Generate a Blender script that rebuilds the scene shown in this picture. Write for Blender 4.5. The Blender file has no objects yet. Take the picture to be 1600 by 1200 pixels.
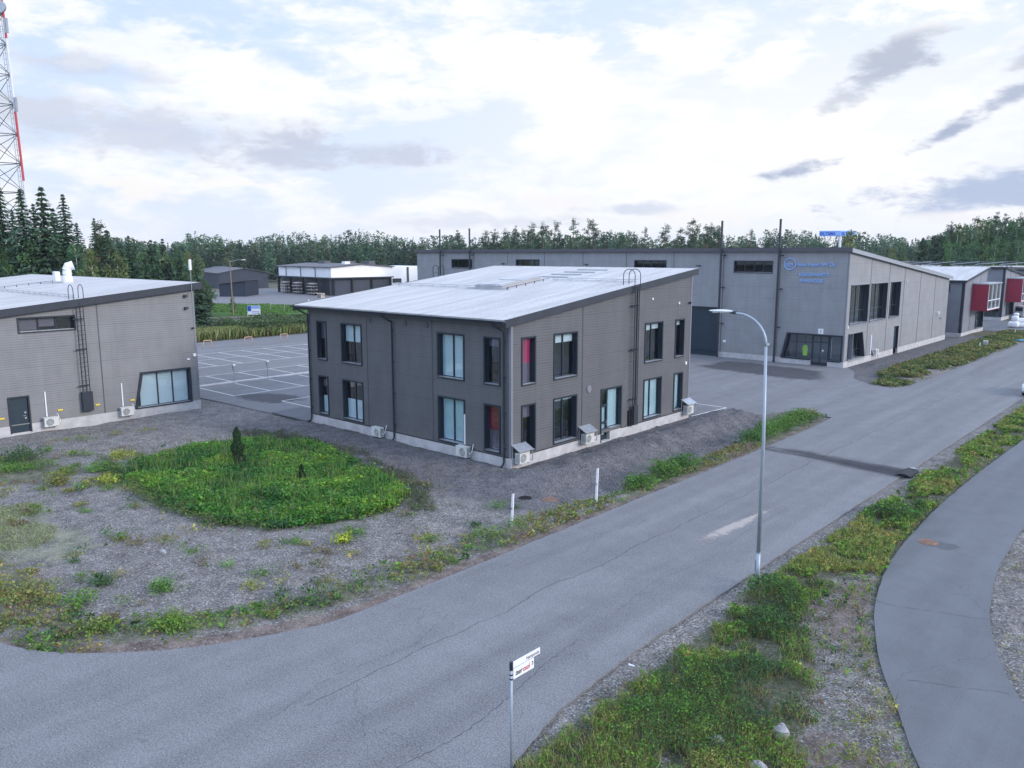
import bpy, math, random
import numpy as np
from mathutils import Vector
PI = math.pi
R = math.radians
random.seed(7)
rng = np.random.default_rng(11)
S = bpy.context.scene
COL = S.collection

# ---------------------------------------------------------------- camera
cam_d = bpy.data.cameras.new("camera")
cam = bpy.data.objects.new("camera", cam_d)
COL.objects.link(cam)
S.camera = cam
cam.location = (27.48, -30.30, 11.20)
cam.rotation_euler = (R(90 - 9.262), R(0.06), R(42.13))
cam_d.sensor_width = 36.0
cam_d.lens = 36.0 * 1252.0 / 1600.0
cam_d.clip_end = 9000
S.view_settings.view_transform = 'Standard'
S.view_settings.look = 'None'
S.view_settings.exposure = 0.08
S.view_settings.gamma = 1.0

# ---------------------------------------------------------------- world, sun
SUN_EL, SUN_AZ = 22.0, 72.0          # azimuth from +Y towards +X
world = bpy.data.worlds.new("World")
S.world = world
world.use_nodes = True
wn = world.node_tree
for n in list(wn.nodes):
    wn.nodes.remove(n)
SKY_STR = 0.15


class NB:
    """tiny node builder"""
    def __init__(s, nt):
        s.nt = nt

    def n(s, t, **kw):
        nd = s.nt.nodes.new(t)
        for k, v in kw.items():
            setattr(nd, k, v)
        return nd

    def link(s, a, b):
        s.nt.links.new(a, b)

    def val(s, inp, v):
        if hasattr(v, 'is_output') or isinstance(v, bpy.types.NodeSocket):
            s.nt.links.new(v, inp)
        else:
            inp.default_value = v

    def m(s, op, a, b=0.0, c=None, clamp=False):
        nd = s.n('ShaderNodeMath', operation=op)
        nd.use_clamp = clamp
        s.val(nd.inputs[0], a)
        s.val(nd.inputs[1], b)
        if c is not None:
            s.val(nd.inputs[2], c)
        return nd.outputs[0]

    def mix(s, f, a, b, mode='MIX'):
        nd = s.n('ShaderNodeMix', data_type='RGBA', blend_type=mode)
        s.val(nd.inputs[0], f)
        for i, v in ((6, a), (7, b)):
            if isinstance(v, tuple) and len(v) == 3:
                v = (*v, 1)
            s.val(nd.inputs[i], v)
        return nd.outputs[2]

    def ramp(s, f, lo, hi):
        nd = s.n('ShaderNodeMapRange', interpolation_type='SMOOTHSTEP')
        s.val(nd.inputs[0], f)
        s.val(nd.inputs[1], lo)
        s.val(nd.inputs[2], hi)
        return nd.outputs[0]

    def noise(s, vec, scale, detail=3.0, rough=0.55, dist=0.0):
        nd = s.n('ShaderNodeTexNoise')
        if vec is not None:
            s.link(vec, nd.inputs['Vector'])
        nd.inputs['Scale'].default_value = scale
        nd.inputs['Detail'].default_value = detail
        nd.inputs['Roughness'].default_value = rough
        nd.inputs['Distortion'].default_value = dist
        return nd.outputs[0]

    def scaled(s, vec, sc, loc=(0, 0, 0), rot=(0, 0, 0)):
        nd = s.n('ShaderNodeMapping')
        s.link(vec, nd.inputs[0])
        nd.inputs['Scale'].default_value = sc
        nd.inputs['Location'].default_value = loc
        nd.inputs['Rotation'].default_value = rot
        return nd.outputs[0]


W = NB(wn)
w_out = W.n('ShaderNodeOutputWorld')
w_bg = W.n('ShaderNodeBackground')
w_bg.inputs['Strength'].default_value = SKY_STR
W.link(w_bg.outputs[0], w_out.inputs[0])
w_sky = W.n('ShaderNodeTexSky', sky_type='NISHITA')
w_sky.sun_disc = False
w_sky.sun_elevation = R(SUN_EL)
w_sky.sun_rotation = R(SUN_AZ)
w_sky.air_density = 1.0
w_sky.dust_density = 1.0
w_sky.ozone_density = 1.6
w_co = W.n('ShaderNodeTexCoord')
w_dir = w_co.outputs['Generated']
w_sep = W.n('ShaderNodeSeparateXYZ')
W.link(w_dir, w_sep.inputs[0])
w_el = W.m('MULTIPLY', W.m('ARCSINE', w_sep.outputs[2]), 180 / PI)
w_az = W.m('MULTIPLY', W.m('ARCTAN2', w_sep.outputs[0], w_sep.outputs[1]), 180 / PI)
# direction stretched so that clouds flatten towards the horizon
w_ae = W.n('ShaderNodeCombineXYZ')
W.link(W.m('MULTIPLY', w_az, 0.1), w_ae.inputs[0])
W.link(W.m('MULTIPLY', w_el, 0.25), w_ae.inputs[1])
w_v = w_ae.outputs[0]
n_thin = W.noise(w_v, 0.55, 6.0, 0.55, 0.4)
n_puff = W.noise(w_v, 2.2, 9.0, 0.62, 0.25)
n_fine = W.noise(w_v, 5.0, 8.0, 0.65, 0.1)
K = 1.0 / SKY_STR
white = (1.06 * K, 1.04 * K, 1.02 * K)
warm = (0.96 * K, 0.94 * K, 0.91 * K)
veil = (0.68 * K, 0.78 * K, 0.95 * K)
grey = (0.40 * K, 0.46 * K, 0.61 * K)
# a veil of high cloud thick near the horizon, open towards the zenith
veil_f = W.m('ADD', W.ramp(w_el, 23.0, 16.0), 0.0, clamp=True)
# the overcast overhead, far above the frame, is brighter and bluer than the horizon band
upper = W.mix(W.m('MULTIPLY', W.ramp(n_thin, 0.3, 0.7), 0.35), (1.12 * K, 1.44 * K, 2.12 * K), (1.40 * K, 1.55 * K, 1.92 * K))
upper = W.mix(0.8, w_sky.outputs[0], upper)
# outside the view the veil is brightened and blued to light the walls
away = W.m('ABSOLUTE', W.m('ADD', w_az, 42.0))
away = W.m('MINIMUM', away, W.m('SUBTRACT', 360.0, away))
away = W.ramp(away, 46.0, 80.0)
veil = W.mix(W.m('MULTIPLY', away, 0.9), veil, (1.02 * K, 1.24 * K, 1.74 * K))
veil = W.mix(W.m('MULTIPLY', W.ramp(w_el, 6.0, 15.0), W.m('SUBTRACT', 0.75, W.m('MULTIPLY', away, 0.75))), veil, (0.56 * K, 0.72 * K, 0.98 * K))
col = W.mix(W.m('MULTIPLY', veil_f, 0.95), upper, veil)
# soft brighter streaks
n_st = W.m('ADD', W.m('MULTIPLY', n_thin, 0.62), W.m('MULTIPLY', n_puff, 0.38))
st = W.m('MULTIPLY', W.ramp(n_st, 0.44, 0.58), W.m('MULTIPLY', W.ramp(w_el, 38.0, 16.0), W.m('SUBTRACT', 1.0, away)))
col = W.mix(W.m('MULTIPLY', st, 0.85), col, white)
# glow of the low sun behind cloud, to the right of the view
g = W.m('POWER', W.m('ADD', W.m('DIVIDE', W.m('ADD', w_az, 22.0), 24.0), 0.0), 2.0)
g2 = W.m('POWER', W.m('DIVIDE', W.m('SUBTRACT', w_el, 7.0), 9.0), 2.0)
glow = W.m('EXPONENT', W.m('MULTIPLY', W.m('ADD', g, g2), -1.0))
col = W.mix(W.m('MULTIPLY', glow, 0.75), col, (1.02 * K, 1.01 * K, 1.0 * K))
# horizon warmth
hz = W.m('EXPONENT', W.m('MULTIPLY', W.m('POWER', W.m('DIVIDE', w_el, 3.2), 2.0), -1.0))
col = W.mix(W.m('MULTIPLY', hz, W.m('SUBTRACT', 0.55, W.m('MULTIPLY', away, 0.45))), col, warm)


def blob(col, a0, e0, wa, we, tilt, color, strength, lo=-0.25, hi=0.45, fine=0.9):
    da = W.m('SUBTRACT', w_az, a0)
    de = W.m('SUBTRACT', w_el, e0)
    ct, sn = math.cos(R(tilt)), math.sin(R(tilt))
    u = W.m('ADD', W.m('MULTIPLY', da, ct / wa), W.m('MULTIPLY', de, sn / wa))
    v = W.m('ADD', W.m('MULTIPLY', da, -sn / we), W.m('MULTIPLY', de, ct / we))
    r2 = W.m('ADD', W.m('MULTIPLY', u, u), W.m('MULTIPLY', v, v))
    f = W.m('SUBTRACT', 1.0, W.m('POWER', r2, 0.5))
    f = W.m('ADD', f, W.m('MULTIPLY', W.m('SUBTRACT', n_puff, 0.5), 3.2))
    f = W.m('ADD', f, W.m('MULTIPLY', W.m('SUBTRACT', n_fine, 0.5), fine))
    return W.mix(W.m('MULTIPLY', W.ramp(f, lo + 0.25, hi + 0.35), strength), col, color)


gl = (0.60 * K, 0.65 * K, 0.77 * K)
col = blob(col, -39.5, 13.0, 4.5, 1.8, 0, white, 0.95)
col = blob(col, -31.5, 13.2, 4.2, 1.6, -18, (1.0 * K, 1.0 * K, 1.02 * K), 0.95)
col = blob(col, -36.5, 11.6, 1.8, 0.6, 0, (1.0 * K, 1.0 * K, 1.02 * K), 0.9)
col = blob(col, -25.0, 12.5, 4.0, 1.5, 24, (1.03 * K, 1.02 * K, 1.0 * K), 0.95)
col = blob(col, -66.0, 12.4, 10.0, 2.0, -6, (1.0 * K, 1.0 * K, 1.0 * K), 0.7)
col = blob(col, -69.0, 11.0, 8.0, 1.0, -6, gl, 0.6)
col = blob(col, -48.0, 9.5, 8.0, 0.9, 10, (1.0 * K, 1.0 * K, 1.0 * K), 0.6)
col = blob(col, -66.0, 7.6, 14.0, 2.2, -3, gl, 0.8)
col = blob(col, -54.5, 6.6, 8.5, 1.4, 2, (0.56 * K, 0.61 * K, 0.74 * K), 0.8)
col = blob(col, -66.5, 4.2, 4.4, 1.0, -8, (0.98 * K, 0.95 * K, 0.91 * K), 0.9)
col = blob(col, -60.0, 4.6, 2.2, 0.5, 0, (1.0 * K, 0.97 * K, 0.93 * K), 0.85)
col = blob(col, -39.5, 3.3, 5.5, 1.1, 0, (0.96 * K, 0.93 * K, 0.92 * K), 0.8)
col = blob(col, -33.5, 3.0, 4.0, 0.55, 0, gl, 0.7)
col = blob(col, -44.0, 2.2, 9.0, 0.7, 0, gl, 0.5)
col = blob(col, -28.0, 2.4, 5.0, 0.9, 0, (1.0 * K, 0.96 * K, 0.92 * K), 0.8)
col = blob(col, -23.7, 5.2, 2.6, 0.75, 8, grey, 0.95)
col = blob(col, -17.6, 11.6, 3.8, 2.0, 30, (0.44 * K, 0.49 * K, 0.60 * K), 0.85)
col = blob(col, -15.0, 14.6, 7.0, 1.4, 10, (1.06 * K, 1.05 * K, 1.03 * K), 0.9)
col = blob(col, -21.5, 8.4, 5.0, 1.6, 14, (1.06 * K, 1.05 * K, 1.03 * K), 0.8)
col = blob(col, -19.5, 10.2, 3.6, 1.0, 25, (0.50 * K, 0.55 * K, 0.66 * K), 0.7)
col = blob(col, -14.2, 7.4, 3.0, 0.7, 24, grey, 0.95)
col = blob(col, -11.0, 9.2, 3.4, 0.7, 26, grey, 0.85)
col = blob(col, -9.0, 11.8, 3.4, 0.8, 26, (0.5 * K, 0.54 * K, 0.63 * K), 0.8)
col = blob(col, -11.5, 3.9, 9.5, 1.5, 7, (0.44 * K, 0.52 * K, 0.70 * K), 0.95)
col = blob(col, -12.0, 2.1, 9.0, 0.5, 0, (0.95 * K, 0.92 * K, 0.90 * K), 0.7)
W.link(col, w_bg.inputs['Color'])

sun_d = bpy.data.lights.new("sun", 'SUN')
sun_d.energy = 2.3
sun_d.angle = R(16)
sun_d.color = (1.0, 0.90, 0.82)
sun = bpy.data.objects.new("sun", sun_d)
COL.objects.link(sun)
_sd = Vector((math.sin(R(SUN_AZ)) * math.cos(R(SUN_EL)), math.cos(R(SUN_AZ)) * math.cos(R(SUN_EL)), math.sin(R(SUN_EL))))
sun.rotation_euler = _sd.to_track_quat('Z', 'Y').to_euler()

# ---------------------------------------------------------------- materials
def mat(name, color, rough=0.7, metal=0.0, spec=0.4, var=0.0, vscale=3.0, bump=0.0, bscale=20.0, fn=None):
    m = bpy.data.materials.new(name)
    m.use_nodes = True
    nt = m.node_tree
    b = nt.nodes['Principled BSDF']
    b.inputs['Base Color'].default_value = (*color, 1)
    b.inputs['Roughness'].default_value = rough
    b.inputs['Metallic'].default_value = metal
    b.inputs['Specular IOR Level'].default_value = spec
    N = NB(nt)
    oc = N.n('ShaderNodeTexCoord').outputs['Object']
    if var > 0:
        f = N.noise(oc, vscale, 5.0, 0.6)
        c = N.mix(N.ramp(f, 0.25, 0.75), tuple(x * (1 - var) for x in color), tuple(min(1, x * (1 + var)) for x in color))
        N.link(c, b.inputs['Base Color'])
    if bump > 0:
        bp = N.n('ShaderNodeBump')
        bp.inputs['Strength'].default_value = bump
        bp.inputs['Distance'].default_value = 0.02
        N.link(N.noise(oc, bscale, 4.0, 0.6), bp.inputs['Height'])
        N.link(bp.outputs[0], b.inputs['Normal'])
    if fn:
        fn(N, b, oc)
    return m


def cladding(color, pitch=0.15, seam=None):
    """horizontally ribbed metal sandwich panel"""
    def fn(N, b, oc):
        geo = N.n('ShaderNodeNewGeometry')
        sp = N.n('ShaderNodeSeparateXYZ')
        N.link(geo.outputs['Position'], sp.inputs[0])
        ph = N.m('FRACT', N.m('DIVIDE', sp.outputs[2], pitch))
        groove = N.m('SUBTRACT', 1.0, N.ramp(N.m('ABSOLUTE', N.m('SUBTRACT', ph, 0.5)), 0.10, 0.30))
        pj = N.m('FRACT', N.m('DIVIDE', N.m('SUBTRACT', sp.outputs[2], 0.56), 1.2))
        spl = N.m('MULTIPLY', N.m('SUBTRACT', 1.0, N.ramp(sp.outputs[2], 0.5, 1.5)), N.ramp(N.noise(geo.outputs['Position'], 1.1, 5.0, 0.65), 0.35, 0.7))
        joint = N.m('GREATER_THAN', N.m('ABSOLUTE', N.m('SUBTRACT', pj, 0.5)), 0.488)
        big = N.noise(geo.outputs['Position'], 0.7, 4.0, 0.6)
        stv = N.noise(N.scaled(geo.outputs['Position'], (2.2, 2.2, 0.25)), 1.0, 5.0, 0.65)
        c = N.mix(N.ramp(N.m('ADD', N.m('MULTIPLY', big, 0.5), N.m('MULTIPLY', stv, 0.5)), 0.3, 0.7),
                  tuple(x * 0.88 for x in color), tuple(x * 1.1 for x in color))
        c = N.mix(N.m('MULTIPLY', groove, 0.13), c, tuple(x * 0.45 for x in color))
        c = N.mix(N.m('MULTIPLY', spl, 0.35), c, (0.20, 0.18, 0.155))
        c = N.mix(N.m('MULTIPLY', joint, 0.35), c, tuple(x * 0.4 for x in color))
        N.link(c, b.inputs['Base Color'])
        bp = N.n('ShaderNodeBump')
        bp.inputs['Strength'].default_value = 0.35
        bp.inputs['Distance'].default_value = 0.012
        N.link(N.m('SUBTRACT', 1.0, groove), bp.inputs['Height'])
        N.link(bp.outputs[0], b.inputs['Normal'])
    return fn


def asphalt_fn(base, speck=0.5, joint=False, big=0.14):
    def fn(N, b, oc):
        f1 = N.noise(oc, 22.0, 2.0, 0.7)
        f1b = N.noise(oc, 7.0, 3.0, 0.7)
        f2 = N.noise(N.scaled(oc, (0.55, 0.05, 1)), 1.0, 7.0, 0.65, 0.5)
        f3 = N.noise(oc, 0.9, 5.0, 0.65)
        k = N.m('ADD', N.m('MULTIPLY', N.m('SUBTRACT', f1, 0.5), speck * 3.4), N.m('MULTIPLY', N.m('SUBTRACT', f1b, 0.5), speck * 0.5))
        k = N.m('ADD', k, N.m('MULTIPLY', N.m('SUBTRACT', f2, 0.5), big * 2.2))
        k = N.m('ADD', k, N.m('MULTIPLY', N.m('SUBTRACT', f3, 0.5), big * 1.3))
        k = N.m('ADD', k, 1.0)
        sp = N.n('ShaderNodeSeparateXYZ')
        N.link(oc, sp.inputs[0])
        if joint:
            wob = N.m('MULTIPLY', N.m('SUBTRACT', N.noise(oc, 0.35, 5.0, 0.6), 0.5), 0.9)
            dj = N.m('ABSOLUTE', N.m('SUBTRACT', N.m('ADD', sp.outputs[0], wob), 11.2))
            j = N.m('MULTIPLY', N.m('SUBTRACT', 1.0, N.ramp(dj, 0.01, 0.045)), N.m('MULTIPLY', N.m('GREATER_THAN', sp.outputs[1], -20.0), 0.35))
            k = N.m('MULTIPLY', k, N.m('SUBTRACT', 1.0, j))
            # wheel tracks a little smoother and darker
            for xc in (9.3, 10.8, 12.9, 14.4):
                t = N.m('SUBTRACT', 1.0, N.ramp(N.m('ABSOLUTE', N.m('SUBTRACT', sp.outputs[0], xc)), 0.0, 0.55))
                k = N.m('MULTIPLY', k, N.m('SUBTRACT', 1.0, N.m('MULTIPLY', t, 0.075)))
        # sparse fine cracks
        vo = N.n('ShaderNodeTexVoronoi', feature='DISTANCE_TO_EDGE')
        dv = N.n('ShaderNodeVectorMath', operation='ADD')
        nz = N.n('ShaderNodeTexNoise')
        nz.inputs['Scale'].default_value = 1.3
        nz.inputs['Detail'].default_value = 5
        N.link(oc, nz.inputs['Vector'])
        N.link(nz.outputs['Color'], dv.inputs[0])
        N.link(oc, dv.inputs[1])
        N.link(dv.outputs[0], vo.inputs['Vector'])
        vo.inputs['Scale'].default_value = 0.16
        cr = N.m('SUBTRACT', 1.0, N.ramp(vo.outputs['Distance'], 0.0, 0.0035))
        cr = N.m('MULTIPLY', cr, N.ramp(N.noise(oc, 0.13, 2.0), 0.48, 0.6))
        k = N.m('MULTIPLY', k, N.m('SUBTRACT', 1.0, N.m('MULTIPLY', cr, 0.28)))
        c = N.mix(1.0, (*base,), (1, 1, 1), 'MULTIPLY')
        vm = N.n('ShaderNodeVectorMath', operation='SCALE')
        vm.inputs[0].default_value = base
        N.link(k, vm.inputs['Scale'])
        N.link(vm.outputs[0], b.inputs['Base Color'])
        bp = N.n('ShaderNodeBump')
        bp.inputs['Strength'].default_value = 0.35
        bp.inputs['Distance'].default_value = 0.01
        N.link(f1, bp.inputs['Height'])
        N.link(bp.outputs[0], b.inputs['Normal'])
    return fn


M = {}
M['clad'] = mat('grey_ribbed_cladding', (0.114, 0.116, 0.119), 0.55, fn=cladding((0.114, 0.116, 0.119)))
M['cladl'] = mat('mid_grey_ribbed_cladding', (0.212, 0.215, 0.216), 0.55, fn=cladding((0.212, 0.215, 0.216)))
M['cladw'] = mat('light_grey_ribbed_cladding', (0.272, 0.276, 0.280), 0.5, fn=cladding((0.272, 0.276, 0.280)))
M['clad_flat'] = mat('grey_smooth_cladding', (0.19, 0.20, 0.22), 0.5, var=0.08, vscale=0.6)
M['trim'] = mat('dark_blue_grey_trim', (0.022, 0.030, 0.042), 0.45, var=0.15)
M['fascia'] = mat('dark_fascia_metal', (0.040, 0.045, 0.055), 0.4, var=0.12, vscale=1.0)
M['seam'] = mat('panel_joint_strip', (0.085, 0.082, 0.09), 0.5)
M['galv'] = mat('galvanised_steel', (0.42, 0.44, 0.46), 0.4, metal=0.6, var=0.1)
M['lamp'] = mat('grey_painted_pole', (0.33, 0.38, 0.42), 0.45, metal=0.3, var=0.08)
M['steelw'] = mat('white_powder_coat', (0.70, 0.70, 0.68), 0.45, var=0.06)
M['white'] = mat('white_paint', (0.78, 0.78, 0.78), 0.5, var=0.05)
M['line'] = mat('road_line_paint', (0.62, 0.62, 0.60), 0.7, var=0.22, vscale=4.0)
M['black'] = mat('black_rubber', (0.012, 0.012, 0.014), 0.6)
M['dark'] = mat('dark_interior', (0.010, 0.012, 0.016), 0.9)
M['door'] = mat('dark_teal_door_paint', (0.018, 0.035, 0.050), 0.45, var=0.1)
M['conc'] = mat('precast_concrete', (0.46, 0.45, 0.44), 0.85, var=0.16, vscale=1.6, bump=0.3, bscale=12)
M['red'] = mat('red_cladding', (0.27, 0.020, 0.045), 0.45, var=0.12, vscale=0.8)
M['orange'] = mat('faded_orange_rail', (0.62, 0.38, 0.24), 0.6)
M['yellow'] = mat('yellow_paint', (0.75, 0.55, 0.05), 0.5)
M['blue'] = mat('blue_sign_face', (0.02, 0.10, 0.42), 0.4)
M['bluelt'] = mat('light_blue_sign_edge', (0.25, 0.42, 0.80), 0.4)
M['ink'] = mat('black_lettering', (0.01, 0.01, 0.012), 0.5)
M['inkred'] = mat('red_lettering', (0.5, 0.03, 0.04), 0.5)
M['inkblue'] = mat('blue_letter_face', (0.30, 0.46, 0.74), 0.35)
M['hiviz'] = mat('hi_vis_yellow_green', (0.45, 0.75, 0.03), 0.6)
M['blind'] = mat('frosted_pane_film', (0.55, 0.66, 0.66), 0.6, var=0.06, vscale=1.5)
M['blindw'] = mat('white_roller_blind', (0.70, 0.74, 0.73), 0.7)
M['blindm'] = mat('mauve_blind', (0.17, 0.12, 0.15), 0.7)
M['blindr'] = mat('crimson_blind', (0.48, 0.03, 0.11), 0.6, var=0.25, vscale=0.8)
M['blindd'] = mat('wine_red_blind', (0.30, 0.012, 0.045), 0.6, var=0.25, vscale=0.8)
M['darkblue'] = mat('dark_blue_metal_wall', (0.030, 0.040, 0.060), 0.5, var=0.15, vscale=0.4)
M['darkroof'] = mat('dark_grey_roof', (0.09, 0.09, 0.10), 0.6, var=0.15, vscale=0.3)
M['whitewall'] = mat('white_sheet_wall', (0.86, 0.86, 0.86), 0.6, var=0.06, vscale=0.3)
M['lumber'] = mat('stacked_profiles', (0.45, 0.40, 0.35), 0.7, var=0.4, vscale=1.5)
M['wood'] = mat('weathered_wood_pole', (0.22, 0.17, 0.13), 0.9, var=0.2)
M['stone'] = mat('field_stone', (0.34, 0.33, 0.32), 0.9, var=0.25, vscale=4, bump=0.5)
M['asphalt'] = mat('worn_road_asphalt', (0.2,) * 3, 0.85, spec=0.25, fn=asphalt_fn((0.180, 0.180, 0.182), 0.62, True, 0.30))
M['asphalt_yard'] = mat('yard_asphalt', (0.12,) * 3, 0.85, spec=0.25, fn=asphalt_fn((0.178, 0.177, 0.180), 0.3, False, 0.34))
M['asphalt_path'] = mat('path_asphalt', (0.15,) * 3, 0.85, spec=0.25, fn=asphalt_fn((0.136, 0.142, 0.150), 0.18, False, 0.30))
M['panel'] = mat('solar_glass', (0.03, 0.05, 0.10), 0.25)
M['rust'] = mat('rusty_cast_iron', (0.22, 0.13, 0.09), 0.8, var=0.3, vscale=6)
M['carpaint'] = mat('silver_car_paint', (0.55, 0.56, 0.58), 0.25, metal=0.5)
M['mastred'] = mat('red_mast_paint', (0.50, 0.06, 0.07), 0.5)
M['ivory'] = mat('ac_unit_ivory', (0.60, 0.60, 0.56), 0.5, var=0.05)
M['grille'] = mat('fan_grille', (0.10, 0.11, 0.12), 0.6)


def _glass():
    m = bpy.data.materials.new('window_glass')
    m.use_nodes = True
    nt = m.node_tree
    N = NB(nt)
    for n in list(nt.nodes):
        nt.nodes.remove(n)
    o = N.n('ShaderNodeOutputMaterial')
    tr = N.n('ShaderNodeBsdfTransparent')
    tr.inputs[0].default_value = (0.90, 0.95, 0.97, 1)
    gl_ = N.n('ShaderNodeBsdfGlossy')
    gl_.inputs['Roughness'].default_value = 0.03
    gl_.inputs['Color'].default_value = (0.9, 0.95, 1, 1)
    lw = N.n('ShaderNodeLayerWeight')
    lw.inputs[0].default_value = 0.5
    fr = N.m('ADD', 0.10, N.m('MULTIPLY', N.m('POWER', lw.outputs['Facing'], 4.0), 0.75))
    mx = N.n('ShaderNodeMixShader')
    N.link(fr, mx.inputs[0])
    N.link(tr.outputs[0], mx.inputs[1])
    N.link(gl_.outputs[0], mx.inputs[2])
    N.link(mx.outputs[0], o.inputs[0])
    return m


M['glass'] = _glass()


def _roof(name, base):
    def fn(N, b, oc):
        geo = N.n('ShaderNodeNewGeometry').outputs['Position']
        sp = N.n('ShaderNodeSeparateXYZ')
        N.link(geo, sp.inputs[0])
        # rows of screw heads
        fx = N.m('SUBTRACT', N.m('FRACT', N.m('DIVIDE', sp.outputs[0], 0.6)), 0.5)
        fy = N.m('SUBTRACT', N.m('FRACT', N.m('DIVIDE', sp.outputs[1], 1.15)), 0.5)
        d = N.m('ADD', N.m('POWER', N.m('MULTIPLY', fx, 0.6), 2.0), N.m('POWER', N.m('MULTIPLY', fy, 1.15), 2.0))
        dot = N.m('LESS_THAN', d, 0.0016)
        st = N.noise(N.scaled(geo, (1.5, 0.12, 1)), 1.0, 5.0, 0.6)
        c = N.mix(N.ramp(st, 0.3, 0.7), tuple(x * 0.82 for x in base), tuple(min(x * 1.10, 0.9) for x in base))
        c = N.mix(N.m('MULTIPLY', dot, 0.6), c, (0.10, 0.10, 0.13))
        N.link(c, b.inputs['Base Color'])
    return mat(name, base, 0.38, metal=0.0, spec=0.5, fn=fn)


M['roof'] = _roof('corrugated_roof_sheet', (0.43, 0.43, 0.43))


def _leaf(name, trans=0.3, rough=0.6):
    m = bpy.data.materials.new(name)
    m.use_nodes = True
    nt = m.node_tree
    N = NB(nt)
    for n in list(nt.nodes):
        nt.nodes.remove(n)
    o = N.n('ShaderNodeOutputMaterial')
    a = N.n('ShaderNodeAttribute')
    a.attribute_name = 'tint'
    d = N.n('ShaderNodeBsdfPrincipled')
    d.inputs['Roughness'].default_value = rough
    d.inputs['Specular IOR Level'].default_value = 0.2
    t = N.n('ShaderNodeBsdfTranslucent')
    oi = N.n('ShaderNodeObjectInfo')
    k = N.m('ADD', N.m('MULTIPLY', oi.outputs['Random'], 0.5), 1.35)
    vm = N.n('ShaderNodeVectorMath', operation='SCALE')
    N.link(a.outputs['Color'], vm.inputs[0])
    N.link(k, vm.inputs['Scale'])
    N.link(vm.outputs[0], d.inputs['Base Color'])
    N.link(vm.outputs[0], t.inputs[0])
    mx = N.n('ShaderNodeMixShader')
    mx.inputs[0].default_value = trans
    N.link(d.outputs[0], mx.inputs[1])
    N.link(t.outputs[0], mx.inputs[2])
    N.link(mx.outputs[0], o.inputs[0])
    return m


M['leaf'] = _leaf('leaf')
M['needle'] = _leaf('needles', 0.15, 0.7)
M['bark'] = mat('bark', (0.12, 0.085, 0.065), 0.95, var=0.3)
M['pinebark'] = mat('pine_bark', (0.25, 0.14, 0.09), 0.95, var=0.3)
M['birchbark'] = mat('birch_bark', (0.50, 0.48, 0.45), 0.9, var=0.3)


# ---------------------------------------------------------------- object helpers
def tag(o, label=None, cat=None, group=None, kind=None):
    if label: o['label'] = label
    if cat: o['category'] = cat
    if group: o['group'] = group
    if kind: o['kind'] = kind
    return o


def thing(name, label, cat, loc=(0, 0, 0), rz=0.0, group=None):
    o = bpy.data.objects.new(name, None)
    COL.objects.link(o)
    o.location = loc
    o.rotation_euler = (0, 0, rz)
    o.empty_display_size = 0.3
    return tag(o, label, cat, group)


def dup(root, loc, rz=0.0, label=None, scale=None, group=None):
    def rec(o, parent):
        c = o.copy()
        COL.objects.link(c)
        if parent is not None:
            c.parent = parent
        for ch in list(o.children):
            rec(ch, c)
        return c
    r = rec(root, None)
    r.location = loc
    r.rotation_euler = (0, 0, rz)
    if label: r['label'] = label
    if group: r['group'] = group
    if scale: r.scale = scale if isinstance(scale, tuple) else (scale,) * 3
    return r


_off = {}


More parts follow.
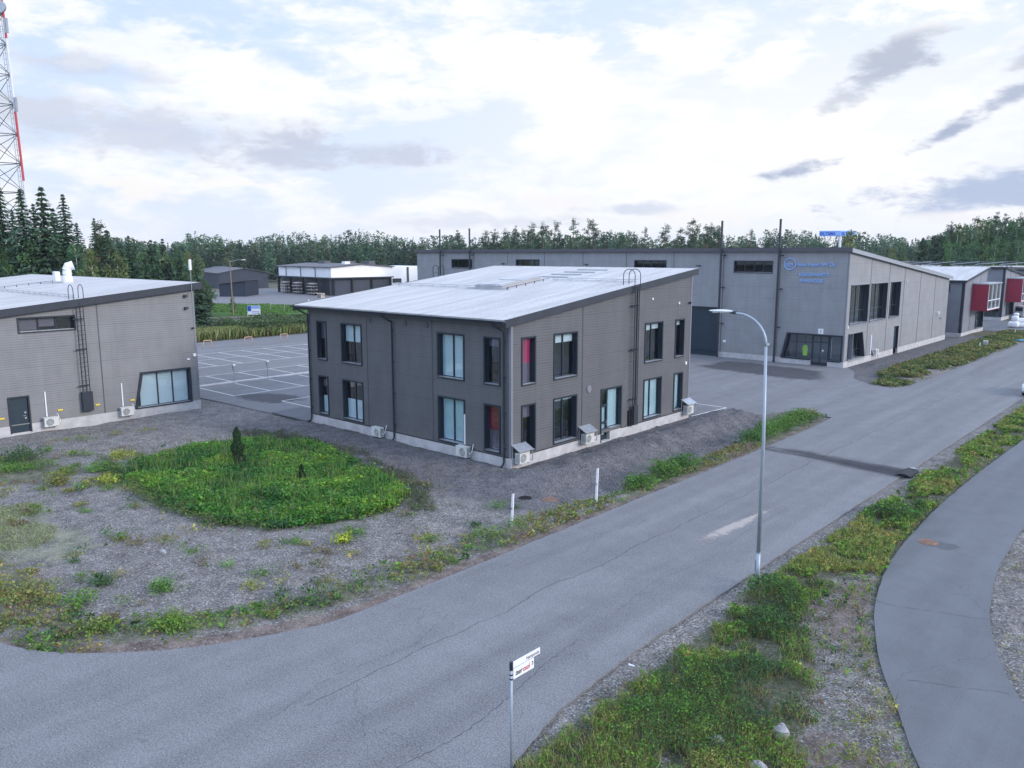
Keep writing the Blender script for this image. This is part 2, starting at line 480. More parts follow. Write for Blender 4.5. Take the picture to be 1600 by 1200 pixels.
class MB:
    def __init__(s):
        s.v, s.f, s.mi = [], [], []
        s.cur = 0

    def add(s, vs, fs):
        b = len(s.v)
        s.v += [tuple(p) for p in vs]
        for f in fs:
            s.f.append(tuple(b + i for i in f))
            s.mi.append(s.cur)
        return s

    def box(s, x0, y0, z0, x1, y1, z1):
        return s.add([(x0, y0, z0), (x1, y0, z0), (x1, y1, z0), (x0, y1, z0), (x0, y0, z1), (x1, y0, z1), (x1, y1, z1), (x0, y1, z1)],
                     [(0, 3, 2, 1), (4, 5, 6, 7), (0, 1, 5, 4), (1, 2, 6, 5), (2, 3, 7, 6), (3, 0, 4, 7)])

    def hexa(s, p):
        return s.add(p, [(0, 3, 2, 1), (4, 5, 6, 7), (0, 1, 5, 4), (1, 2, 6, 5), (2, 3, 7, 6), (3, 0, 4, 7)])

    def fbox(s, F, u0, u1, z0, z1, d0, d1):
        """box in a facade frame F(u, z, d)"""
        return s.hexa([F(u0, z0, d0), F(u1, z0, d0), F(u1, z0, d1), F(u0, z0, d1), F(u0, z1, d0), F(u1, z1, d0), F(u1, z1, d1), F(u0, z1, d1)])

    def tube(s, path, r, n=8, r2=None, cap=True):
        path = [Vector(p) for p in path]
        rings = []
        up = Vector((0, 0, 1))
        prev = None
        for i, p in enumerate(path):
            t = (path[min(i + 1, len(path) - 1)] - path[max(i - 1, 0)]).normalized()
            a = t.cross(up) if abs(t.z) < 0.95 else t.cross(Vector((0, 1, 0)))
            if prev is not None:
                a = prev - t * prev.dot(t)
            a.normalize()
            prev = a
            bb = t.cross(a).normalized()
            rr = r if r2 is None else r + (r2 - r) * i / max(1, len(path) - 1)
            rings.append([p + (a * math.cos(k * 2 * PI / n) + bb * math.sin(k * 2 * PI / n)) * rr for k in range(n)])
        vs = [q for ring in rings for q in ring]
        fs = []
        for i in range(len(rings) - 1):
            for k in range(n):
                k2 = (k + 1) % n
                fs.append((i * n + k, i * n + k2, (i + 1) * n + k2, (i + 1) * n + k))
        if cap:
            fs.append(tuple(range(n - 1, -1, -1)))
            fs.append(tuple((len(rings) - 1) * n + k for k in range(n)))
        return s.add(vs, fs)

    def prism(s, pts, a, b, ax=2):
        """extrude 2-D polygon pts along axis ax from a to b"""
        n = len(pts)
        def P(p, h):
            if ax == 2: return (p[0], p[1], h)
            if ax == 1: return (p[0], h, p[1])
            return (h, p[0], p[1])
        vs = [P(p, a) for p in pts] + [P(p, b) for p in pts]
        fs = [tuple(range(n - 1, -1, -1)), tuple(range(n, 2 * n))]
        fs += [(i, (i + 1) % n, n + (i + 1) % n, n + i) for i in range(n)]
        return s.add(vs, fs)

    def build(s, name, mats, parent=None, local=False, smooth=False, bevel=0.0):
        if not isinstance(mats, (list, tuple)):
            mats = [mats]
        me = bpy.data.meshes.new(name)
        vs = s.v
        if parent is not None and not local:
            off = Vector((0, 0, 0))
            p = parent
            off = _off.get(p.name, None)
            if off is None:
                off = Vector(p.location)
            vs = [(x - off[0], y - off[1], z - off[2]) for x, y, z in vs]
        me.from_pydata(vs, [], s.f)
        for m in mats:
            me.materials.append(m)
        if len(mats) > 1:
            me.polygons.foreach_set('material_index', s.mi)
        if smooth:
            me.polygons.foreach_set('use_smooth', [True] * len(s.f))
        me.update()
        o = bpy.data.objects.new(name, me)
        COL.objects.link(o)
        if parent is not None:
            o.parent = parent
            _off[o.name] = Vector((0, 0, 0)) if local else off
        if bevel > 0:
            md = o.modifiers.new('bevel', 'BEVEL')
            md.width = bevel
            md.segments = 2
            md.limit_method = 'ANGLE'
        return o


def npmesh(name, verts, faces, m, parent=None, tint=None, smooth=False):
    """fast mesh from arrays: faces (F,k)"""
    me = bpy.data.meshes.new(name)
    nv, (nf, k) = len(verts), faces.shape
    me.vertices.add(nv)
    me.vertices.foreach_set('co', np.ascontiguousarray(verts, dtype=np.float32).ravel())
    me.loops.add(nf * k)
    me.loops.foreach_set('vertex_index', np.ascontiguousarray(faces, dtype=np.int32).ravel())
    me.polygons.add(nf)
    me.polygons.foreach_set('loop_start', np.arange(0, nf * k, k, dtype=np.int32))
    me.polygons.foreach_set('loop_total', np.full(nf, k, dtype=np.int32))
    if smooth:
        me.polygons.foreach_set('use_smooth', np.ones(nf, dtype=bool))
    me.materials.append(m)
    if tint is not None:
        at = me.color_attributes.new('tint', 'FLOAT_COLOR', 'POINT')
        c = np.ones((nv, 4), dtype=np.float32)
        c[:, :3] = tint
        at.data.foreach_set('color', c.ravel())
    me.update()
    me.validate()
    o = bpy.data.objects.new(name, me)
    COL.objects.link(o)
    if parent is not None:
        o.parent = parent
    return o


def text(body, size, m, name, parent, loc, rot, depth=0.02, sx=1.0, shear=0.0, align='LEFT', bold=0.0):
    cu = bpy.data.curves.new(name, 'FONT')
    cu.body = body
    cu.size = size
    cu.extrude = depth
    cu.offset = bold
    cu.shear = shear
    cu.align_x = align
    tmp = bpy.data.objects.new('tmp', cu)
    me = bpy.data.meshes.new_from_object(tmp)
    bpy.data.objects.remove(tmp)
    me.materials.clear()
    me.materials.append(m)
    o = bpy.data.objects.new(name, me)
    COL.objects.link(o)
    o.parent = parent
    o.location = loc
    o.rotation_euler = rot
    o.scale = (sx, 1, 1)
    return o


# ---------------------------------------------------------------- leaves and trees
def leaf_quads(c, size, tint, flat=0.0, aspect=1.0, droop=None):
    """N random quads at centres c (N,3); returns verts, faces, tint per vert"""
    n = len(c)
    size = np.broadcast_to(size, (n,)).reshape(n, 1)
    a = rng.normal(size=(n, 3))
    a[:, 2] *= (1 - flat)
    a /= np.linalg.norm(a, axis=1, keepdims=True) + 1e-9
    b = rng.normal(size=(n, 3))
    b[:, 2] *= (1 - flat)
    b -= a * (a * b).sum(1, keepdims=True)
    b /= np.linalg.norm(b, axis=1, keepdims=True) + 1e-9
    a = a * size * 0.5 * aspect
    b = b * size * 0.5
    v = np.stack([c - a, c + b * 0.8, c + a, c - b * 0.8], 1).reshape(-1, 3)
    f = np.arange(4 * n).reshape(n, 4)
    t = np.repeat(tint, 4, axis=0)
    return v, f, t


def tints(n, base, var=0.25, hue=0.12):
    base = np.array(base)
    k = 1 + var * rng.normal(size=(n, 1)).clip(-2, 2)
    h = 1 + hue * rng.normal(size=(n, 3)).clip(-2, 2)
    return (base * k * h).clip(0.004, 0.9)


def blades(c, h, w, tint, lean=0.35):
    """upright grass blades / stems as thin triangles-quads"""
    n = len(c)
    h = np.broadcast_to(h, (n,)).reshape(n, 1)
    ang = rng.uniform(0, 2 * PI, n)
    d = np.stack([np.cos(ang), np.sin(ang), np.zeros(n)], 1)
    ln = rng.normal(size=(n, 3)) * lean
    ln[:, 2] = 1
    tip = c + ln * h
    mid = c + ln * h * 0.5 + d * w
    mid2 = c + ln * h * 0.5 - d * w
    v = np.stack([c - d * w * 0.5, mid, tip, mid2], 1).reshape(-1, 3)
    return v, np.arange(4 * n).reshape(n, 4), np.repeat(tint, 4, axis=0)


def cat3(parts):
    vs, fs, ts, o = [], [], [], 0
    for v, f, t in parts:
        vs.append(v)
        fs.append(f + o)
        ts.append(t)
        o += len(v)
    return np.concatenate(vs), np.concatenate(fs), np.concatenate(ts)


def spruce_crown(h, rad, n_whorl, base, per=14, z0=0.05):
    """whorls of drooping sprays: each spray an elongated quad lying along its branch"""
    V, T = [], []
    for i in range(n_whorl):
        f = i / (n_whorl - 1)
        z = h * (z0 + (1 - z0) * f)
        rr = rad * (1 - f) ** 0.78 * rng.uniform(0.80, 1.15) + 0.10
        nb = max(5, int(per * (1 - 0.5 * f)))
        a0 = rng.uniform(0, 6.28)
        tb = tints(1, base, 0.18, 0.04)[0]
        for k in range(nb):
            a = a0 + k * 2 * PI / nb + rng.normal() * 0.2
            L = rr * rng.uniform(0.72, 1.12)
            m = max(2, int(L / 0.38))
            t = (np.arange(m) + 0.5) / m
            reps = 5
            t = np.repeat(t, reps) + rng.normal(size=m * reps) * 0.5 / m
            t = t.clip(0.02, 1)
            n = len(t)
            side = rng.normal(size=n) * 0.22 * L * (0.35 + 0.3 * t)
            ca, sa = math.cos(a), math.sin(a)
            cx = ca * L * t - sa * side
            cy = sa * L * t + ca * side
            cz = z - 0.42 * L * t + 0.24 * L * t * t - np.abs(side) * 0.35 + rng.normal(size=n) * 0.06
            c = np.stack([cx, cy, cz], 1)
            la = 0.34 * rng.uniform(0.7, 1.3, n) * (0.6 + 0.4 * (1 - f))
            sg = np.sign(side + 1e-6)
            yaw = a + sg * rng.uniform(0.1, 0.8, n)
            d = np.stack([np.cos(yaw), np.sin(yaw), -0.35 + rng.normal(size=n) * 0.2], 1) * la[:, None]
            w = np.stack([-np.sin(yaw), np.cos(yaw), rng.normal(size=n) * 0.5], 1) * (la * 0.42)[:, None]
            V.append(np.stack([c - d, c + w, c + d, c - w], 1).reshape(-1, 3))
            T.append(np.repeat(tb[None] * rng.uniform(0.75, 1.3, (n, 1)), 4, axis=0))
    v = np.concatenate(V)
    return v, np.arange(len(v)).reshape(-1, 4), np.concatenate(T)


def clump_crown(centers, radii, base, dens, lsize, flat=0.2):
    cs, tt = [], []
    for c0, r in zip(centers, radii):
        n = int(dens * r[0] * r[1] * r[2] ** 0.5) + 12
        d = rng.normal(size=(n, 3))
        d /= np.linalg.norm(d, axis=1, keepdims=True)
        q = d * (rng.uniform(0.25, 1.0, (n, 1)) ** 0.5) * np.array(r) + np.array(c0)
        q += rng.normal(size=q.shape) * 0.12
        cs.append(q)
        tt.append(tints(1, base, 0.2, 0.06).repeat(n, 0) * rng.uniform(0.75, 1.25, (n, 1)))
    c = np.concatenate(cs)
    return leaf_quads(c, lsize * rng.uniform(0.6, 1.3, len(c)), np.concatenate(tt), flat=flat, aspect=1.3)


def pine_parts(h, base):
    """Scots pine: bare lower stem, open irregular cone of flat clumps above"""
    cen, rad = [], []
    lean = rng.normal() * 0.3
    z0 = rng.uniform(0.30, 0.45)
    z = h * z0
    wide = rng.uniform(0.10, 0.145)
    while z < h * 0.96:
        f = (z / h - z0) / (1 - z0)
        R_ = h * wide * (0.35 + 0.65 * min(1, f * 4)) * (1 - f) ** 0.55 + 0.25
        for k in range(int(rng.integers(3, 7))):
            a = rng.uniform(0, 6.28)
            d = R_ * rng.uniform(0.15, 1.05)
            cen.append((d * math.cos(a) + lean * f, d * math.sin(a), z + rng.normal() * 0.3 - d * 0.08))
            s = rng.uniform(0.45, 0.85) * (1.15 - 0.55 * f)
            rad.append((s * 1.15, s * 1.15, s * 0.6))
        z += h * 0.043 * rng.uniform(0.7, 1.3)
    cen.append((lean, 0, h * 0.98))
    rad.append((0.3, 0.3, 0.55))
    return cen, rad, lean


def birch_parts(h, base, wide=0.17):
    cen, rad = [], []
    n = 34
    for i in range(n):
        f = (i + 0.5) / n
        z = h * (0.22 + 0.76 * f)
        R_ = h * wide * math.sin(PI * min(0.97, 0.18 + 0.8 * f)) ** 0.7
        a = rng.uniform(0, 6.28)
        d = R_ * rng.uniform(0.2, 0.95)
        s = rng.uniform(0.55, 1.1) * h / 16 * (1.25 - 0.5 * f)
        cen.append((d * math.cos(a), d * math.sin(a), z))
        rad.append((s, s, s * 1.1))
    return cen, rad


def make_tree(kind, h, label, group, loc=(0, 0, 0), base=None, name=None):
    t = thing(name or {'spruce': 'spruce_tree', 'pine': 'pine_tree', 'birch': 'birch_tree'}[kind], label, 'tree', loc, 0, group)
    if kind == 'spruce':
        v, f, c = spruce_crown(h, h * 0.215, int(h * 2.5), base or (0.030, 0.062, 0.034))
        tm, tr, th = M['bark'], 0.2, h * 0.98
        path = [(0, 0, -0.3), (0, 0, th * 0.5), (0, 0, th)]
        br = []
    elif kind == 'pine':
        cen, rad, lean = pine_parts(h, base)
        v, f, c = clump_crown(cen, rad, base or (0.050, 0.082, 0.045), 230, 0.22, 0.5)
        tm, tr = M['pinebark'], 0.19
        path = [(0, 0, -0.3), (lean * 0.1, 0, h * 0.5), (lean, 0, h * 0.97)]
        br = [((lean * max(0, (z / h - 0.4)), 0, z - 0.3), (x, y, z)) for x, y, z in cen[::2]]
    else:
        cen, rad = birch_parts(h, base)
        v, f, c = clump_crown(cen, rad, base or (0.075, 0.120, 0.045), 170, 0.27, 0.0)
        tm, tr = M['birchbark'], 0.15
        path = [(0, 0, -0.3), (0.1, 0, h * 0.5), (0, 0, h * 0.9)]
        br = [((0, 0, z - 1.0), (x, y, z)) for x, y, z in cen[::3]]
    npmesh('crown', v, f, M['needle'] if kind != 'birch' else M['leaf'], t, c)
    tb = MB()
    tb.tube(path, tr, 6, 0.03)
    for a, b in br:
        tb.tube([a, b], 0.045, 4, 0.015)
    tb.build('trunk', tm, t, local=True, smooth=True)
    return t


# ================================================================ TERRAIN
def poly_mask(px, py, pts):
    inside = np.zeros(px.shape, bool)
    n = len(pts)
    for i in range(n):
        x0, y0 = pts[i]
        x1, y1 = pts[(i + 1) % n]
        c = ((y0 > py) != (y1 > py)) & (px < (x1 - x0) * (py - y0) / (y1 - y0 + 1e-12) + x0)
        inside ^= c
    return inside


def vnoise(x, y, s, seed=0, octv=4):
    """cheap value noise, 0..1"""
    out = np.zeros_like(x, dtype=float)
    amp, tot = 1.0, 0.0
    for o in range(octv):
        xs, ys = x * s + 37.1 * (o + seed), y * s - 17.7 * (o + seed * 3)
        xi, yi = np.floor(xs), np.floor(ys)
        fx, fy = xs - xi, ys - yi
        fx, fy = fx * fx * (3 - 2 * fx), fy * fy * (3 - 2 * fy)
        def hsh(a, b):
            q = np.sin(a * 127.1 + b * 311.7 + seed * 74.7) * 43758.5453
            return q - np.floor(q)
        v = (hsh(xi, yi) * (1 - fx) + hsh(xi + 1, yi) * fx) * (1 - fy) + (hsh(xi, yi + 1) * (1 - fx) + hsh(xi + 1, yi + 1) * fx) * fy
        out += v * amp
        tot += amp
        amp *= 0.5
        s *= 2.0
    return out / tot


def sstep(x, a, b):
    t = np.clip((x - a) / (b - a), 0, 1)
    return t * t * (3 - 2 * t)


ROAD = [(7.9, -16), (7.9, -10), (7.85, 0), (7.85, 12), (7.75, 20), (7.5, 24.6), (6.9, 26.2), (6.3, 40.0), (7.1, 41.5), (7.5, 45), (7.6, 60), (7.9, 90), (7.9, 420),
        (15.8, 420), (15.75, 40), (15.7, 0), (15.75, -12), (16.05, -16), (16.6, -18.2), (17.6, -20.2), (19.5, -22.5), (23, -25), (28, -28), (28, -60), (-60, -60), (-60, -31.5),
        (-30, -29.5), (-12, -27.6), (-2, -25.4), (1.8, -24.1), (3.1, -23.6), (4.5, -22.5), (6.1, -20.7), (6.9, -19.1), (7.7, -17.4)]
YARD = [(7.55, 24.75), (6.0, 24.9), (4.4, 25.0), (3.4, 22.4), (1.8, 21.6), (0.4, 20.6), (-0.3, 19.2), (-0.3, 18.4), (-18.2, 18.4), (-18.2, 2.4), (-21.2, 2.4), (-21.2, -0.2),
        (-24.8, -0.4), (-29.0, -0.5), (-33.5, -0.8), (-70.3, -0.8), (-70.3, 49.9), (-15, 49.9), (-0.4, 49.9), (1.0, 47.6), (2.4, 43.4), (4.4, 41.4), (6.6, 40.3), (7.55, 40.2)]
PATH_L = [(34, -24), (29, -19), (25.6, -15.2), (23.3, -12.4), (22.3, -10.3), (21.2, -8.3), (20.4, -6.2), (19.9, -4.8), (19.2, -1.8), (18.75, 1.9), (18.5, 6.9), (18.4, 12.0), (18.5, 20), (18.7, 26), (18.7, 420)]
PATH_R = [(21.9, 420), (21.9, 26), (21.8, 12), (21.85, 7.8), (22.0, 2.3), (22.4, -1.1), (23.0, -4.0), (23.8, -6.4), (24.8, -8.4), (26.3, -10.8), (29, -14), (33, -18), (38, -22)]
PATHP = PATH_L + PATH_R
PATCH = [(-15.9, -12.9), (-16.6, -10.0), (-16.2, -7.4), (-15.6, -5.0), (-12.8, -3.5), (-7.8, -4.5), (-3.5, -5.6), (-0.4, -6.6), (0.6, -8.2), (0.4, -10.6), (-0.8, -12.9), (-3.6, -14.4), (-7.6, -14.9), (-11.4, -14.4), (-14.5, -14.2)]


def th(x, y):
    """terrain height outside the paved sheets"""
    z = np.full(x.shape, -0.06)
    n1 = vnoise(x, y, 0.35, 1) - 0.5
    n2 = vnoise(x, y, 1.7, 2) - 0.5
    n3 = vnoise(x, y, 5.0, 5, 3) - 0.5
    # yard of rough gravel in front of the buildings
    near = sstep(x, -70, -40) * sstep(7.6 - x, 0.0, 1.6) * sstep(-y, -60, -55)
    # bank beside the long wall: high at the wall, falling to a swale, rising to the verge
    bank = sstep(y, -4, 0) * (1 - sstep(y, 21, 26)) * sstep(x, -0.5, 0.3) * (1 - sstep(x, 6.6, 7.6))
    prof = 0.06 + 0.34 * sstep(x, 0.5, 1.9) * (1 - sstep(x, 2.4, 4.0)) - 0.36 * sstep(x, 2.6, 4.6) * (1 - sstep(x, 5.4, 7.3))
    z = z + bank * (prof + n2 * 0.42 + n3 * 0.24)
    bankA = sstep(x, -20, -17) * (1 - sstep(x, -1, 3)) * sstep(y, -6.5, -4.2) * (1 - sstep(y, -0.2, 0.2))
    z = z + bankA * (0.06 + 0.22 * sstep(y, -5, -0.5) - 0.16 + n2 * 0.22 + n3 * 0.10)
    yard = (x < 7.6) & (y < 0.0) & (x > -34)
    z = z + np.where(yard, sstep(7.7 - x, 0, 2.5) * (n1 * 0.25 + n2 * 0.08), 0) * sstep(-y, 0.3, 2.0)
    pm = np.exp(-(((x + 8.5) / 8.5) ** 2 + ((y + 9.3) / 4.8) ** 2) ** 2)
    z = z + pm * 0.12
    # right verge
    v = sstep(x, 16.0, 16.8) * (1 - sstep(x, 18.3, 18.7) * sstep(y, -2, 0)) 
    v = v * np.where(x < 30, 1, 0.3)
    z = z + v * (n1 * 0.3 + n2 * 0.12 + 0.02)
    # bank by the warehouse side
    w = sstep(y, 49, 53) * (1 - sstep(y, 95, 110)) * sstep(x, -0.9, 0.6) * (1 - sstep(x, 6.0, 7.6))
    z = z + w * (0.14 + n1 * 0.3 + n2 * 0.15)
    # distant rise of the forest land
    r = np.hypot(x - 27, y + 30)
    z = z + sstep(r, 330, 700) * 4.0
    return z


def axis(lo, hi, step, far_lo, far_hi):
    a = list(np.arange(lo, hi + 1e-6, step))
    s, p = step, hi
    while p < far_hi:
        s *= 1.12
        p += s
        a.append(p)
    s, p = step, lo
    while p > far_lo:
        s *= 1.12
        p -= s
        a.insert(0, p)
    return np.array(a)


gx = axis(-34, 30, 0.22, -3500, 3500)
gy = axis(-31, 54, 0.22, -3500, 3500)
GX, GY = np.meshgrid(gx, gy)
pav = poly_mask(GX, GY, ROAD) | poly_mask(GX, GY, YARD) | poly_mask(GX, GY, PATHP)
GZ = th(GX, GY)
# keep the terrain below the paved sheets (grow mask by one cell)
g2 = pav.copy()
g2[1:] |= pav[:-1]; g2[:-1] |= pav[1:]; g2[:, 1:] |= pav[:, :-1]; g2[:, :-1] |= pav[:, 1:]
GZ = np.where(g2, -0.07, GZ)
flatb = ((GX > -18.4) & (GX < 0.1) & (GY > -0.1) & (GY < 18.5))
GZ = np.where(flatb, -0.05, GZ)


def mask_zone(x, y):
    n = vnoise(x, y, 0.5, 4)
    nf = vnoise(x, y, 2.5, 6)
    veg = np.zeros(x.shape)
    dirt = np.zeros(x.shape)
    moss = np.zeros(x.shape)
    dark = np.zeros(x.shape)
    # far land: grass
    far = np.maximum.reduce([sstep(-x, 70.5, 72), sstep(y, 50, 54) * sstep(-x, 63, 66), sstep(x, 24, 30) * 0.6, sstep(y, 88, 96)])
    far = np.where((x < -70) | (np.abs(y) > 95) | (x > 60), 1.0, far)
    veg = np.maximum(veg, far)
    # left verge strip
    sx = np.interp(y, [-60, -26, -20, -16, 0, 27], [0, 1.0, 4.6, 6.3, 6.8, 6.9])
    strip = np.exp(-((x - sx) / (0.75 + 0.6 * n)) ** 2) * (y < 25.5) * (y > -24)
    veg = np.maximum(veg, strip * sstep(nf, 0.25, 0.6))
    # road shoulder brown dirt
    ed = np.interp(y, [-60, -27, -24, -22, -20, -18, -16, 27], [-60, -8, 1.8, 4.8, 6.4, 7.3, 7.9, 7.9])
    dirt = np.maximum(dirt, (np.abs(ed - x) < 0.75) * 0.9 * (y < 25))
    low = np.where((x > -40) & (x < 7.9) & (y < -17), sstep(-y - (0.30 * (x + 20) * 0 + 17), 2.2, 6.5), 0)
    dirt = np.maximum(dirt, low * sstep(n, 0.35, 0.6) * 0.7)
    # patch
    inp = poly_mask(x + (n - 0.5) * 1.5, y + (nf - 0.5) * 1.2, PATCH)
    dark = np.maximum(dark, inp * 1.0)
    # mossy ground on the left
    mo = np.exp(-(((x + 9.5) / 6.5) ** 2 + ((y + 20.6) / 2.6) ** 2))
    moss = np.maximum(moss, sstep(mo + (n - 0.5) * 0.7, 0.35, 0.75) * (y < -16))
    mv = np.exp(-(((x + 4) / 8.0) ** 2 + ((y + 23.2) / 1.8) ** 2))
    veg = np.maximum(veg, sstep(mv + (n - 0.5) * 0.8, 0.45, 0.8) * 0.9 * (x < 5))
    mv2 = np.exp(-(((x + 19) / 5.5) ** 2 + ((y + 16.6) / 3.0) ** 2))
    veg = np.maximum(veg, sstep(mv2 + (n - 0.5) * 0.9, 0.5, 0.85) * 0.9)
    # right verge
    rv = sstep(x, 16.25, 16.9) * (1 - sstep(x, 18.6 + 5 * sstep(-y, -2, 12), 19.2 + 5 * sstep(-y, -2, 12)))
    gpat = np.exp(-(((x - 19.6) / 1.5) ** 2)) * sstep(-y, -1, 2)
    gp2 = poly_mask(x + (n - 0.5) * 0.8, y, [(18.1, -2.5), (19.0, -1.5), (20.0, -5), (21.6, -9), (24, -13.5), (28, -19), (24, -21), (21.3, -13.5), (19.6, -9.3), (18.2, -6.5)])
    veg = np.maximum(veg, rv * (1 - gp2 * 0.9) * sstep(nf + n * 0.5, 0.28, 0.6))
    dark = np.maximum(dark, rv * (1 - gp2) * 0.5)
    # beyond the path
    bp = sstep(x, 22.2, 24) * (y > -20)
    moss = np.maximum(moss, bp * sstep(n, 0.5, 0.7) * 0.5)
    # warehouse side bank
    wv = (y > 50) * (y < 120) * sstep(x, 1.2, 3.5) * (x < 7.9)
    veg = np.maximum(veg, wv * sstep(n + nf * 0.4, 0.45, 0.8))
    dirt = np.maximum(dirt, gp2 * sstep(n, 0.45, 0.65) * 0.6)
    return veg, dirt, moss, dark


veg, dirt, moss, dark = mask_zone(GX, GY)
ny, nx = GX.shape
vid = np.arange(nx * ny).reshape(ny, nx)
quads = np.stack([vid[:-1, :-1], vid[:-1, 1:], vid[1:, 1:], vid[1:, :-1]], -1).reshape(-1, 4)


def _terrain_mat():
    def fn(N, b, oc):
        def at(nm):
            a = N.n('ShaderNodeAttribute')
            a.attribute_name = nm
            return a.outputs['Fac']
        g1 = N.noise(oc, 34.0, 3.0, 0.75)
        vo = N.n('ShaderNodeTexVoronoi')
        N.link(oc, vo.inputs['Vector'])
        vo.inputs['Scale'].default_value = 22.0
        vs = N.n('ShaderNodeSeparateColor')
        N.link(vo.outputs['Color'], vs.inputs[0])
        g2_ = N.noise(oc, 1.2, 6.0, 0.65)
        g3 = N.noise(oc, 0.25, 4.0, 0.6)
        k = N.m('ADD', N.m('MULTIPLY', g1, 0.8), N.m('MULTIPLY', vs.outputs[0], 0.5))
        k = N.m('ADD', N.m('MULTIPLY', k, 0.7), N.m('MULTIPLY', g2_, 0.55))
        grav = N.mix(N.ramp(k, 0.45, 1.15), (0.085, 0.080, 0.076), (0.375, 0.352, 0.325))
        grav = N.mix(N.m('MULTIPLY', N.m('GREATER_THAN', vs.outputs[1], 0.955), 0.7), grav, (0.52, 0.51, 0.50))
        sx_ = N.n('ShaderNodeSeparateXYZ')
        N.link(oc, sx_.inputs[0])
        grav = N.mix(N.m('MULTIPLY', N.ramp(N.noise(oc, 0.55, 6.0, 0.7, 0.6), 0.48, 0.66), 0.45), grav, N.mix(N.ramp(k, 0.45, 1.15), (0.055, 0.050, 0.048), (0.25, 0.225, 0.21)))
        # the freshly tipped crushed rock against the building is darker
        dk = N.m('MULTIPLY', N.ramp(sx_.outputs[1], -6.2, -4.4), N.m('MULTIPLY', N.ramp(sx_.outputs[0], -24.0, -19.0), N.ramp(sx_.outputs[0], 6.2, 4.6)))
        dk = N.m('MULTIPLY', dk, N.ramp(N.m('ADD', g3, N.m('MULTIPLY', g2_, 0.5)), 0.3, 0.7))
        grav = N.mix(N.m('MULTIPLY', dk, 0.85), grav, N.mix(N.ramp(k, 0.4, 1.2), (0.052, 0.051, 0.054), (0.235, 0.230, 0.238)))
        gcol = N.mix(N.ramp(N.m('ADD', g2_, N.m('MULTIPLY', N.m('SUBTRACT', g1, 0.5), 0.8)), 0.35, 0.7), (0.040, 0.055, 0.028), (0.150, 0.160, 0.080))
        gcol = N.mix(N.ramp(N.m('ADD', g3, N.m('MULTIPLY', N.m('SUBTRACT', g1, 0.5), 0.9)), 0.4, 0.75), gcol, (0.19, 0.17, 0.12))
        gcol = N.mix(N.m('MULTIPLY', N.ramp(vs.outputs[0], 0.6, 0.9), 0.55), gcol, grav)
        dcol = N.mix(N.ramp(N.m('ADD', g2_, N.m('MULTIPLY', g1, 0.3)), 0.4, 0.9), (0.085, 0.060, 0.050), (0.24, 0.185, 0.160))
        mcol = N.mix(N.ramp(N.m('ADD', g2_, N.m('MULTIPLY', g1, 0.4)), 0.45, 0.95), (0.100, 0.125, 0.075), (0.30, 0.31, 0.17))
        mcol = N.mix(N.m('MULTIPLY', N.ramp(vs.outputs[0], 0.5, 0.8), 0.6), mcol, grav)
        g4 = N.noise(oc, 4.5, 5.0, 0.7)
        brk = N.m('MULTIPLY', N.m('SUBTRACT', N.m('ADD', N.m('MULTIPLY', g2_, 0.35), N.m('ADD', N.m('MULTIPLY', g1, 0.25), N.m('MULTIPLY', g4, 0.4))), 0.5), 2.8)
        def m_(nm, lo=0.3, hi=0.7):
            return N.ramp(N.m('ADD', at(nm), brk), lo, hi)
        dcol = N.mix(N.m('MULTIPLY', N.ramp(vs.outputs[0], 0.55, 0.8), 0.6), dcol, grav)
        c = N.mix(m_('dirt'), grav, dcol)
        c = N.mix(N.m('MULTIPLY', m_('moss', 0.35, 0.9), 0.6), c, mcol)
        c = N.mix(N.m('MULTIPLY', m_('veg'), 0.85), c, gcol)
        c = N.mix(N.m('MULTIPLY', m_('dark'), 0.6), c, (0.035, 0.050, 0.022))
        N.link(c, b.inputs['Base Color'])
        bp = N.n('ShaderNodeBump')
        bp.inputs['Strength'].default_value = 0.9
        bp.inputs['Distance'].default_value = 0.05
        N.link(N.m('ADD', k, N.m('MULTIPLY', N.noise(oc, 3.5, 4.0, 0.6), 1.6)), bp.inputs['Height'])
        N.link(bp.outputs[0], b.inputs['Normal'])
    return mat('ground_surface', (0.2, 0.2, 0.2), 0.95, spec=0.15, fn=fn)


ground = npmesh('ground', np.stack([GX, GY, GZ], -1).reshape(-1, 3), quads, _terrain_mat(), smooth=True)
for nm, arr in (('veg', veg), ('dirt', dirt), ('moss', moss), ('dark', dark)):
    a = ground.data.attributes.new(nm, 'FLOAT', 'POINT')
    a.data.foreach_set('value', arr.astype(np.float32).ravel())
tag(ground, kind='structure')


def gz(x, y):
    """terrain height at scattered points (bilinear)"""
    x = np.asarray(x, float); y = np.asarray(y, float)
    i = np.clip(np.searchsorted(gx, x) - 1, 0, nx - 2)
    j = np.clip(np.searchsorted(gy, y) - 1, 0, ny - 2)
    fx = (x - gx[i]) / (gx[i + 1] - gx[i])
    fy = (y - gy[j]) / (gy[j + 1] - gy[j])
    return (GZ[j, i] * (1 - fx) + GZ[j, i + 1] * fx) * (1 - fy) + (GZ[j + 1, i] * (1 - fx) + GZ[j + 1, i + 1] * fx) * fy


def jag(pts, step=0.35, amp=0.014, maxlen=120):
    """resample a polygon and roughen the edge like hand-laid asphalt"""
    out = []
    for i in range(len(pts)):
        a, b = np.array(pts[i], float), np.array(pts[(i + 1) % len(pts)], float)
        L = np.linalg.norm(b - a)
        n = max(1, int(min(L, maxlen) / step))
        d = (b - a) / max(L, 1e-6)
        nrm = np.array([-d[1], d[0]])
        for k in range(n):
            p = a + (b - a) * k / n
            out.append(tuple(p + nrm * rng.normal() * amp) if 0 < k else tuple(p))
    return out


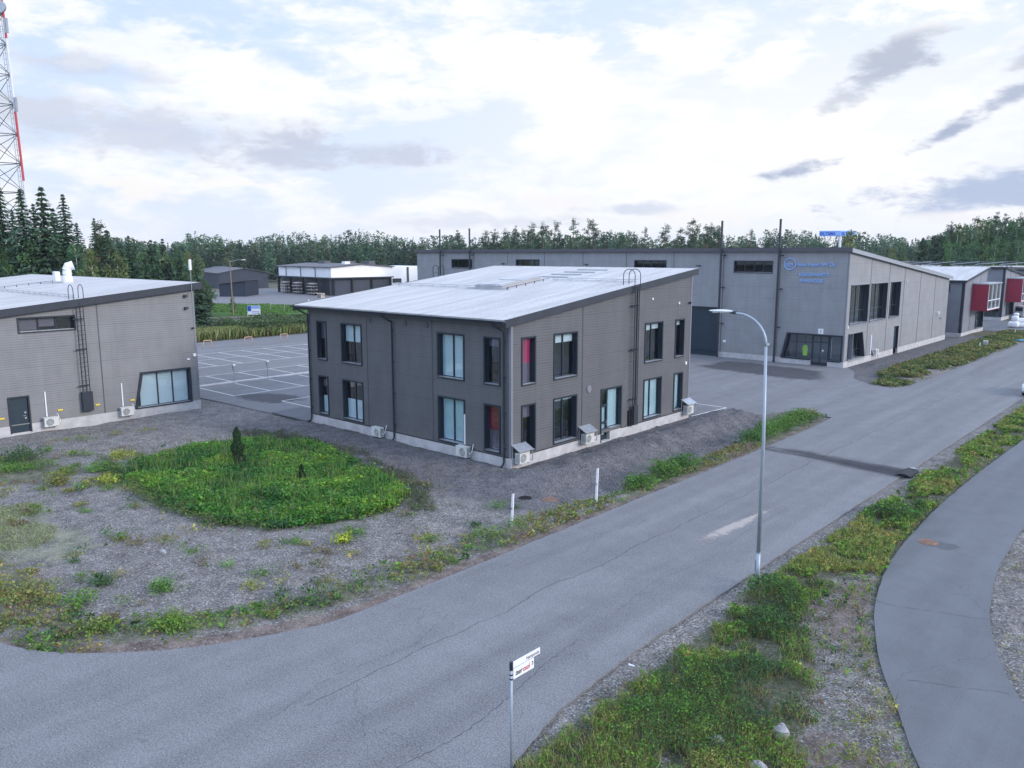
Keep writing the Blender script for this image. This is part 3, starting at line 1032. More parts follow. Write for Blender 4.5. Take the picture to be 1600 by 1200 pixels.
def smooth(pts, it=2):
    for _ in range(it):
        out = [pts[0]]
        for a, b in zip(pts[:-1], pts[1:]):
            out += [(a[0] * .75 + b[0] * .25, a[1] * .75 + b[1] * .25), (a[0] * .25 + b[0] * .75, a[1] * .25 + b[1] * .75)]
        pts = out + [pts[-1]]
    return pts


def sheet(name, pts, z, m, thick=0.07, rough=True):
    import mathutils
    P = jag(pts) if rough else pts
    mb = MB()
    n = len(P)
    tris = mathutils.geometry.tessellate_polygon([[Vector((x, y, 0)) for x, y in P]])
    mb.add([(x, y, z) for x, y in P], tris)
    mb.add([(x, y, z) for x, y in P] + [(x, y, z - thick) for x, y in P], [(i, (i + 1) % n, n + (i + 1) % n, n + i) for i in range(n)])
    o = mb.build(name, m)
    return tag(o, kind='structure')


sheet('road', smooth(ROAD[24:] + ROAD[:5]) + ROAD[5:24], 0.004, M['asphalt'])
sheet('parking_area', YARD, 0.0, M['asphalt_yard'])
sheet('path', smooth(PATH_L) + smooth(PATH_R), 0.0, M['asphalt_path'])

# kerb strip of concrete between the parking rows
kb = MB()
rs = random.Random(3)
y = 0.9
while y < 34:
    kb.box(-37.75 + rs.uniform(-.03, .03), y, -0.02, -37.2 + rs.uniform(-.03, .03), y + 0.98, 0.09)
    y += 1.0
tag(kb.build('kerb', M['conc'], bevel=0.02), kind='structure')
tag(MB().box(-22.6, -0.35, 0.0, -18.32, 2.2, 0.10).build('pavement', M['asphalt_path'], bevel=0.02), kind='structure')

# painted parking lines
ln = MB()
def pl(x0, y0, x1, y1, w=0.06):
    d = Vector((x1 - x0, y1 - y0, 0)).normalized()
    n = Vector((-d.y, d.x, 0)) * w
    ln.add([(x0 - n.x, y0 - n.y, 0.0045), (x1 - n.x, y1 - n.y, 0.0045), (x1 + n.x, y1 + n.y, 0.0045), (x0 + n.x, y0 + n.y, 0.0045)], [(0, 1, 2, 3)])
pl(-31.2, 1.4, -31.2, 30)
for k in range(9): pl(-36.9, 1.5 + 3.25 * k, -31.26, 1.5 + 3.25 * k)
pl(-42.8, 2.0, -42.8, 33)
for k in range(9): pl(-37.9, 5.1 + 3.25 * k, -42.74, 5.1 + 3.25 * k)
for xx in (-48.4, -53.7, -58.8): pl(xx, 6.3, xx, 40)
for k in range(11):
    for a, b in ((-48.34, -53.64), (-53.76, -58.74)): pl(a, 6.4 + 2.82 * k, b, 6.4 + 2.82 * k)
pl(-26.4, 2.8, -26.4, 16); pl(-26.34, 2.8, -21.6, 2.8); pl(-26.34, 6.2, -21.0, 6.2)
pl(-2.3, 23.1, 0.4, 23.1); pl(0.4, 23.0, 0.05, 18.6); pl(-5.4, 23.1, -2.3, 23.1)
tag(ln.build('road_markings', M['line']), kind='structure')


def decal(name, x0, y0, x1, y1, z, color, seed, edge=0.5, dens=0.8, sc=1.0, dark_thr=(0.35, 0.65), ends=True, grow=False):
    """a stain lying on the asphalt, ragged by noise"""
    m = bpy.data.materials.new(name + '_surface')
    m.use_nodes = True
    nt = m.node_tree
    N = NB(nt)
    b = nt.nodes['Principled BSDF']
    b.inputs['Base Color'].default_value = (*color, 1)
    b.inputs['Roughness'].default_value = 0.9
    uv = N.n('ShaderNodeAttribute'); uv.attribute_name = 'st'
    sp = N.n('ShaderNodeSeparateXYZ'); N.link(uv.outputs['Vector'], sp.inputs[0])
    oc = N.n('ShaderNodeTexCoord').outputs['Object']
    ex = N.m('SUBTRACT', 1.0, N.m('ABSOLUTE', sp.outputs[0]))
    ey = N.m('SUBTRACT', 1.0, N.m('ABSOLUTE', sp.outputs[1]))
    e = N.m('MULTIPLY', N.ramp(ex, 0.0, edge), N.ramp(ey, 0.0, edge))
    if not ends:
        e = N.ramp(ey, 0.0, edge)
        if grow:
            e = N.m('ADD', e, N.m('MULTIPLY', sp.outputs[0], 0.25))
    n = N.noise(N.scaled(oc, (sc * .5, sc * 2.2, sc) if not ends else (sc, sc, sc), (seed, seed, 0)), 3.0, 6.0, 0.7)
    a = N.m('MULTIPLY', N.ramp(N.m('ADD', n, N.m('MULTIPLY', N.m('SUBTRACT', e, 0.5), 0.7)), *dark_thr), dens)
    N.link(a, b.inputs['Alpha'])
    ang = math.atan2(y1[1] - y0[1], y1[0] - y0[0]) if False else 0
    me = bpy.data.meshes.new(name)
    me.from_pydata([(*x0, z), (*y0, z), (*x1, z), (*y1, z)], [], [(0, 1, 2, 3)])
    at = me.attributes.new('st', 'FLOAT_VECTOR', 'POINT')
    at.data.foreach_set('vector', [-1, -1, 0, 1, -1, 0, 1, 1, 0, -1, 1, 0])
    me.materials.append(m)
    o = bpy.data.objects.new(name, me)
    COL.objects.link(o)
    return tag(o, kind='structure')


decal('road_wet_stain', (7.9, 11.7), (15.9, 10.9), (15.9, 14.6), (7.9, 15.3), 0.0085, (0.030, 0.030, 0.036), 3, 1.0, 0.68, 0.22, (0.40, 0.95), False, True)
decal('road_patch_stain', (12.1, -5.2), (13.5, -5.2), (13.6, 4.8), (12.9, 4.8), 0.0085, (0.46, 0.41, 0.36), 9, 1.0, 0.75, 0.8, (0.34, 0.75))
decal('path_damp_stain', (18.9, 3.6), (20.9, 3.5), (20.8, 2.2), (19.0, 2.2), 0.0045, (0.10, 0.10, 0.11), 5, 0.8, 0.25, 0.6)
decal('yard_dark_stain', (-14, 39.5), (3.5, 38.0), (1.0, 47.2), (-14, 48.8), 0.0045, (0.055, 0.055, 0.062), 7, 0.6, 0.55, 0.25)
decal('yard_tyre_stain', (-34, 0.2), (-24.2, 0.4), (-23.5, 5.8), (-30.5, 5.5), 0.0042, (0.07, 0.07, 0.076), 8, 0.8, 0.5, 0.4)


def crack(pts, z, w=0.02):
    """a jagged open crack as a thin dark strip"""
    P = []
    for (x0, y0), (x1, y1) in zip(pts[:-1], pts[1:]):
        n = max(2, int(math.hypot(x1 - x0, y1 - y0) / 0.12))
        for k in range(n):
            P.append((x0 + (x1 - x0) * k / n + rng.normal() * .025, y0 + (y1 - y0) * k / n + rng.normal() * .025))
    mb = MB()
    vs = []
    for i, (x, y) in enumerate(P):
        a, b = P[max(0, i - 1)], P[min(len(P) - 1, i + 1)]
        d = Vector((b[0] - a[0], b[1] - a[1])).normalized()
        ww = w * rng.uniform(.1, .75)
        vs += [(x - d.y * ww, y + d.x * ww, z), (x + d.y * ww, y - d.x * ww, z)]
    mb.add(vs, [(2 * i, 2 * i + 1, 2 * i + 3, 2 * i + 2) for i in range(len(P) - 1)])
    return mb


cr = [([(14.15, -12.69), (14.27, -14.1), (14.68, -16.17), (14.95, -17.83), (14.95, -18.68), (14.8, -20.08), (14.2, -22)], .0075, .022),
      ([(13.9, -10.4), (13.5, -7.5), (13.95, -4.5), (13.6, -1.0), (13.5, 3.7)], .0075, .012),
      ([(9.9, -7.3), (10.6, -6.2), (11.3, -6.4), (12.2, -5.0)], .0075, .012),
      ([(10.1, -14.1), (10.8, -16.2), (10.5, -18.8), (11.2, -21.5)], .0075, .014),
      ([(8.0, -8.5), (9.0, -8.2), (9.9, -7.3)], .0075, .014),
      ([(19.3, -3.9), (20.2, -4.1), (21.2, -3.75), (22.9, -3.1)], .0042, .014),
      ([(22.0, -8.6), (23.16, -8.1), (24.3, -7.5)], .0042, .014),
      ([(18.5, 9.2), (20.0, 9.5), (21.8, 9.2)], .0042, .012),
      ([(8.0, 20.5), (10.5, 20.0), (12.5, 20.8), (15.7, 20.1)], .0075, .014)]
_tar = mat('open_crack', (0.075, 0.075, 0.08), 0.9)
for p_, z_, w_ in cr:
    tag(crack(p_, z_, w_).build('road_crack', _tar), kind='structure')

# ================================================================ BUILDINGS
def wall(mb, F, u0, u1, z0, top, ops, depth=0.25):
    us = sorted({u0, u1, *[o[0] for o in ops], *[o[1] for o in ops]})
    zs = sorted({z0, *[o[2] for o in ops], *[o[3] for o in ops]})
    zs = [z for z in zs if z >= z0]
    for i in range(len(us) - 1):
        a, b = us[i], us[i + 1]
        for j in range(len(zs)):
            za = zs[j]
            if j + 1 < len(zs):
                za2 = zb2 = zs[j + 1]
            else:
                za2, zb2 = top(a), top(b)
            um, zm = (a + b) / 2, (za + min(za2, zb2)) / 2
            if any(o[0] < um < o[1] and o[2] < zm < o[3] for o in ops):
                continue
            mb.cur = 0
            mb.add([F(a, za, 0), F(b, za, 0), F(b, zb2, 0), F(a, za2, 0)], [(0, 1, 2, 3)])
    mb.cur = 1
    for a, b, za, zb in ops:
        p = [F(a, za, 0), F(b, za, 0), F(b, zb, 0), F(a, zb, 0)]
        q = [F(a, za, -depth), F(b, za, -depth), F(b, zb, -depth), F(a, zb, -depth)]
        mb.add(p + q, [(0, 1, 5, 4), (1, 2, 6, 5), (2, 3, 7, 6), (3, 0, 4, 7)])
    mb.cur = 0


def joint(parent, F, u, z0, z1, w=.03, d=.02):
    return MB().fbox(F, u - w, u + w, z0, z1, -.01, d).build('panel_joint', M['seam'], parent)


def window(parent, F, a, b, za, zb, mull=(), blinds=(), depth=0.25, trans=(), casing=0.09, fm='trim', label=None, sill=True):
    mb = MB()
    w = casing
    e = 0.004
    if casing:
        mb.fbox(F, a - w, a + e, za - w, zb + w, -0.01, 0.045)
        mb.fbox(F, b - e, b + w, za - w, zb + w, -0.01, 0.045)
        mb.fbox(F, a + e, b - e, zb - e, zb + w, -0.01, 0.043)
        mb.fbox(F, a + e, b - e, za - w, za + e, -0.01, 0.043)
    s = 0.06
    d0, d1 = -depth - 0.03, -depth + 0.04
    mb.fbox(F, a + .006, a + s, za + .006, zb - .006, d0, d1)
    mb.fbox(F, b - s, b - .006, za + .006, zb - .006, d0, d1)
    mb.fbox(F, a + s, b - s, zb - s, zb - .006, d0, d1 - .002)
    mb.fbox(F, a + s, b - s, za + .006, za + s, d0, d1 - .002)
    for m in mull:
        u = a + (b - a) * m
        mb.fbox(F, u - .035, u + .035, za + s, zb - s, d0, d1 + .006)
    for t, u0_, u1_ in trans:
        z = za + (zb - za) * t
        mb.fbox(F, a + (b - a) * u0_ + .01, a + (b - a) * u1_ - .01, z - .03, z + .03, d0, d1 + .003)
    wo = mb.build('window', M[fm], parent)
    if label: wo['label'] = label
    MB().fbox(F, a + .02, b - .02, za + .02, zb - .02, -depth - .004, -depth + .004).build('pane', M['glass'], wo)
    if sill:
        MB().fbox(F, a + .01, b - .01, za + .001, za + .025, -depth + .045, 0.07).build('sill', M['galv'], wo)
    for f0, f1, g0, g1, mm in blinds:
        MB().fbox(F, a + (b - a) * f0 + .015, a + (b - a) * f1 - .015, za + (zb - za) * g0, za + (zb - za) * g1, -depth - .05, -depth - .035).build('blind', M[mm], wo)
    return wo


def corrugated(parent, x0, x1, y0, y1, zf, m, pitch=0.20, hgt=0.035, name='roof', slab=0.12):
    mb = MB()
    n = int(round((x1 - x0) / pitch))
    pr = [(0.0, 0), (0.30, 0), (0.42, 1), (0.86, 1)]
    xs = []
    for i in range(n):
        for f, h in pr:
            xs.append((x0 + (i + f) * (x1 - x0) / n, h * hgt))
    xs.append((x1, 0))
    vs = []
    for y in (y0, y1):
        vs += [(x, y, zf(y) + h) for x, h in xs]
    k = len(xs)
    mb.add(vs, [(i, i + 1, k + i + 1, k + i) for i in range(k - 1)])
    # core under the sheet
    e = 0.03
    mb.hexa([(x0 + e, y0 + e, zf(y0) - slab), (x1 - e, y0 + e, zf(y0) - slab), (x1 - e, y1 - e, zf(y1) - slab), (x0 + e, y1 - e, zf(y1) - slab),
             (x0 + e, y0 + e, zf(y0) - .004), (x1 - e, y0 + e, zf(y0) - .004), (x1 - e, y1 - e, zf(y1) - .004), (x0 + e, y1 - e, zf(y1) - .004)])
    return mb.build(name, m, parent)


def fascia_x(mb, x0, x1, y0, y1, zf, h, dz=0.02):
    """sloping fascia board between x0..x1 thick, along y"""
    mb.hexa([(x0, y0, zf(y0) - h), (x1, y0, zf(y0) - h), (x1, y1, zf(y1) - h), (x0, y1, zf(y1) - h),
             (x0, y0, zf(y0) + dz), (x1, y0, zf(y0) + dz), (x1, y1, zf(y1) + dz), (x0, y1, zf(y1) + dz)])


def ladder(label, F, u, z0, z1, hoop=True, cage_to_ground=False, off=0.28):
    t = thing('wall_ladder', label, 'ladder', F(u, z0, off))
    mb = MB()
    for du in (-0.22, 0.22):
        mb.tube([F(u + du, z0, off), F(u + du, z1, off)], 0.028, 8)
    z = z0 + 0.15
    while z < z1:
        mb.tube([F(u - .22, z, off), F(u + .22, z, off)], 0.014, 6)
        z += 0.3
    mb.build('rail', M['trim'], t)
    mb = MB()
    mb.tube([F(u, z0 - 0.1, off + .03), F(u, z1 - .1, off + .03)], 0.032, 8)
    mb.build('safety_rail', M['trim'], t)
    mb = MB()
    for zz in (z0 + 0.4, (z0 + z1) / 2 - 0.2, z1 - 1.2):
        for du in (-0.22, 0.22):
            mb.fbox(F, u + du - .02, u + du + .02, zz - .03, zz + .03, -0.02, off)
        mb.fbox(F, u - .45, u + .25, zz - .03, zz + .03, off - .08, off - .04)
    mb.build('bracket', M['trim'], t)
    if hoop:
        mb = MB()
        for du in (-0.30, 0.30):
            pts = []
            for k in range(13):
                a = PI * k / 12
                pts.append(F(u + du, z1 + 0.62 + 0.38 * math.sin(a) - (0.15 if k == 12 else 0), off - 0.42 + 0.42 * math.cos(a)))
            pts = [F(u + du, z1 - 0.2, off)] + pts + [F(u + du, z1 + 0.02, off - 0.84)]
            mb.tube(pts, 0.024, 8)
        mb.build('hoop', M['trim'], t)
    return t


def ac_unit(label, F, u, z, roof=False, pipe=0.0, side=1, group='air conditioning units on the walls', legs=False):
    """outdoor heat-pump unit hung on the plinth"""
    t = thing('heat_pump', label, 'heat pump', F(u, z, 0), group=group)
    w, h, d0, d1 = 0.42, 0.56, 0.14, 0.46
    mb = MB().fbox(F, u - w, u + w, z, z + h, d0, d1)
    mb.fbox(F, u - w - .012, u + w + .012, z + h, z + h + .02, d0 - .01, d1 + .012)
    mb.build('casing', M['ivory'], t, bevel=0.015)
    g = MB()
    cu, cz = u - 0.10, z + h / 2
    n = 24
    for rr in (0.23, 0.18, 0.13, 0.08):
        g.tube([F(cu + rr * math.cos(2 * PI * k / n), cz + rr * math.sin(2 * PI * k / n), d1 + .012) for k in range(n + 1)], 0.009, 5, cap=False)
    for k in range(8):
        a = PI * k / 4
        g.tube([F(cu, cz, d1 + .012), F(cu + .23 * math.cos(a), cz + .23 * math.sin(a), d1 + .012)], 0.007, 4)
    g.build('fan_grille', M['ivory'], t)
    vs = [F(cu, cz, d1 + .003)] + [F(cu + .22 * math.cos(2 * PI * k / n), cz + .22 * math.sin(2 * PI * k / n), d1 + .003) for k in range(n)]
    MB().add(vs, [(0, 1 + k, 1 + (k + 1) % n) for k in range(n)]).build('fan_opening', M['grille'], t)
    gg = MB()
    for k in range(9):
        zz = z + .08 + k * .05
        gg.fbox(F, u - w - .010, u - w, zz, zz + .018, d0 + .04, d1 - .04)
    gg.build('side_grille', M['grille'], t)
    br = MB()
    for du in (-.3, .3):
        br.fbox(F, u + du - .02, u + du + .02, z - .05, z, -.01, d1)
        br.fbox(F, u + du - .02, u + du + .02, z - .35, z - .05, -.01, .03)
    if legs:
        for du in (-.3, .3):
            br.fbox(F, u + du - .02, u + du + .02, -0.1, z - .05, d1 - .05, d1 - .01)
    br.build('bracket', M['galv'], t)
    p = MB()
    us = u + side * (w + .12)
    p.tube([F(us - side * .12, z + .25, .3), F(us, z + .18, .3), F(us + side * .04, z + .3, .2), F(us, z + .5, .1), F(us, z + .62, .05), F(us - side * .06, z + .70, -.02)], 0.025, 7)
    p.build('hose', M['steelw'], t, smooth=True)
    if pipe:
        MB().fbox(F, u - side * .12 - .035, u - side * .12 + .035, z + h + .03, z + pipe, -.005, .07).build('pipe_cover', M['white'], t, bevel=.01)
    if roof:
        r = MB()
        a, b_, c0, c1 = u - .56, u + .56, 0.02, 0.62
        z1, z2 = z + h + .42, z + h + .12
        r.hexa([F(a, z1, c0), F(b_, z1, c0), F(b_, z2, c1), F(a, z2, c1), F(a, z1 + .03, c0), F(b_, z1 + .03, c0), F(b_, z2 + .03, c1), F(a, z2 + .03, c1)])
        r.build('rain_cover', M['galv'], t)
        for uu in (a + .04, b_ - .04):
            r = MB()
            r.fbox(F, uu - .015, uu + .015, z + .1, z + h + .36, .05, .09)
            r.fbox(F, uu - .015, uu + .015, z + .1, z + h + .13, .54, .58)
            r.fbox(F, uu - .015, uu + .015, z + .1, z + .13, .09, .54)
            r.build('cover_frame', M['galv'], t)
    return t


def downpipe(parent, F, u, z_top, z_bot, off=0.12, dx=0.45, eave=0.42):
    mb = MB()
    mb.tube([F(u - dx, z_top, eave), F(u - dx * .8, z_top - .15, eave), F(u - .05, z_top - .50, off + .02), F(u, z_top - .62, off), F(u, z_bot + .25, off), F(u + .02, z_bot + .1, off + .06), F(u + .04, z_bot, off + .25)], 0.055, 10)
    z = z_top - 1.0
    while z > z_bot + .4:
        mb.fbox(F, u - .08, u + .08, z, z + .04, -.01, off)
        z -= 1.9
    return mb.build('downpipe', M['trim'], parent, smooth=True)


# ---- main office building -------------------------------------------------
def FA(u, z, d): return (-u, -d, z)
def FB(u, z, d): return (d, u, z)
WU = (4.38, 6.80)
WL = (0.75, 3.20)
SA = [(0.83, 1.87), (3.50, 5.50), (12.52, 14.48), (16.2, 17.13)]
SB = [(0.87, 1.86), (3.54, 5.50), (12.58, 14.55), (16.25, 17.25)]
mainb = thing('office_building', 'two storey dark grey ribbed office block with a pale sloping roof in the middle', 'building', (0, 0, 0))
opsA = [(a, b, z[0], z[1]) for a, b in SA for z in (WU, WL)]
opsB = [(a, b, z[0], z[1]) for a, b in SB for z in (WU, WL)] + [(7.98, 9.98, 0.75, 3.15), (7.98, 8.86, 0.06, 0.75)]
wm = MB()
mz = lambda y: 7.72 + 0.1205 * y
wall(wm, FA, 0.0, 18.15, 0.56, lambda u: 7.76, opsA)
wall(wm, FB, 0.0, 18.2, 0.56, lambda u: 7.80 + 0.1205 * u, [o for o in opsB if o[3] > 0.8])
wm.add([(-18.15, 0, .56), (-18.15, 18.2, .56), (-18.15, 18.2, 9.9), (-18.15, 0, 7.76)], [(0, 1, 2, 3)])
wm.add([(-18.15, 18.2, .56), (0, 18.2, .56), (0, 18.2, 9.9), (-18.15, 18.2, 9.9)], [(0, 1, 2, 3)])
wm.build('wall', [M['clad'], M['trim']], mainb)
co = MB()
co.box(-18.19, -0.035, -0.5, 0.035, 0.2, 0.56)
co.box(-0.2, 0.2, -0.5, 0.035, 7.98, 0.56)
co.box(-0.9, 7.98, -0.5, 0.035, 8.86, 0.06)
co.box(-0.2, 8.86, -0.5, 0.035, 18.24, 0.56)
co.box(-18.19, 0.2, -0.5, -17.95, 18.24, 0.56)
co.box(-17.95, 18.0, -0.5, -0.2, 18.24, 0.56)
co.build('plinth', M['conc'], mainb)
MB().box(-17.2, 1.0, 0.0, -1.0, 17.2, 7.3).build('interior_wall', M['dark'], mainb)
for u in (6.01, 11.95): joint(mainb, FA, u, .57, 7.7)
joint(mainb, FB, 6.07, .57, 8.45)
joint(mainb, FB, 11.57, .57, 9.15, .06, .05)
for c_ in ((-0.13, -0.022, 0.57, 0.022, 0.13, 7.74), (-18.17, -0.022, 0.57, -18.02, 0.1, 7.74), (-0.1, 18.08, 0.57, 0.022, 18.22, 9.85)):
    MB().box(*c_).build('corner_trim', M['clad_flat'], mainb)
# flashing above plinth
fl = MB()
fl.fbox(FA, 0.16, 18.0, .545, .60, -.005, .05)
fl.fbox(FB, 0.16, 7.88, .545, .60, -.005, .05)
fl.fbox(FB, 10.1, 18.05, .545, .60, -.005, .05)
fl.build('flashing', M['fascia'], mainb)
rz = lambda y: 7.90 + 0.1205 * y
roof = corrugated(mainb, -19.0, 0.12, -0.55, 18.75, rz, M['roof'])
fm = MB()
fascia_x(fm, 0.12, 0.16, -0.55, 18.75, rz, 0.36, 0.05)
fascia_x(fm, 0.02, 0.12, -0.52, 18.7, lambda y: rz(y) - 0.30, 0.08, -0.01)
fascia_x(fm, -19.04, -19.0, -0.55, 18.75, rz, 0.36, 0.05)
fm.box(-19.0, 18.75, rz(18.75) - .4, 0.12, 18.79, rz(18.75) + .04)
fm.box(-19.0, -0.5, rz(-.55) - .26, 0.12, -0.47, rz(-.55) - .13)
fm.box(-18.9, -0.46, rz(-.5) - .27, 0.02, -0.02, rz(-.5) - .20)
fm.build('fascia', M['fascia'], mainb)
# top flashing bright edge
ef = MB()
fascia_x(ef, 0.06, 0.175, -0.56, 18.8, lambda y: rz(y) + .062, 0.01, 0.0)
ef.build('verge_flashing', M['galv'], mainb)
# gutter: half round along the low eave
gt = MB()
n = 10
prof = [(-0.60 - 0.085 + 0.085 * math.cos(PI + PI * k / n), rz(-.55) - .05 + 0.085 * math.sin(PI + PI * k / n)) for k in range(n + 1)]
vs = [(x, p[0], p[1]) for x in (-19.05, 0.1) for p in prof] + [(x, p[0] * 1.0, p[1] + .006) for x in (-19.05, 0.1) for p in prof]
k = n + 1
gt.add(vs, [(i, i + 1, k + i + 1, k + i) for i in range(n)] + [(2 * k + i, 3 * k + i, 3 * k + i + 1, 2 * k + i + 1) for i in range(n)] + [tuple(range(k)), tuple(range(2 * k - 1, k - 1, -1))])
gt.build('gutter', M['trim'], mainb)
downpipe(mainb, FA, 0.42, 7.72, 0.05, dx=-0.45, eave=.60)
downpipe(mainb, FA, 9.40, 7.72, 0.05, dx=-0.45, eave=.60)
downpipe(mainb, FA, 18.02, 7.72, 0.05, dx=-0.6, eave=.60)
full = ((0.03, .97, 0.0, 1.0, 'blind'),)
window(mainb, FA, *SA[3], *WU, blinds=((.05, .95, .55, .98, 'blindm'),))
window(mainb, FA, *SA[2], *WU, (.5,), ((0, .5, .55, 1, 'blindw'), (.5, 1, .55, 1, 'blindw')))
window(mainb, FA, *SA[1], *WU, (.5,), full, label='upper double window filled with pale frosted panes')
window(mainb, FA, *SA[0], *WU, blinds=((0, 1, .82, 1, 'blindm'),))
window(mainb, FA, *SA[3], *WL, blinds=((.02, .98, .02, .48, 'blindw'), (.0, 1, .72, .92, 'blindm')))
window(mainb, FA, *SA[2], *WL, (.5,), ((0, .5, .02, .52, 'blindw'), (.5, 1, .02, .52, 'blindw')))
window(mainb, FA, *SA[1], *WL, (.5,), full, label='lower double window filled with pale frosted panes')
window(mainb, FA, *SA[0], *WL, blinds=((0, 1, .45, 1, 'blindd'), (0, 1, .0, .45, 'blindm')), label='narrow ground floor window with a wine red blind')
window(mainb, FB, *SB[0], *WU, blinds=((0, 1, .45, 1, 'blindr'), (0, 1, 0, .45, 'blindm')), label='narrow upper window with a crimson blind')
window(mainb, FB, *SB[1], *WU, (.5,), ((0, .5, .80, 1, 'blindw'), (.5, 1, .80, 1, 'blindw')))
window(mainb, FB, *SB[2], *WU, (.5,), ((0, .5, .82, 1, 'blindw'), (.5, 1, .84, 1, 'blindw')))
window(mainb, FB, *SB[3], *WU, blinds=((0, 1, .86, 1, 'blindw'),))
window(mainb, FB, *SB[0], *WL, blinds=((0, 1, .72, 1, 'blindm'),))
window(mainb, FB, *SB[1], *WL, (.5,), ((0, 1, .93, 1, 'blindw'),))
window(mainb, FB, *SB[2], *WL, (.5,), full)
window(mainb, FB, *SB[3], *WL, blinds=full)
# entrance: side light + transom + door
window(mainb, FB, 8.86, 9.98, 0.75, 3.15, blinds=full, casing=0)
cs = MB()
cs.fbox(FB, 7.89, 7.984, 0.0, 3.24, -.01, .05); cs.fbox(FB, 9.976, 10.07, .66, 3.24, -.01, .05); cs.fbox(FB, 7.984, 9.976, 3.146, 3.24, -.01, .048)
cs.build('door_casing', M['trim'], mainb)
dm = MB()
D0, D1 = -.27, -.20
dm.fbox(FB, 7.986, 8.06, .06, 3.14, D0, D1); dm.fbox(FB, 8.78, 8.86, .06, 3.14, D0, D1)
for za, zb in ((.06, .30), (1.05, 1.17), (2.06, 2.22), (3.06, 3.14)): dm.fbox(FB, 8.06, 8.78, za, zb, D0, D1 - .003)
dr = dm.build('door', M['door'], mainb)
MB().fbox(FB, 8.05, 8.79, .1, 3.1, -.24, -.235).build('pane', M['glass'], dr)
MB().fbox(FB, 8.07, 8.77, .32, 2.04, -.33, -.325).build('blind', M['blind'], dr)
MB().tube([FB(8.74, .95, -.2), FB(8.74, .95, -.15), FB(8.74, 1.25, -.15), FB(8.74, 1.25, -.2)], .014, 6).build('handle', M['galv'], dr)
MB().fbox(FB, 8.12, 8.34, 2.72, 2.94, -.234, -.230).build('notice', M['white'], dr)
# wall vents, lamp, camera box
def round_vent(parent, F, u, z, r=.13, m='seam'):
    mb = MB()
    mb.tube([F(u, z, -.02), F(u, z, .05)], r, 20)
    mb.tube([F(u + (r + .012) * math.cos(2 * PI * k / 20), z + (r + .012) * math.sin(2 * PI * k / 20), .03) for k in range(21)], .018, 6, cap=False)
    return mb.build('wall_vent', M[m], parent)
for u in (6.42, 8.30, 11.6): round_vent(mainb, FA, u, 7.2)
round_vent(mainb, FB, 6.72, 3.42, .19, 'clad_flat')
round_vent(mainb, FB, 13.3, 8.35, .05, 'white')
def wall_box(parent, F, u, z, w, h, d, m, name='junction_box'):
    return MB().fbox(F, u - w / 2, u + w / 2, z - h / 2, z + h / 2, -.005, d).build(name, M[m], parent, bevel=.008)
wall_box(mainb, FB, 17.6, 3.84, .16, .2, .1, 'white')
wall_box(mainb, FB, 17.85, 7.9, .12, .14, .16, 'black', 'camera')
wall_box(mainb, FB, 16.5, 7.95, .12, .14, .08, 'white', 'sensor')
MB().tube([FB(16.5, 7.9, .03), FB(16.5, 7.0, .03)], .012, 5).build('cable', M['galv'], mainb)
wall_box(mainb, FB, 10.9, 1.05, .26, 1.0, .12, 'black', 'locking_cover')
ladder('dark steel wall ladder with curved roof hoops on the central office block', FB, 11.15, 1.85, 9.25)
MB().fbox(FB, 10.98, 11.42, .62, 1.85, .2, .36).build('ladder_guard', M['fascia'], mainb, bevel=.01)
# skylight and rails on the roof
sk = MB()
zb = rz(9.7)
def roofbox(mb, x0, x1, y0, y1, h0, h1, zf):
    mb.hexa([(x0, y0, zf(y0) + h0), (x1, y0, zf(y0) + h0), (x1, y1, zf(y1) + h0), (x0, y1, zf(y1) + h0),
             (x0, y0, zf(y0) + h1), (x1, y0, zf(y0) + h1), (x1, y1, zf(y1) + h1), (x0, y1, zf(y1) + h1)])
roofbox(sk, -10.35, -8.05, 7.9, 11.9, -.02, .24, rz)
so = sk.build('skylight', M['roof'], mainb); so['label'] = 'pale box skylight with two white domes'
sd = MB()
for a, b in ((7.86, 9.88), (9.92, 11.94)):
    roofbox(sd, -10.40, -8.0, a, b, .245, .31, rz)
    roofbox(sd, -10.25, -8.15, a + .12, b - .12, .31, .35, rz)
sd.build('dome', M['roof'], so, bevel=.03)
def snow_rail(parent, zf, x0, x1, y, name='snow_guard', along='x', m='galv', y1=None):
    mb = MB()
    if along == 'x':
        for h in (.10, .22): mb.tube([(x0, y, zf(y) + h), (x1, y, zf(y) + h)], .018, 6)
        x = x0 + .3
        while x < x1:
            mb.tube([(x - .22, y - .05, zf(y) + .22), (x, y + .1, zf(y) + .03), (x + .22, y - .05, zf(y) + .22)], .015, 5)
            x += 1.2
    else:
        mb.tube([(x0, y, zf(y) + .18), (x0, y1, zf(y1) + .18)], .016, 6)
        yy = y
        while yy < y1:
            mb.tube([(x0, yy, zf(yy)), (x0, yy, zf(yy) + .2)], .03, 6)
            yy += .9
    return mb.build(name, M[m], parent)
snow_rail(mainb, rz, -18.7, -7.4, 8.0)
snow_rail(mainb, rz, -7.2, -0.4, 12.1)
snow_rail(mainb, rz, -7.5, -7.5, 7.9, 'safety_line', 'y', 'fascia', 12.2)
rr = MB()
for i, yy in enumerate((13.4, 14.6, 15.8, 17.0)):
    rr = MB(); roofbox(rr, -9.6 + i * .25, -6.9 + i * .25, yy, yy + .09, .03, .10, rz)
    rr.build('roof_step', M['galv'], mainb)
lad2 = thing('roof_ladder', 'dark arched ladder hoops at the far edge of the office roof', 'ladder', (-19.1, 12.6, 9.0))
mb = MB()
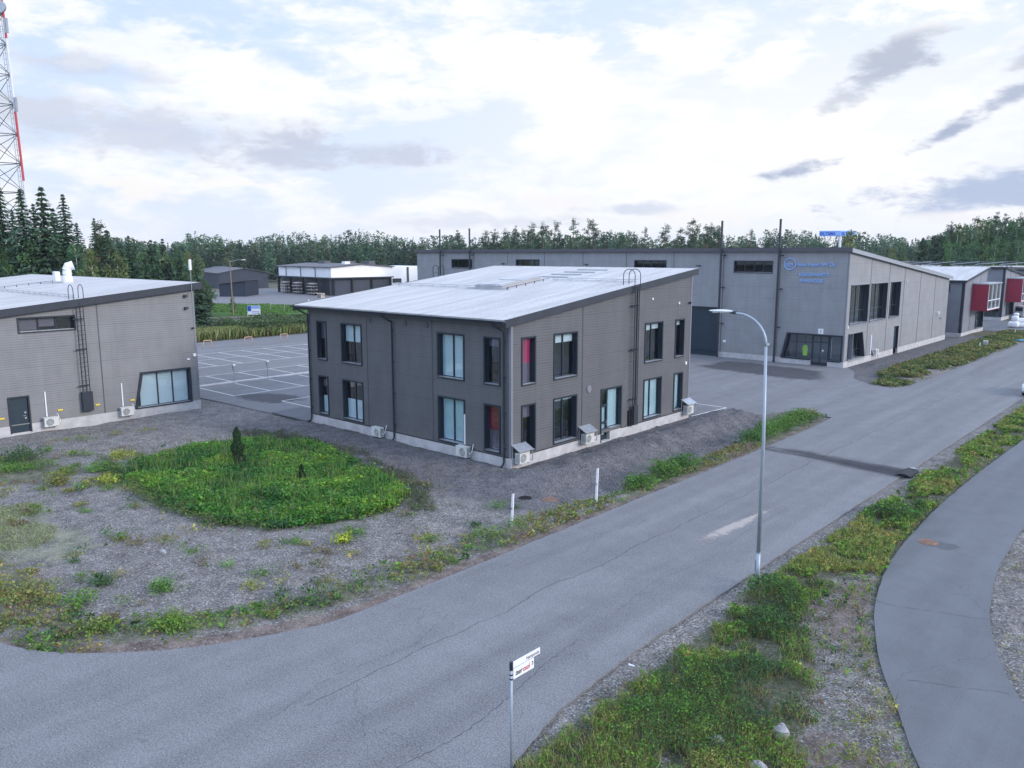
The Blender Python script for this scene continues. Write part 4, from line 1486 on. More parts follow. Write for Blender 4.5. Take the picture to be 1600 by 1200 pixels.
for du in (-.3, .3):
    pts = [(-19.35, 12.6 + du, 8.4), (-19.35, 12.6 + du, 9.9)] + [(-19.05 - .30 * math.cos(PI * k / 10), 12.6 + du, 10.0 + .3 * math.sin(PI * k / 10)) for k in range(11)] + [(-18.75, 12.6 + du, rz(12.6))]
    mb.tube(pts, .024, 8)
for z in (8.5, 8.8, 9.1, 9.4, 9.7): mb.tube([(-19.35, 12.3, z), (-19.35, 12.9, z)], .014, 6)
mb.build('hoop', M['trim'], lad2)

ac_unit('ivory heat pump under a grey rain cover at the near corner of the office block', FB, 0.55, .28, True)
ac_unit('ivory heat pump under a grey rain cover below the middle wall joint', FB, 6.28, .33, True)
ac_unit('ivory heat pump under a grey rain cover at the far corner of the office block', FB, 17.75, .36, True)
ac_unit('ivory heat pump with a tall white pipe cover beside the frosted double window', FA, 3.30, .18, False, 2.3, -1)
ac_unit('ivory heat pump with a coiled white hose beside the middle downpipe', FA, 10.75, .16, False, 0, -1)

# ---- left building --------------------------------------------------------
LX = -28.4
def FL(u, z, d): return (LX + d, u, z)
leftb = thing('industrial_hall', 'grey ribbed hall with a pale low roof and slanted window at the left edge', 'building', (LX, -2.7, 0))
lz = lambda y: 9.12 + 0.1032 * (y + 2.4)
opsL = [(-7.28, -3.42, .64, 3.0), (-14.05, -10.85, 6.40, 7.22), (-15.0, -13.97, .66, 2.32)]
wm = MB()
wall(wm, FL, -26.0, -2.72, 0.6, lambda u: lz(u) - .15, opsL)
wm.add([FL(-7.28, .64, 0), FL(-6.77, 3.0, 0), FL(-7.28, 3.0, 0)], [(0, 1, 2)])
wm.add([(LX, -2.72, .6), (-63.2, -2.72, .6), (-63.2, -2.72, lz(-2.72) - .15), (LX, -2.72, lz(-2.72) - .15)], [(0, 1, 2, 3)])
wm.add([(-63.2, -26, .6), (-63.2, -2.72, .6), (-63.2, -2.72, lz(-2.72) - .15), (-63.2, -26, lz(-26) - .15)], [(0, 1, 2, 3)])
wm.add([(LX, -26, .6), (-63.2, -26, .6), (-63.2, -26, lz(-26) - .15), (LX, -26, lz(-26) - .15)], [(0, 1, 2, 3)])
wm.build('wall', [M['cladl'], M['trim']], leftb)
co = MB()
co.box(LX - .2, -26.05, -.5, LX + .035, -15.02, .6)
co.box(LX - .2, -13.95, -.5, LX + .035, -2.68, .6)
co.box(LX - .2, -15.02, -.5, LX + .02, -13.95, .12)
co.box(-63.25, -2.9, -.5, LX - .2, -2.68, .6)
co.build('plinth', M['conc'], leftb)
MB().box(-62, -25, 0, LX - 1.0, -3.8, 6.2).build('interior_wall', M['dark'], leftb)
for u in (-9.4, -15.9, -22): joint(leftb, FL, u, .61, lz(u) - .2)
cm = MB(); cm.box(LX - .12, -2.85, .61, LX + .022, -2.70, lz(-2.7) - .2); cm.build('corner_trim', M['clad_flat'], leftb)
corrugated(leftb, -63.6, LX + .28, -27, -2.2, lambda y: lz(y) + .0, M['roof'])
fm = MB()
fascia_x(fm, LX + .28, LX + .32, -27, -2.15, lz, .42, .05)
fm.box(-63.6, -2.2, lz(-2.2) - .42, LX + .28, -2.15, lz(-2.2) + .05)
fascia_x(fm, LX + .02, LX + .28, -27, -2.22, lambda y: lz(y) - .38, .06, 0)
fm.build('fascia', M['trim'], leftb)
w1 = window(leftb, FL, -14.05, -10.85, 6.40, 7.22, (.36, .68), ((0, .34, .1, 1, 'blindm'), (.36, .66, .3, 1, 'blindm')))
w2 = window(leftb, FL, -7.28, -3.42, .64, 3.0, (.42, .70), ((.10, 1, 0, 1, 'blindw'),), casing=0, label='slanted three pane window with pale panes')
tw = MB()
tw.fbox(FL, -3.424, -3.30, .56, 3.10, -.01, .08); tw.fbox(FL, -6.8, -3.424, 2.99, 3.10, -.01, .078); tw.fbox(FL, -7.4, -3.424, .56, .65, -.01, .078)
tw.hexa([FL(-7.42, .60, -.26), FL(-7.26, .60, -.26), FL(-7.26, .60, .08), FL(-7.42, .60, .08), FL(-6.90, 3.10, -.26), FL(-6.70, 3.10, -.26), FL(-6.70, 3.10, .08), FL(-6.90, 3.10, .08)])
tw.build('window_frame', M['trim'], leftb)
dd = MB().fbox(FL, -14.98, -13.99, .13, 2.30, -.12, -.06).build('door', M['door'], leftb, bevel=.01)
MB().tube([FL(-14.15, 1.15, -.06), FL(-14.15, 1.15, 0), FL(-14.3, 1.15, 0)], .014, 6).build('handle', M['galv'], dd)
for z in (1.35, 1.0): MB().fbox(FL, -14.2, -14.1, z - .05, z + .05, -.061, -.045).build('lock', M['galv'], dd)
tw = MB(); tw.fbox(FL, -15.1, -15.0, .1, 2.42, -.01, .045); tw.fbox(FL, -13.97, -13.87, .1, 2.42, -.01, .045); tw.fbox(FL, -15.0, -13.97, 2.32, 2.42, -.01, .043)
tw.build('door_casing', M['trim'], leftb)
ladder('dark steel wall ladder with arched hoops on the left hall', FL, -10.55, 2.25, lz(-10.55) - .05)
bx = MB().fbox(FL, -10.86, -10.2, .95, 2.24, .1, .34).build('ladder_guard', M['trim'], leftb, bevel=.01)
ac_unit('white heat pump with tall pipe cover beside the dark door of the left hall', FL, -12.85, .32, False, 2.2, 1)
ac_unit('white heat pump with tall pipe cover left of the slanted window', FL, -8.1, .30, False, 2.2, 1)
for u, z in ((-15.5, 1.15), (-12.15, 1.22), (-9.85, 1.24), (-7.55, 1.25)):
    o = wall_box(leftb, FL, u, z, .30, .10, .06, 'yellow', 'yellow_plate')
for u, z in ((-3.35, 8.22), (-3.35, 7.36)):
    wall_box(leftb, FL, u, z, .22, .18, .22, 'fascia', 'floodlight')
wall_box(leftb, FL, -2.95, 3.95, .2, .2, .12, 'white')
wall_box(leftb, FL, -3.4, 3.68, .2, .1, .05, 'white', 'number_plate')
wall_box(leftb, FL, -2.95, 5.9, .12, .1, .2, 'black', 'camera')
snow_rail(leftb, lz, -60, -29, -10.4)
snow_rail(leftb, lz, -47, -47, -22, 'safety_line', 'y', 'fascia', -5.5)
an = thing('antenna_mast', 'white panel antenna on a thin mast at the hall roof corner', 'antenna', (LX + .35, -3.0, 8.6))
mb = MB(); mb.tube([(LX + .38, -3.0, 8.3), (LX + .38, -3.0, 10.8)], .022, 8); mb.build('pole', M['galv'], an)
MB().box(LX + .30, -3.09, 10.05, LX + .46, -2.93, 10.80).build('antenna_panel', M['white'], an, bevel=.02)
vt = thing('roof_vent', 'white round ventilation cowl on the roof of the left hall', 'roof vent', (-45.2, -5.2, 8.9))
mb = MB()
mb.tube([(-45.2, -5.2, 8.8), (-45.2, -5.2, 9.25), (-45.2, -5.2, 9.3)], .42, 20, .38)
mb.tube([(-45.2, -5.2, 9.3), (-45.2, -5.2, 9.85)], .33, 20)
mb.tube([(-45.2, -5.2, 9.55), (-45.2, -5.2, 9.62)], .37, 20)
mb.build('vent_stack', M['white'], vt, smooth=False)
MB().tube([(-45.2, -5.2, 9.85), (-45.15, -5.1, 10.15), (-45.0, -4.75, 10.25)], .36, 20, .38).build('cowl', M['white'], vt)
MB().box(-45.9, -6.1, 8.95, -45.3, -5.7, 9.75).build('fan_box', M['white'], vt, bevel=.04)

# ---- warehouse ------------------------------------------------------------
WY, WX = 49.6, -0.85
def FW(u, z, d): return (u, WY - d, z)
def FWR(u, z, d): return (WX + d, u, z)
wh = thing('warehouse', 'long grey warehouse with tall posts and blue wall lettering behind the office block', 'building', (WX, WY, 0))
wz = lambda y: 11.45 - 0.0945 * (y - WY)
opsW = [(-12.8, -8.62, 9.2, 10.32), (-25.4, -21.25, 9.2, 10.32), (-44.0, -40.1, 9.2, 10.32), (-56.3, -52.35, 9.2, 10.32), (-7.05, -1.12, .58, 3.05), (-19.6, -14.62, .56, 5.25)]
opsR = [(50.6, 55.6, 4.2, 8.0), (56.4, 61.4, 4.2, 8.0), (62.6, 65.9, 4.2, 8.0), (50.7, 55.5, .6, 3.2), (64.8, 66.4, .56, 3.05)]
wm = MB()
wall(wm, FW, -63.8, WX, .56, lambda u: 11.4, opsW, .3)
wall(wm, FWR, WY, 86.0, .56, lambda u: wz(u) - .08, opsR, .45)
wm.add([FW(-7.05, .58, 0), FW(-6.5, 3.05, 0), FW(-7.05, 3.05, 0)], [(0, 1, 2)])
wm.add([FWR(55.5, .6, 0), FWR(55.5, 3.2, 0), FWR(54.5, 3.2, 0)], [(0, 1, 2)])
wm.add([(-63.8, WY, .56), (-63.8, 86, .56), (-63.8, 86, wz(86) - .08), (-63.8, WY, 11.4)], [(0, 1, 2, 3)])
wm.add([(-63.8, 86, .56), (WX, 86, .56), (WX, 86, wz(86) - .08), (-63.8, 86, wz(86) - .08)], [(0, 1, 2, 3)])
wm.build('wall', [M['cladw'], M['trim']], wh)
co = MB()
co.box(-63.84, WY - .035, -.4, -19.62, WY + .2, .56)
co.box(-14.6, WY - .035, -.4, -4.1, WY + .2, .56)
co.box(-2.38, WY - .035, -.4, WX + .035, WY + .2, .56)
co.box(WX - .2, WY + .2, -.4, WX + .035, 64.78, .56)
co.box(WX - .2, 66.42, -.4, WX + .035, 86.04, .56)
co.build('plinth', M['conc'], wh)
MB().box(-62.5, WY + 2.6, 0, WX - 2.0, 84, 7.6).build('interior_wall', M['dark'], wh)
rf = MB()
rf.hexa([(-64.1, WY - .3, wz(WY) - .02), (WX + .3, WY - .3, wz(WY) - .02), (WX + .3, 86.4, wz(86.4) - .02), (-64.1, 86.4, wz(86.4) - .02),
         (-64.1, WY - .3, wz(WY) + .12), (WX + .3, WY - .3, wz(WY) + .12), (WX + .3, 86.4, wz(86.4) + .12), (-64.1, 86.4, wz(86.4) + .12)])
rf.build('roof', M['roof'], wh)
fm = MB()
fm.box(-64.12, WY - .34, 11.33, WX + .34, WY - .30, 11.74)
fm.box(-64.12, WY - .30, 11.66, WX + .34, WY + .1, 11.74)
fm.build('fascia', M['seam'], wh)
fm = MB(); fascia_x(fm, WX + .30, WX + .34, WY - .3, 86.4, lambda y: wz(y) + .1, .30, .08)
fascia_x(fm, WX + .0, WX + .36, WY - .3, 86.4, lambda y: wz(y) + .2, .02, .0)
fm.build('verge_flashing', M['galv'], wh)
for u in (-7.75, -14.1, -20.2, -26.6, -33, -39.2, -45.6, -51.9, -58.2): joint(wh, FW, u, .57, 11.35)
for u in (56.0, 61.9, 67.2, 73.4, 79.7): joint(wh, FWR, u, .57, wz(u) - .1)
MB().box(WX - .14, WY - .022, .57, WX + .022, WY + .14, 11.35).build('corner_trim', M['clad_flat'], wh)
for a, b, za, zb in opsW[:4]: window(wh, FW, a, b, za, zb, (.25, .5, .75), depth=.28)
for (a, b, za, zb), mu in zip(opsR[:3], ((.25, .5, .75), (.25, .5, .75), (.33, .66))):
    window(wh, FWR, a, b, za, zb, mu, depth=.42, trans=((.33, 0, 1),), casing=.07, fm='trim')
for a, b, za, zb in opsR: MB().fbox(FWR, a - .1, b + .1, zb + .07, zb + .13, -.01, .09).build('drip_cap', M['galv'], wh)
for a, b, za, zb in opsR[:4]: MB().fbox(FWR, a - .1, b + .1, za - .14, za - .07, -.01, .09).build('window_sill', M['galv'], wh)
window(wh, FWR, 50.7, 55.5, .6, 3.2, (.25, .5, .75), depth=.42, trans=((.33, 0, 1),), casing=0)
wo = MB(); wo.fbox(FWR, 50.6, 50.7, .6, 3.27, -.01, .05); wo.hexa([FWR(55.44, .6, -.4), FWR(55.62, .6, -.4), FWR(55.62, .6, .06), FWR(55.44, .6, .06), FWR(54.40, 3.2, -.4), FWR(54.58, 3.2, -.4), FWR(54.58, 3.2, .06), FWR(54.40, 3.2, .06)])
wo.build('window_frame', M['trim'], wh)
MB().fbox(FWR, 64.83, 66.37, .58, 3.02, -.3, -.24).build('door', M['door'], wh)
# entrance glazing
window(wh, FW, -7.05, -4.07, .58, 3.05, (.45,), depth=.28, trans=((.68, 0, 1),), casing=0)
window(wh, FW, -2.4, -1.12, .58, 3.05, (.12,), depth=.28, casing=0, blinds=((.1, .2, .1, .9, 'blindw'),))
ed = MB()
for a, b in ((-4.07, -3.97), (-2.50, -2.40), (-3.27, -3.2)): ed.fbox(FW, a, b, .1, 3.04, -.3, -.22)
for za, zb in ((.1, .3), (2.30, 2.42), (2.96, 3.04)):
    ed.fbox(FW, -3.97, -3.27, za, zb, -.3, -.225); ed.fbox(FW, -3.2, -2.5, za, zb, -.3, -.225)
ed = ed.build('door', M['door'], wh)
MB().fbox(FW, -4.0, -2.45, .14, 3.0, -.27, -.262).build('pane', M['glass'], ed)
MB().fbox(FW, -3.08, -2.92, 1.45, 1.6, -.258, -.252).build('notice', M['white'], ed)
MB().tube([FW(-3.12, 1.0, -.22), FW(-3.12, 1.0, -.15), FW(-3.12, 1.35, -.15), FW(-3.12, 1.35, -.22)], .016, 6).build('handle', M['galv'], ed)
fr = MB()
fr.fbox(FW, -6.55, -1.0, 3.04, 3.18, -.01, .10); fr.fbox(FW, -1.124, -1.0, .56, 3.04, -.01, .10); fr.fbox(FW, -7.2, -4.1, .50, .62, -.01, .10); fr.fbox(FW, -2.38, -1.124, .50, .62, -.01, .10)
fr.hexa([FW(-7.22, .56, -.28), FW(-7.02, .56, -.28), FW(-7.02, .56, .10), FW(-7.22, .56, .10), FW(-6.66, 3.18, -.28), FW(-6.44, 3.18, -.28), FW(-6.44, 3.18, .10), FW(-6.66, 3.18, .10)])
fr.build('window_frame', M['trim'], wh)
MB().box(-7.3, WY + 2.4, .0, WX, WY + 2.5, 3.3).build('interior_partition', M['clad_flat'], wh)
MB().box(-7.3, WY + .25, .02, WX, WY + 2.4, .12).build('interior_floor', M['seam'], wh)
bd = MB(); bd.fbox(FW, -19.58, -14.64, .02, 5.23, -.2, -.12)
for z in np.arange(.55, 5.2, .52): bd.fbox(FW, -19.58, -14.64, z, z + .025, -.12, -.108)
bd.build('roller_door', M['door'], wh)
bd = MB(); bd.fbox(FW, -14.64, -14.5, .0, 5.4, -.01, .06); bd.fbox(FW, -19.7, -14.64, 5.25, 5.4, -.01, .06); bd.build('door_casing', M['trim'], wh)
for u in (-17.0, -32.4, -46.3):
    mb = MB(); mb.fbox(FW, u - .25, u + .2, 9.82, 9.90, .0, .32); mb.fbox(FW, u - .05, u + .05, 9.75, 9.83, -.01, .1); mb.build('wall_lamp', M['fascia'], wh)
for u, z in ((-13.6, 1.75), (-8.6, 1.75)): wall_box(wh, FW, u, z, .3, .26, .12, 'white')
wall_box(wh, FWR, 50.1, 4.0, .16, .3, .12, 'white'); wall_box(wh, FWR, 67.9, 8.1, .12, .25, .12, 'white'); wall_box(wh, FWR, 81.3, 3.7, .3, .36, .3, 'white'); wall_box(wh, FWR, 83.2, 3.0, .9, .1, .25, 'galv')
# lettering
text('tsm', .66, M['inkblue'], 'logo_lettering', wh, (-7.23 - WX, -.06, 9.86), (R(90), 0, 0), .03, .82, .15, bold=.012)
lg = MB()
lg.tube([FW(-6.72 + .60 * math.cos(2 * PI * k / 40), 10.10 + .57 * math.sin(2 * PI * k / 40), .06) for k in range(41)], .055, 6, cap=False)
lg.build('logo_ring', M['inkblue'], wh)
text('Faiser Import NW Oy', .52, M['inkblue'], 'wall_lettering', wh, (-6.0 - WX, -.06, 9.90), (R(90), 0, 0), .03, .80, .2, bold=.01)
text('KESKUSVARASTO', .46, M['inkblue'], 'wall_lettering', wh, (-5.72 - WX, -.06, 8.92), (R(90), 0, 0), .03, .83, .0, bold=.01)
text('-WAREHOUSE', .46, M['inkblue'], 'wall_lettering', wh, (-5.72 - WX, -.06, 8.30), (R(90), 0, 0), .03, .84, .0, bold=.01)
nb = MB().fbox(FW, -3.45, -2.95, 3.22, 3.74, .0, .05).build('number_sign', M['white'], wh)
text('3', .42, M['ink'], 'digit', nb, (-3.32 - WX, -.055, 3.34), (R(90), 0, 0), .004, 1, 0)
# tall posts in front of the warehouse
def wpost(u, label):
    t = thing('tall_post', label, 'post', FW(u, 0, .45), group=None)
    MB().fbox(FW, u - .09, u + .09, -.1, 14.6, .38, .54).build('post', M['fascia'], t, bevel=.01)
    MB().fbox(FW, u - .11, u + .11, -.1, .25, .36, .56).build('foot', M['fascia'], t)
    b = MB()
    for z in (3.6, 7.5, 10.9): b.fbox(FW, u + .09, u + .35, z, z + .12, .40, .50); b.fbox(FW, u + .25, u + .35, z, z + .12, 0, .40)
    b.build('bracket', M['fascia'], t)
    return t
wpost(-14.2, 'tall dark post rising above the warehouse roof beside the roller door')
wpost(-7.75, 'tall dark post rising above the warehouse roof beside the entrance')
wpost(-58.3, 'leftmost tall dark post at the far end of the warehouse')
wpost(-52.3, 'second tall dark post from the far end of the warehouse')
ac_unit('white heat pump on a stand beside the warehouse side window', FWR, 58.2, .55, False, 0, -1, legs=True)
MB().fbox(FWR, 57.05, 57.2, .7, 2.7, .0, .12).build('pipe_cover', M['white'], wh)
jk = thing('high_visibility_jacket', 'yellow-green high visibility jacket hanging behind the warehouse entrance glazing', 'jacket', (-5.0, WY + .75, 1.3))
mb = MB()
def loft(mb, secs, n=12):
    vs = [(cx + rx * math.cos(2 * PI * k / n), cy + ry * math.sin(2 * PI * k / n), z) for cx, cy, z, rx, ry in secs for k in range(n)]
    fs = [(i * n + k, i * n + (k + 1) % n, (i + 1) * n + (k + 1) % n, (i + 1) * n + k) for i in range(len(secs) - 1) for k in range(n)]
    fs += [tuple(range(n)), tuple((len(secs) - 1) * n + k for k in range(n))]
    mb.add(vs, fs)
y0 = WY + .75
loft(mb, [(-5, y0, .85, .24, .10), (-5, y0, 1.2, .20, .10), (-5, y0, 1.6, .21, .10), (-5, y0, 1.85, .17, .08), (-5, y0, 1.93, .07, .06)])
for s in (-1, 1): mb.tube([(-5 + s * .17, y0, 1.83), (-5 + s * .25, y0, 1.5), (-5 + s * .28, y0 - .03, 1.1)], .06, 10, .045)
mb.build('cloth', M['hiviz'], jk, smooth=True)
mb = MB(); loft(mb, [(-5, y0, 1.30, .215, .108), (-5, y0, 1.36, .215, .107)]); mb.build('reflective_band', M['galv'], jk)
MB().box(-5.02, y0 - .02, 1.9, -4.98, y0 + .02, 2.9).build('hanger', M['trim'], jk)

# ---- row of halls beyond the warehouse -------------------------------------
def hall(name, label, x0, x1, y0, y1, za, zb, bay, sidewin, front_ops=(), front_glass=None):
    """mono-pitch hall: front wall y0, road wall x1; roof height za at y0, zb at y1"""
    t = thing(name, label, 'building', (x1, y0, 0))
    k = (zb - za) / (y1 - y0)
    tz = lambda y: za + k * (y - y0)
    Ff = lambda u, z, d: (u, y0 - d, z)
    Fr = lambda u, z, d: (x1 + d, u, z)
    m = MB()
    wall(m, Ff, x0, x1, .5, lambda u: za - .06, list(front_ops), .3)
    wall(m, Fr, y0, y1, .5, lambda u: tz(u) - .06, list(sidewin), .3)
    m.cur = 0
    m.add([(x0, y1, .5), (x1, y1, .5), (x1, y1, zb - .06), (x0, y1, zb - .06)], [(0, 1, 2, 3)])
    m.add([(x0, y0, .5), (x0, y1, .5), (x0, y1, zb - .06), (x0, y0, za - .06)], [(0, 1, 2, 3)])
    m.build('wall', [M['clad_flat'], M['trim']], t)
    MB().box(x0 + 1, y0 + 1.2, 0, x1 - 1.2, y1 - 1, min(za, zb) - .6).build('interior_wall', M['dark'], t)
    p = MB(); p.box(x0, y0 - .04, -.4, x1 + .04, y0 + .15, .5); p.box(x1 - .15, y0 + .15, -.4, x1 + .04, y1 + .04, .5); p.build('plinth', M['conc'], t)
    corrugated(t, x0 - .2, x1 + .25, y0 - .25, y1 + .25, lambda y: tz(y), M['roof'], .3)
    f = MB(); fascia_x(f, x1 + .25, x1 + .30, y0 - .25, y1 + .25, tz, .28, .05); f.box(x0 - .2, y0 - .31, za - .32, x1 + .3, y0 - .25, za + .0)
    f.build('fascia', M['trim'], t)
    c = MB(); c.box(x1 - .32, y0 - .03, .5, x1 + .03, y0 + .35, za - .1); c.build('corner_trim', M['trim'], t)
    for u in np.arange(y0 + 4.2, y1, 4.2): joint(t, Fr, float(u), .51, tz(u) - .1, .04)
    for a, b, z0_, z1_ in sidewin: window(t, Fr, a, b, z0_, z1_, (.2, .4, .6, .8), depth=.28, casing=.06)
    for a, b, z0_, z1_ in front_ops: window(t, Ff, a, b, z0_, z1_, (.33, .66) if b - a > 1.5 else (), depth=.28, casing=.06)
    if bay:
        ya, yb, zl, zh, dx = bay
        bw = MB(); bw.box(x1, ya, zl, x1 + dx, ya + .12, zh); bw.box(x1, yb - .12, zl, x1 + dx, yb, zh); bw.box(x1, ya + .12, zl, x1 + dx, yb - .12, zl + .1)
        bo = bw.build('bay', M['red'], t)
        MB().box(x1 - .05, ya - .1, zh, x1 + dx + .15, yb + .1, zh + .14).build('bay_roof', M['galv'], bo)
        fr_ = MB()
        nmul = 3
        for i in range(nmul + 1):
            yy = ya + .12 + (yb - ya - .24) * i / nmul
            fr_.box(x1 + dx - .10, yy - .06, zl + .1, x1 + dx + .02, yy + .06, zh)
        fr_.box(x1 + dx - .10, ya + .13, zl + .1, x1 + dx + .03, yb - .13, zl + .25)
        fr_.box(x1 + dx - .10, ya + .13, zl + 1.35, x1 + dx + .015, yb - .13, zl + 1.45)
        fr_.build('bay_frame', M['steelw'], bo)
        MB().box(x1 + dx - .06, ya + .13, zl + .2, x1 + dx - .05, yb - .13, zh - .02).build('pane', M['glass'], bo)
        MB().box(x1 + .1, ya + .2, zl + .2, x1 + .15, yb - .2, zh - .1).build('interior_wall', M['dark'], bo)
    return t
hall('small_hall', 'grey hall with white roof and dark red bay just beyond the warehouse', -24, 0.1, 90, 102.3, 7.58, 9.15, (94.2, 101.6, 3.35, 6.95, 2.0), [(97.4, 101.9, .55, 3.0)], [(-2.3, -1.7, 6.0, 7.0)])
hall('small_hall', 'grey hall with brighter red bay and dark glazed corner entrance farther along the road', -27, -1.9, 124.5, 142, 8.85, 7.2, (126.5, 134.5, 3.0, 6.9, 2.3), [(127.5, 133.5, .55, 2.9)], [(-5.8, -2.3, .52, 3.0)])
b4 = hall('small_hall', 'farthest grey hall with a red shop sign on its front', -60, 2.4, 156, 176, 8.0, 8.4, None, [(158, 166, 3.0, 6.2)], [(-3.5, 1.6, .55, 3.0)])
sg = thing('shop_sign', 'red sign band with white letters on the farthest hall', 'sign', (1.0, 155.8, 8.2))
MB().box(-1.6, 155.5, 6.9, 2.6, 155.75, 8.5).build('board', M['red'], sg)
text('KONE', 1.3, M['white'], 'lettering', sg, (-2.2, -.33, -1.05), (R(90), 0, 0), .02, 1.0, 0)
rn = random.Random(5)
sol = thing('solar_panel', 'tilted rooftop solar panel with pale edge on the farthest hall', 'solar panel', (0, 0, 0), 0, 'tilted solar panels on the far roof')
mb = MB(); a = R(6.5)
mb.hexa([(-2.6, -5, -.3), (2.6, -5, .30), (2.6, 5, .30), (-2.6, 5, -.3), (-2.6, -5, -.22), (2.6, -5, .38), (2.6, 5, .38), (-2.6, 5, -.22)])
mb.build('glass_panel', M['panel'], sol, local=True)
mb = MB(); mb.hexa([(-2.65, -5.1, -.32), (2.65, -5.1, .28), (2.65, -5.0, .28), (-2.65, -5.0, -.32), (-2.65, -5.1, -.20), (2.65, -5.1, .40), (2.65, -5.0, .40), (-2.65, -5.0, -.20)])
mb.build('edge_frame', M['galv'], sol, local=True)
for x, h in ((-2.3, -.28), (2.3, .22)):
    mb = MB()
    for y in (-4.6, 0, 4.6): mb.box(x - .04, y - .04, -.9, x + .04, y + .04, h)
    mb.box(x - .03, -4.56, -.9, x + .03, 4.56, -.8)
    mb.build('stand', M['galv'], sol, local=True)
sol.location = (-2.2, 162, 9.1)
for i in range(1, 9): dup(sol, (-2.2 - 4.45 * i, 162, 9.1))
# distant long low hall roofline behind on the right

# ================================================================ FAR BUILDINGS
def cd(lat, dep):
    """ground point from metres to the right of / ahead of the survey station"""
    a = R(42.13)
    return (27.48 - math.sin(a) * dep + math.cos(a) * lat, -30.3 + math.cos(a) * dep + math.sin(a) * lat)


wb = thing('white_warehouse', 'far white flat-topped building with dark ground floor and covered racks', 'building', (-152.5, 96.9, 0), R(-6.3))
lb = lambda mb, n, m, **k: mb.build(n, M[m], wb, local=True, **k)
lb(MB().box(-31, 0, 4.7, 0, 19, 7.75), 'upper_wall', 'whitewall')
lb(MB().box(-30, 1.2, -.1, -.3, 18.8, 4.55), 'lower_wall', 'darkblue')
r = MB()
r.add([(-31.8, -.8, 7.7), (.7, -.8, 7.7), (.7, 9.5, 8.5), (-31.8, 9.5, 8.5), (.7, 19.8, 7.7), (-31.8, 19.8, 7.7),
       (-31.8, -.8, 7.5), (.7, -.8, 7.5), (.7, 9.5, 8.3), (-31.8, 9.5, 8.3), (.7, 19.8, 7.5), (-31.8, 19.8, 7.5)],
      [(0, 1, 2, 3), (3, 2, 4, 5), (6, 9, 8, 7), (9, 11, 10, 8), (0, 6, 7, 1), (5, 4, 10, 11), (1, 7, 8, 2), (2, 8, 10, 4), (0, 3, 9, 6), (3, 5, 11, 9)])
lb(r, 'roof', 'darkroof')
lb(MB().prism([(.2, 7.7), (9.5, 8.35), (18.8, 7.7)], -.1, .0, 0) if False else MB().add([(-.02, .2, 7.74), (-.02, 9.5, 8.32), (-.02, 18.8, 7.74)], [(0, 1, 2)]), 'gable', 'whitewall')
lb(MB().box(-31.6, -1.1, 4.55, .9, 0.0, 4.85).box(0.0, 0.0, 4.55, .9, 19.2, 4.85), 'canopy', 'trim')
for x in (-30.6, -23, -15.5, -8, -.2): lb(MB().box(x - .3, -.6, -.1, x + .3, 0, 4.6), 'column', 'black')
for y in (6.4, 12.6, 18.6): lb(MB().box(.02, y - .2, -.1, .3, y + .2, 4.6), 'column', 'black')
for x in (-26, -17, -8.5): lb(MB().tube([(x - 1, -.5, 7.6), (x, -.15, 7.2), (x, -.15, 4.8)], .1, 6), 'downpipe', 'fascia')
for x, y in ((-20, 9), (-11, 12), (-4, 14)):
    lb(MB().box(x - 2, y - 1, 8.1, x + 2, y + 1, 9.1), 'roof_unit', 'darkroof', bevel=.05)
lb(MB().box(-6.5, 7, 8.2, -4.6, 8.6, 9.0), 'roof_unit', 'whitewall', bevel=.05)
lb(MB().box(-14, 19, -.1, -.5, 30, 7.6), 'annex', 'whitewall')
lb(MB().box(-.4, 24.5, 0, -.2, 25, 7.4).box(-.45, 19.6, 3.0, -.3, 22.5, 4.2), 'downpipe', 'fascia')

rk = thing('storage_rack', 'dark cantilever rack of stacked pale profiles under the white building canopy', 'storage rack', (0, 0, 0), R(-6.3), 'profile racks beside the white building')
m1, m2 = MB(), MB()
for x in (-2.2, 0, 2.2):
    m1.box(x - .1, -.1, -.05, x + .1, .1, 3.6)
    for z in (.5, 1.5, 2.5, 3.4): m1.box(x - .08, -1.0, z, x + .08, 1.0, z + .12)
m1.build('frame', M['black'], rk, local=True)
rn = random.Random(8)
for z in (.62, 1.62, 2.62, 3.52):
    x = -2.8
    for y in (-.9, -.45, .15, .55):
        a_, b_ = rn.uniform(-3.2, -2.4), rn.uniform(2.2, 3.2)
        m2.box(a_, y, z, b_, y + .38, z + rn.uniform(.15, .45))
m2.build('stock', M['lumber'], rk, local=True)
for i, (px_, dep) in enumerate(((448, 232), (467, 226), (490, 219))):
    X_, Y_ = cd((px_ - 800) / 1252 * dep, dep)
    rk.scale = (.62, .8, .85)
    if i == 0: rk.location = (X_, Y_, 0); rk['label'] = 'leftmost rack of pale profiles under the white building'
    else: dup(rk, (X_, Y_, 0), R(-6.3), ['', 'middle rack of pale profiles under the white building', 'rack of pale profiles nearest the white building corner'][i])
X_, Y_ = cd((503 - 800) / 1252 * 206, 206)
pk = thing('pallet_stack', 'stack of timber pallets at the corner of the white building', 'pallets', (X_, Y_, 0))
mb = MB()
for k in range(6):
    mb.box(-.9, -.6, .02 + k * .2, .9, .6, .07 + k * .2)
    for xx in (-.85, -.1, .65): mb.box(xx, -.6, .07 + k * .2, xx + .2, .6, .2 + k * .2)
mb.build('timber', M['lumber'], pk, local=True)

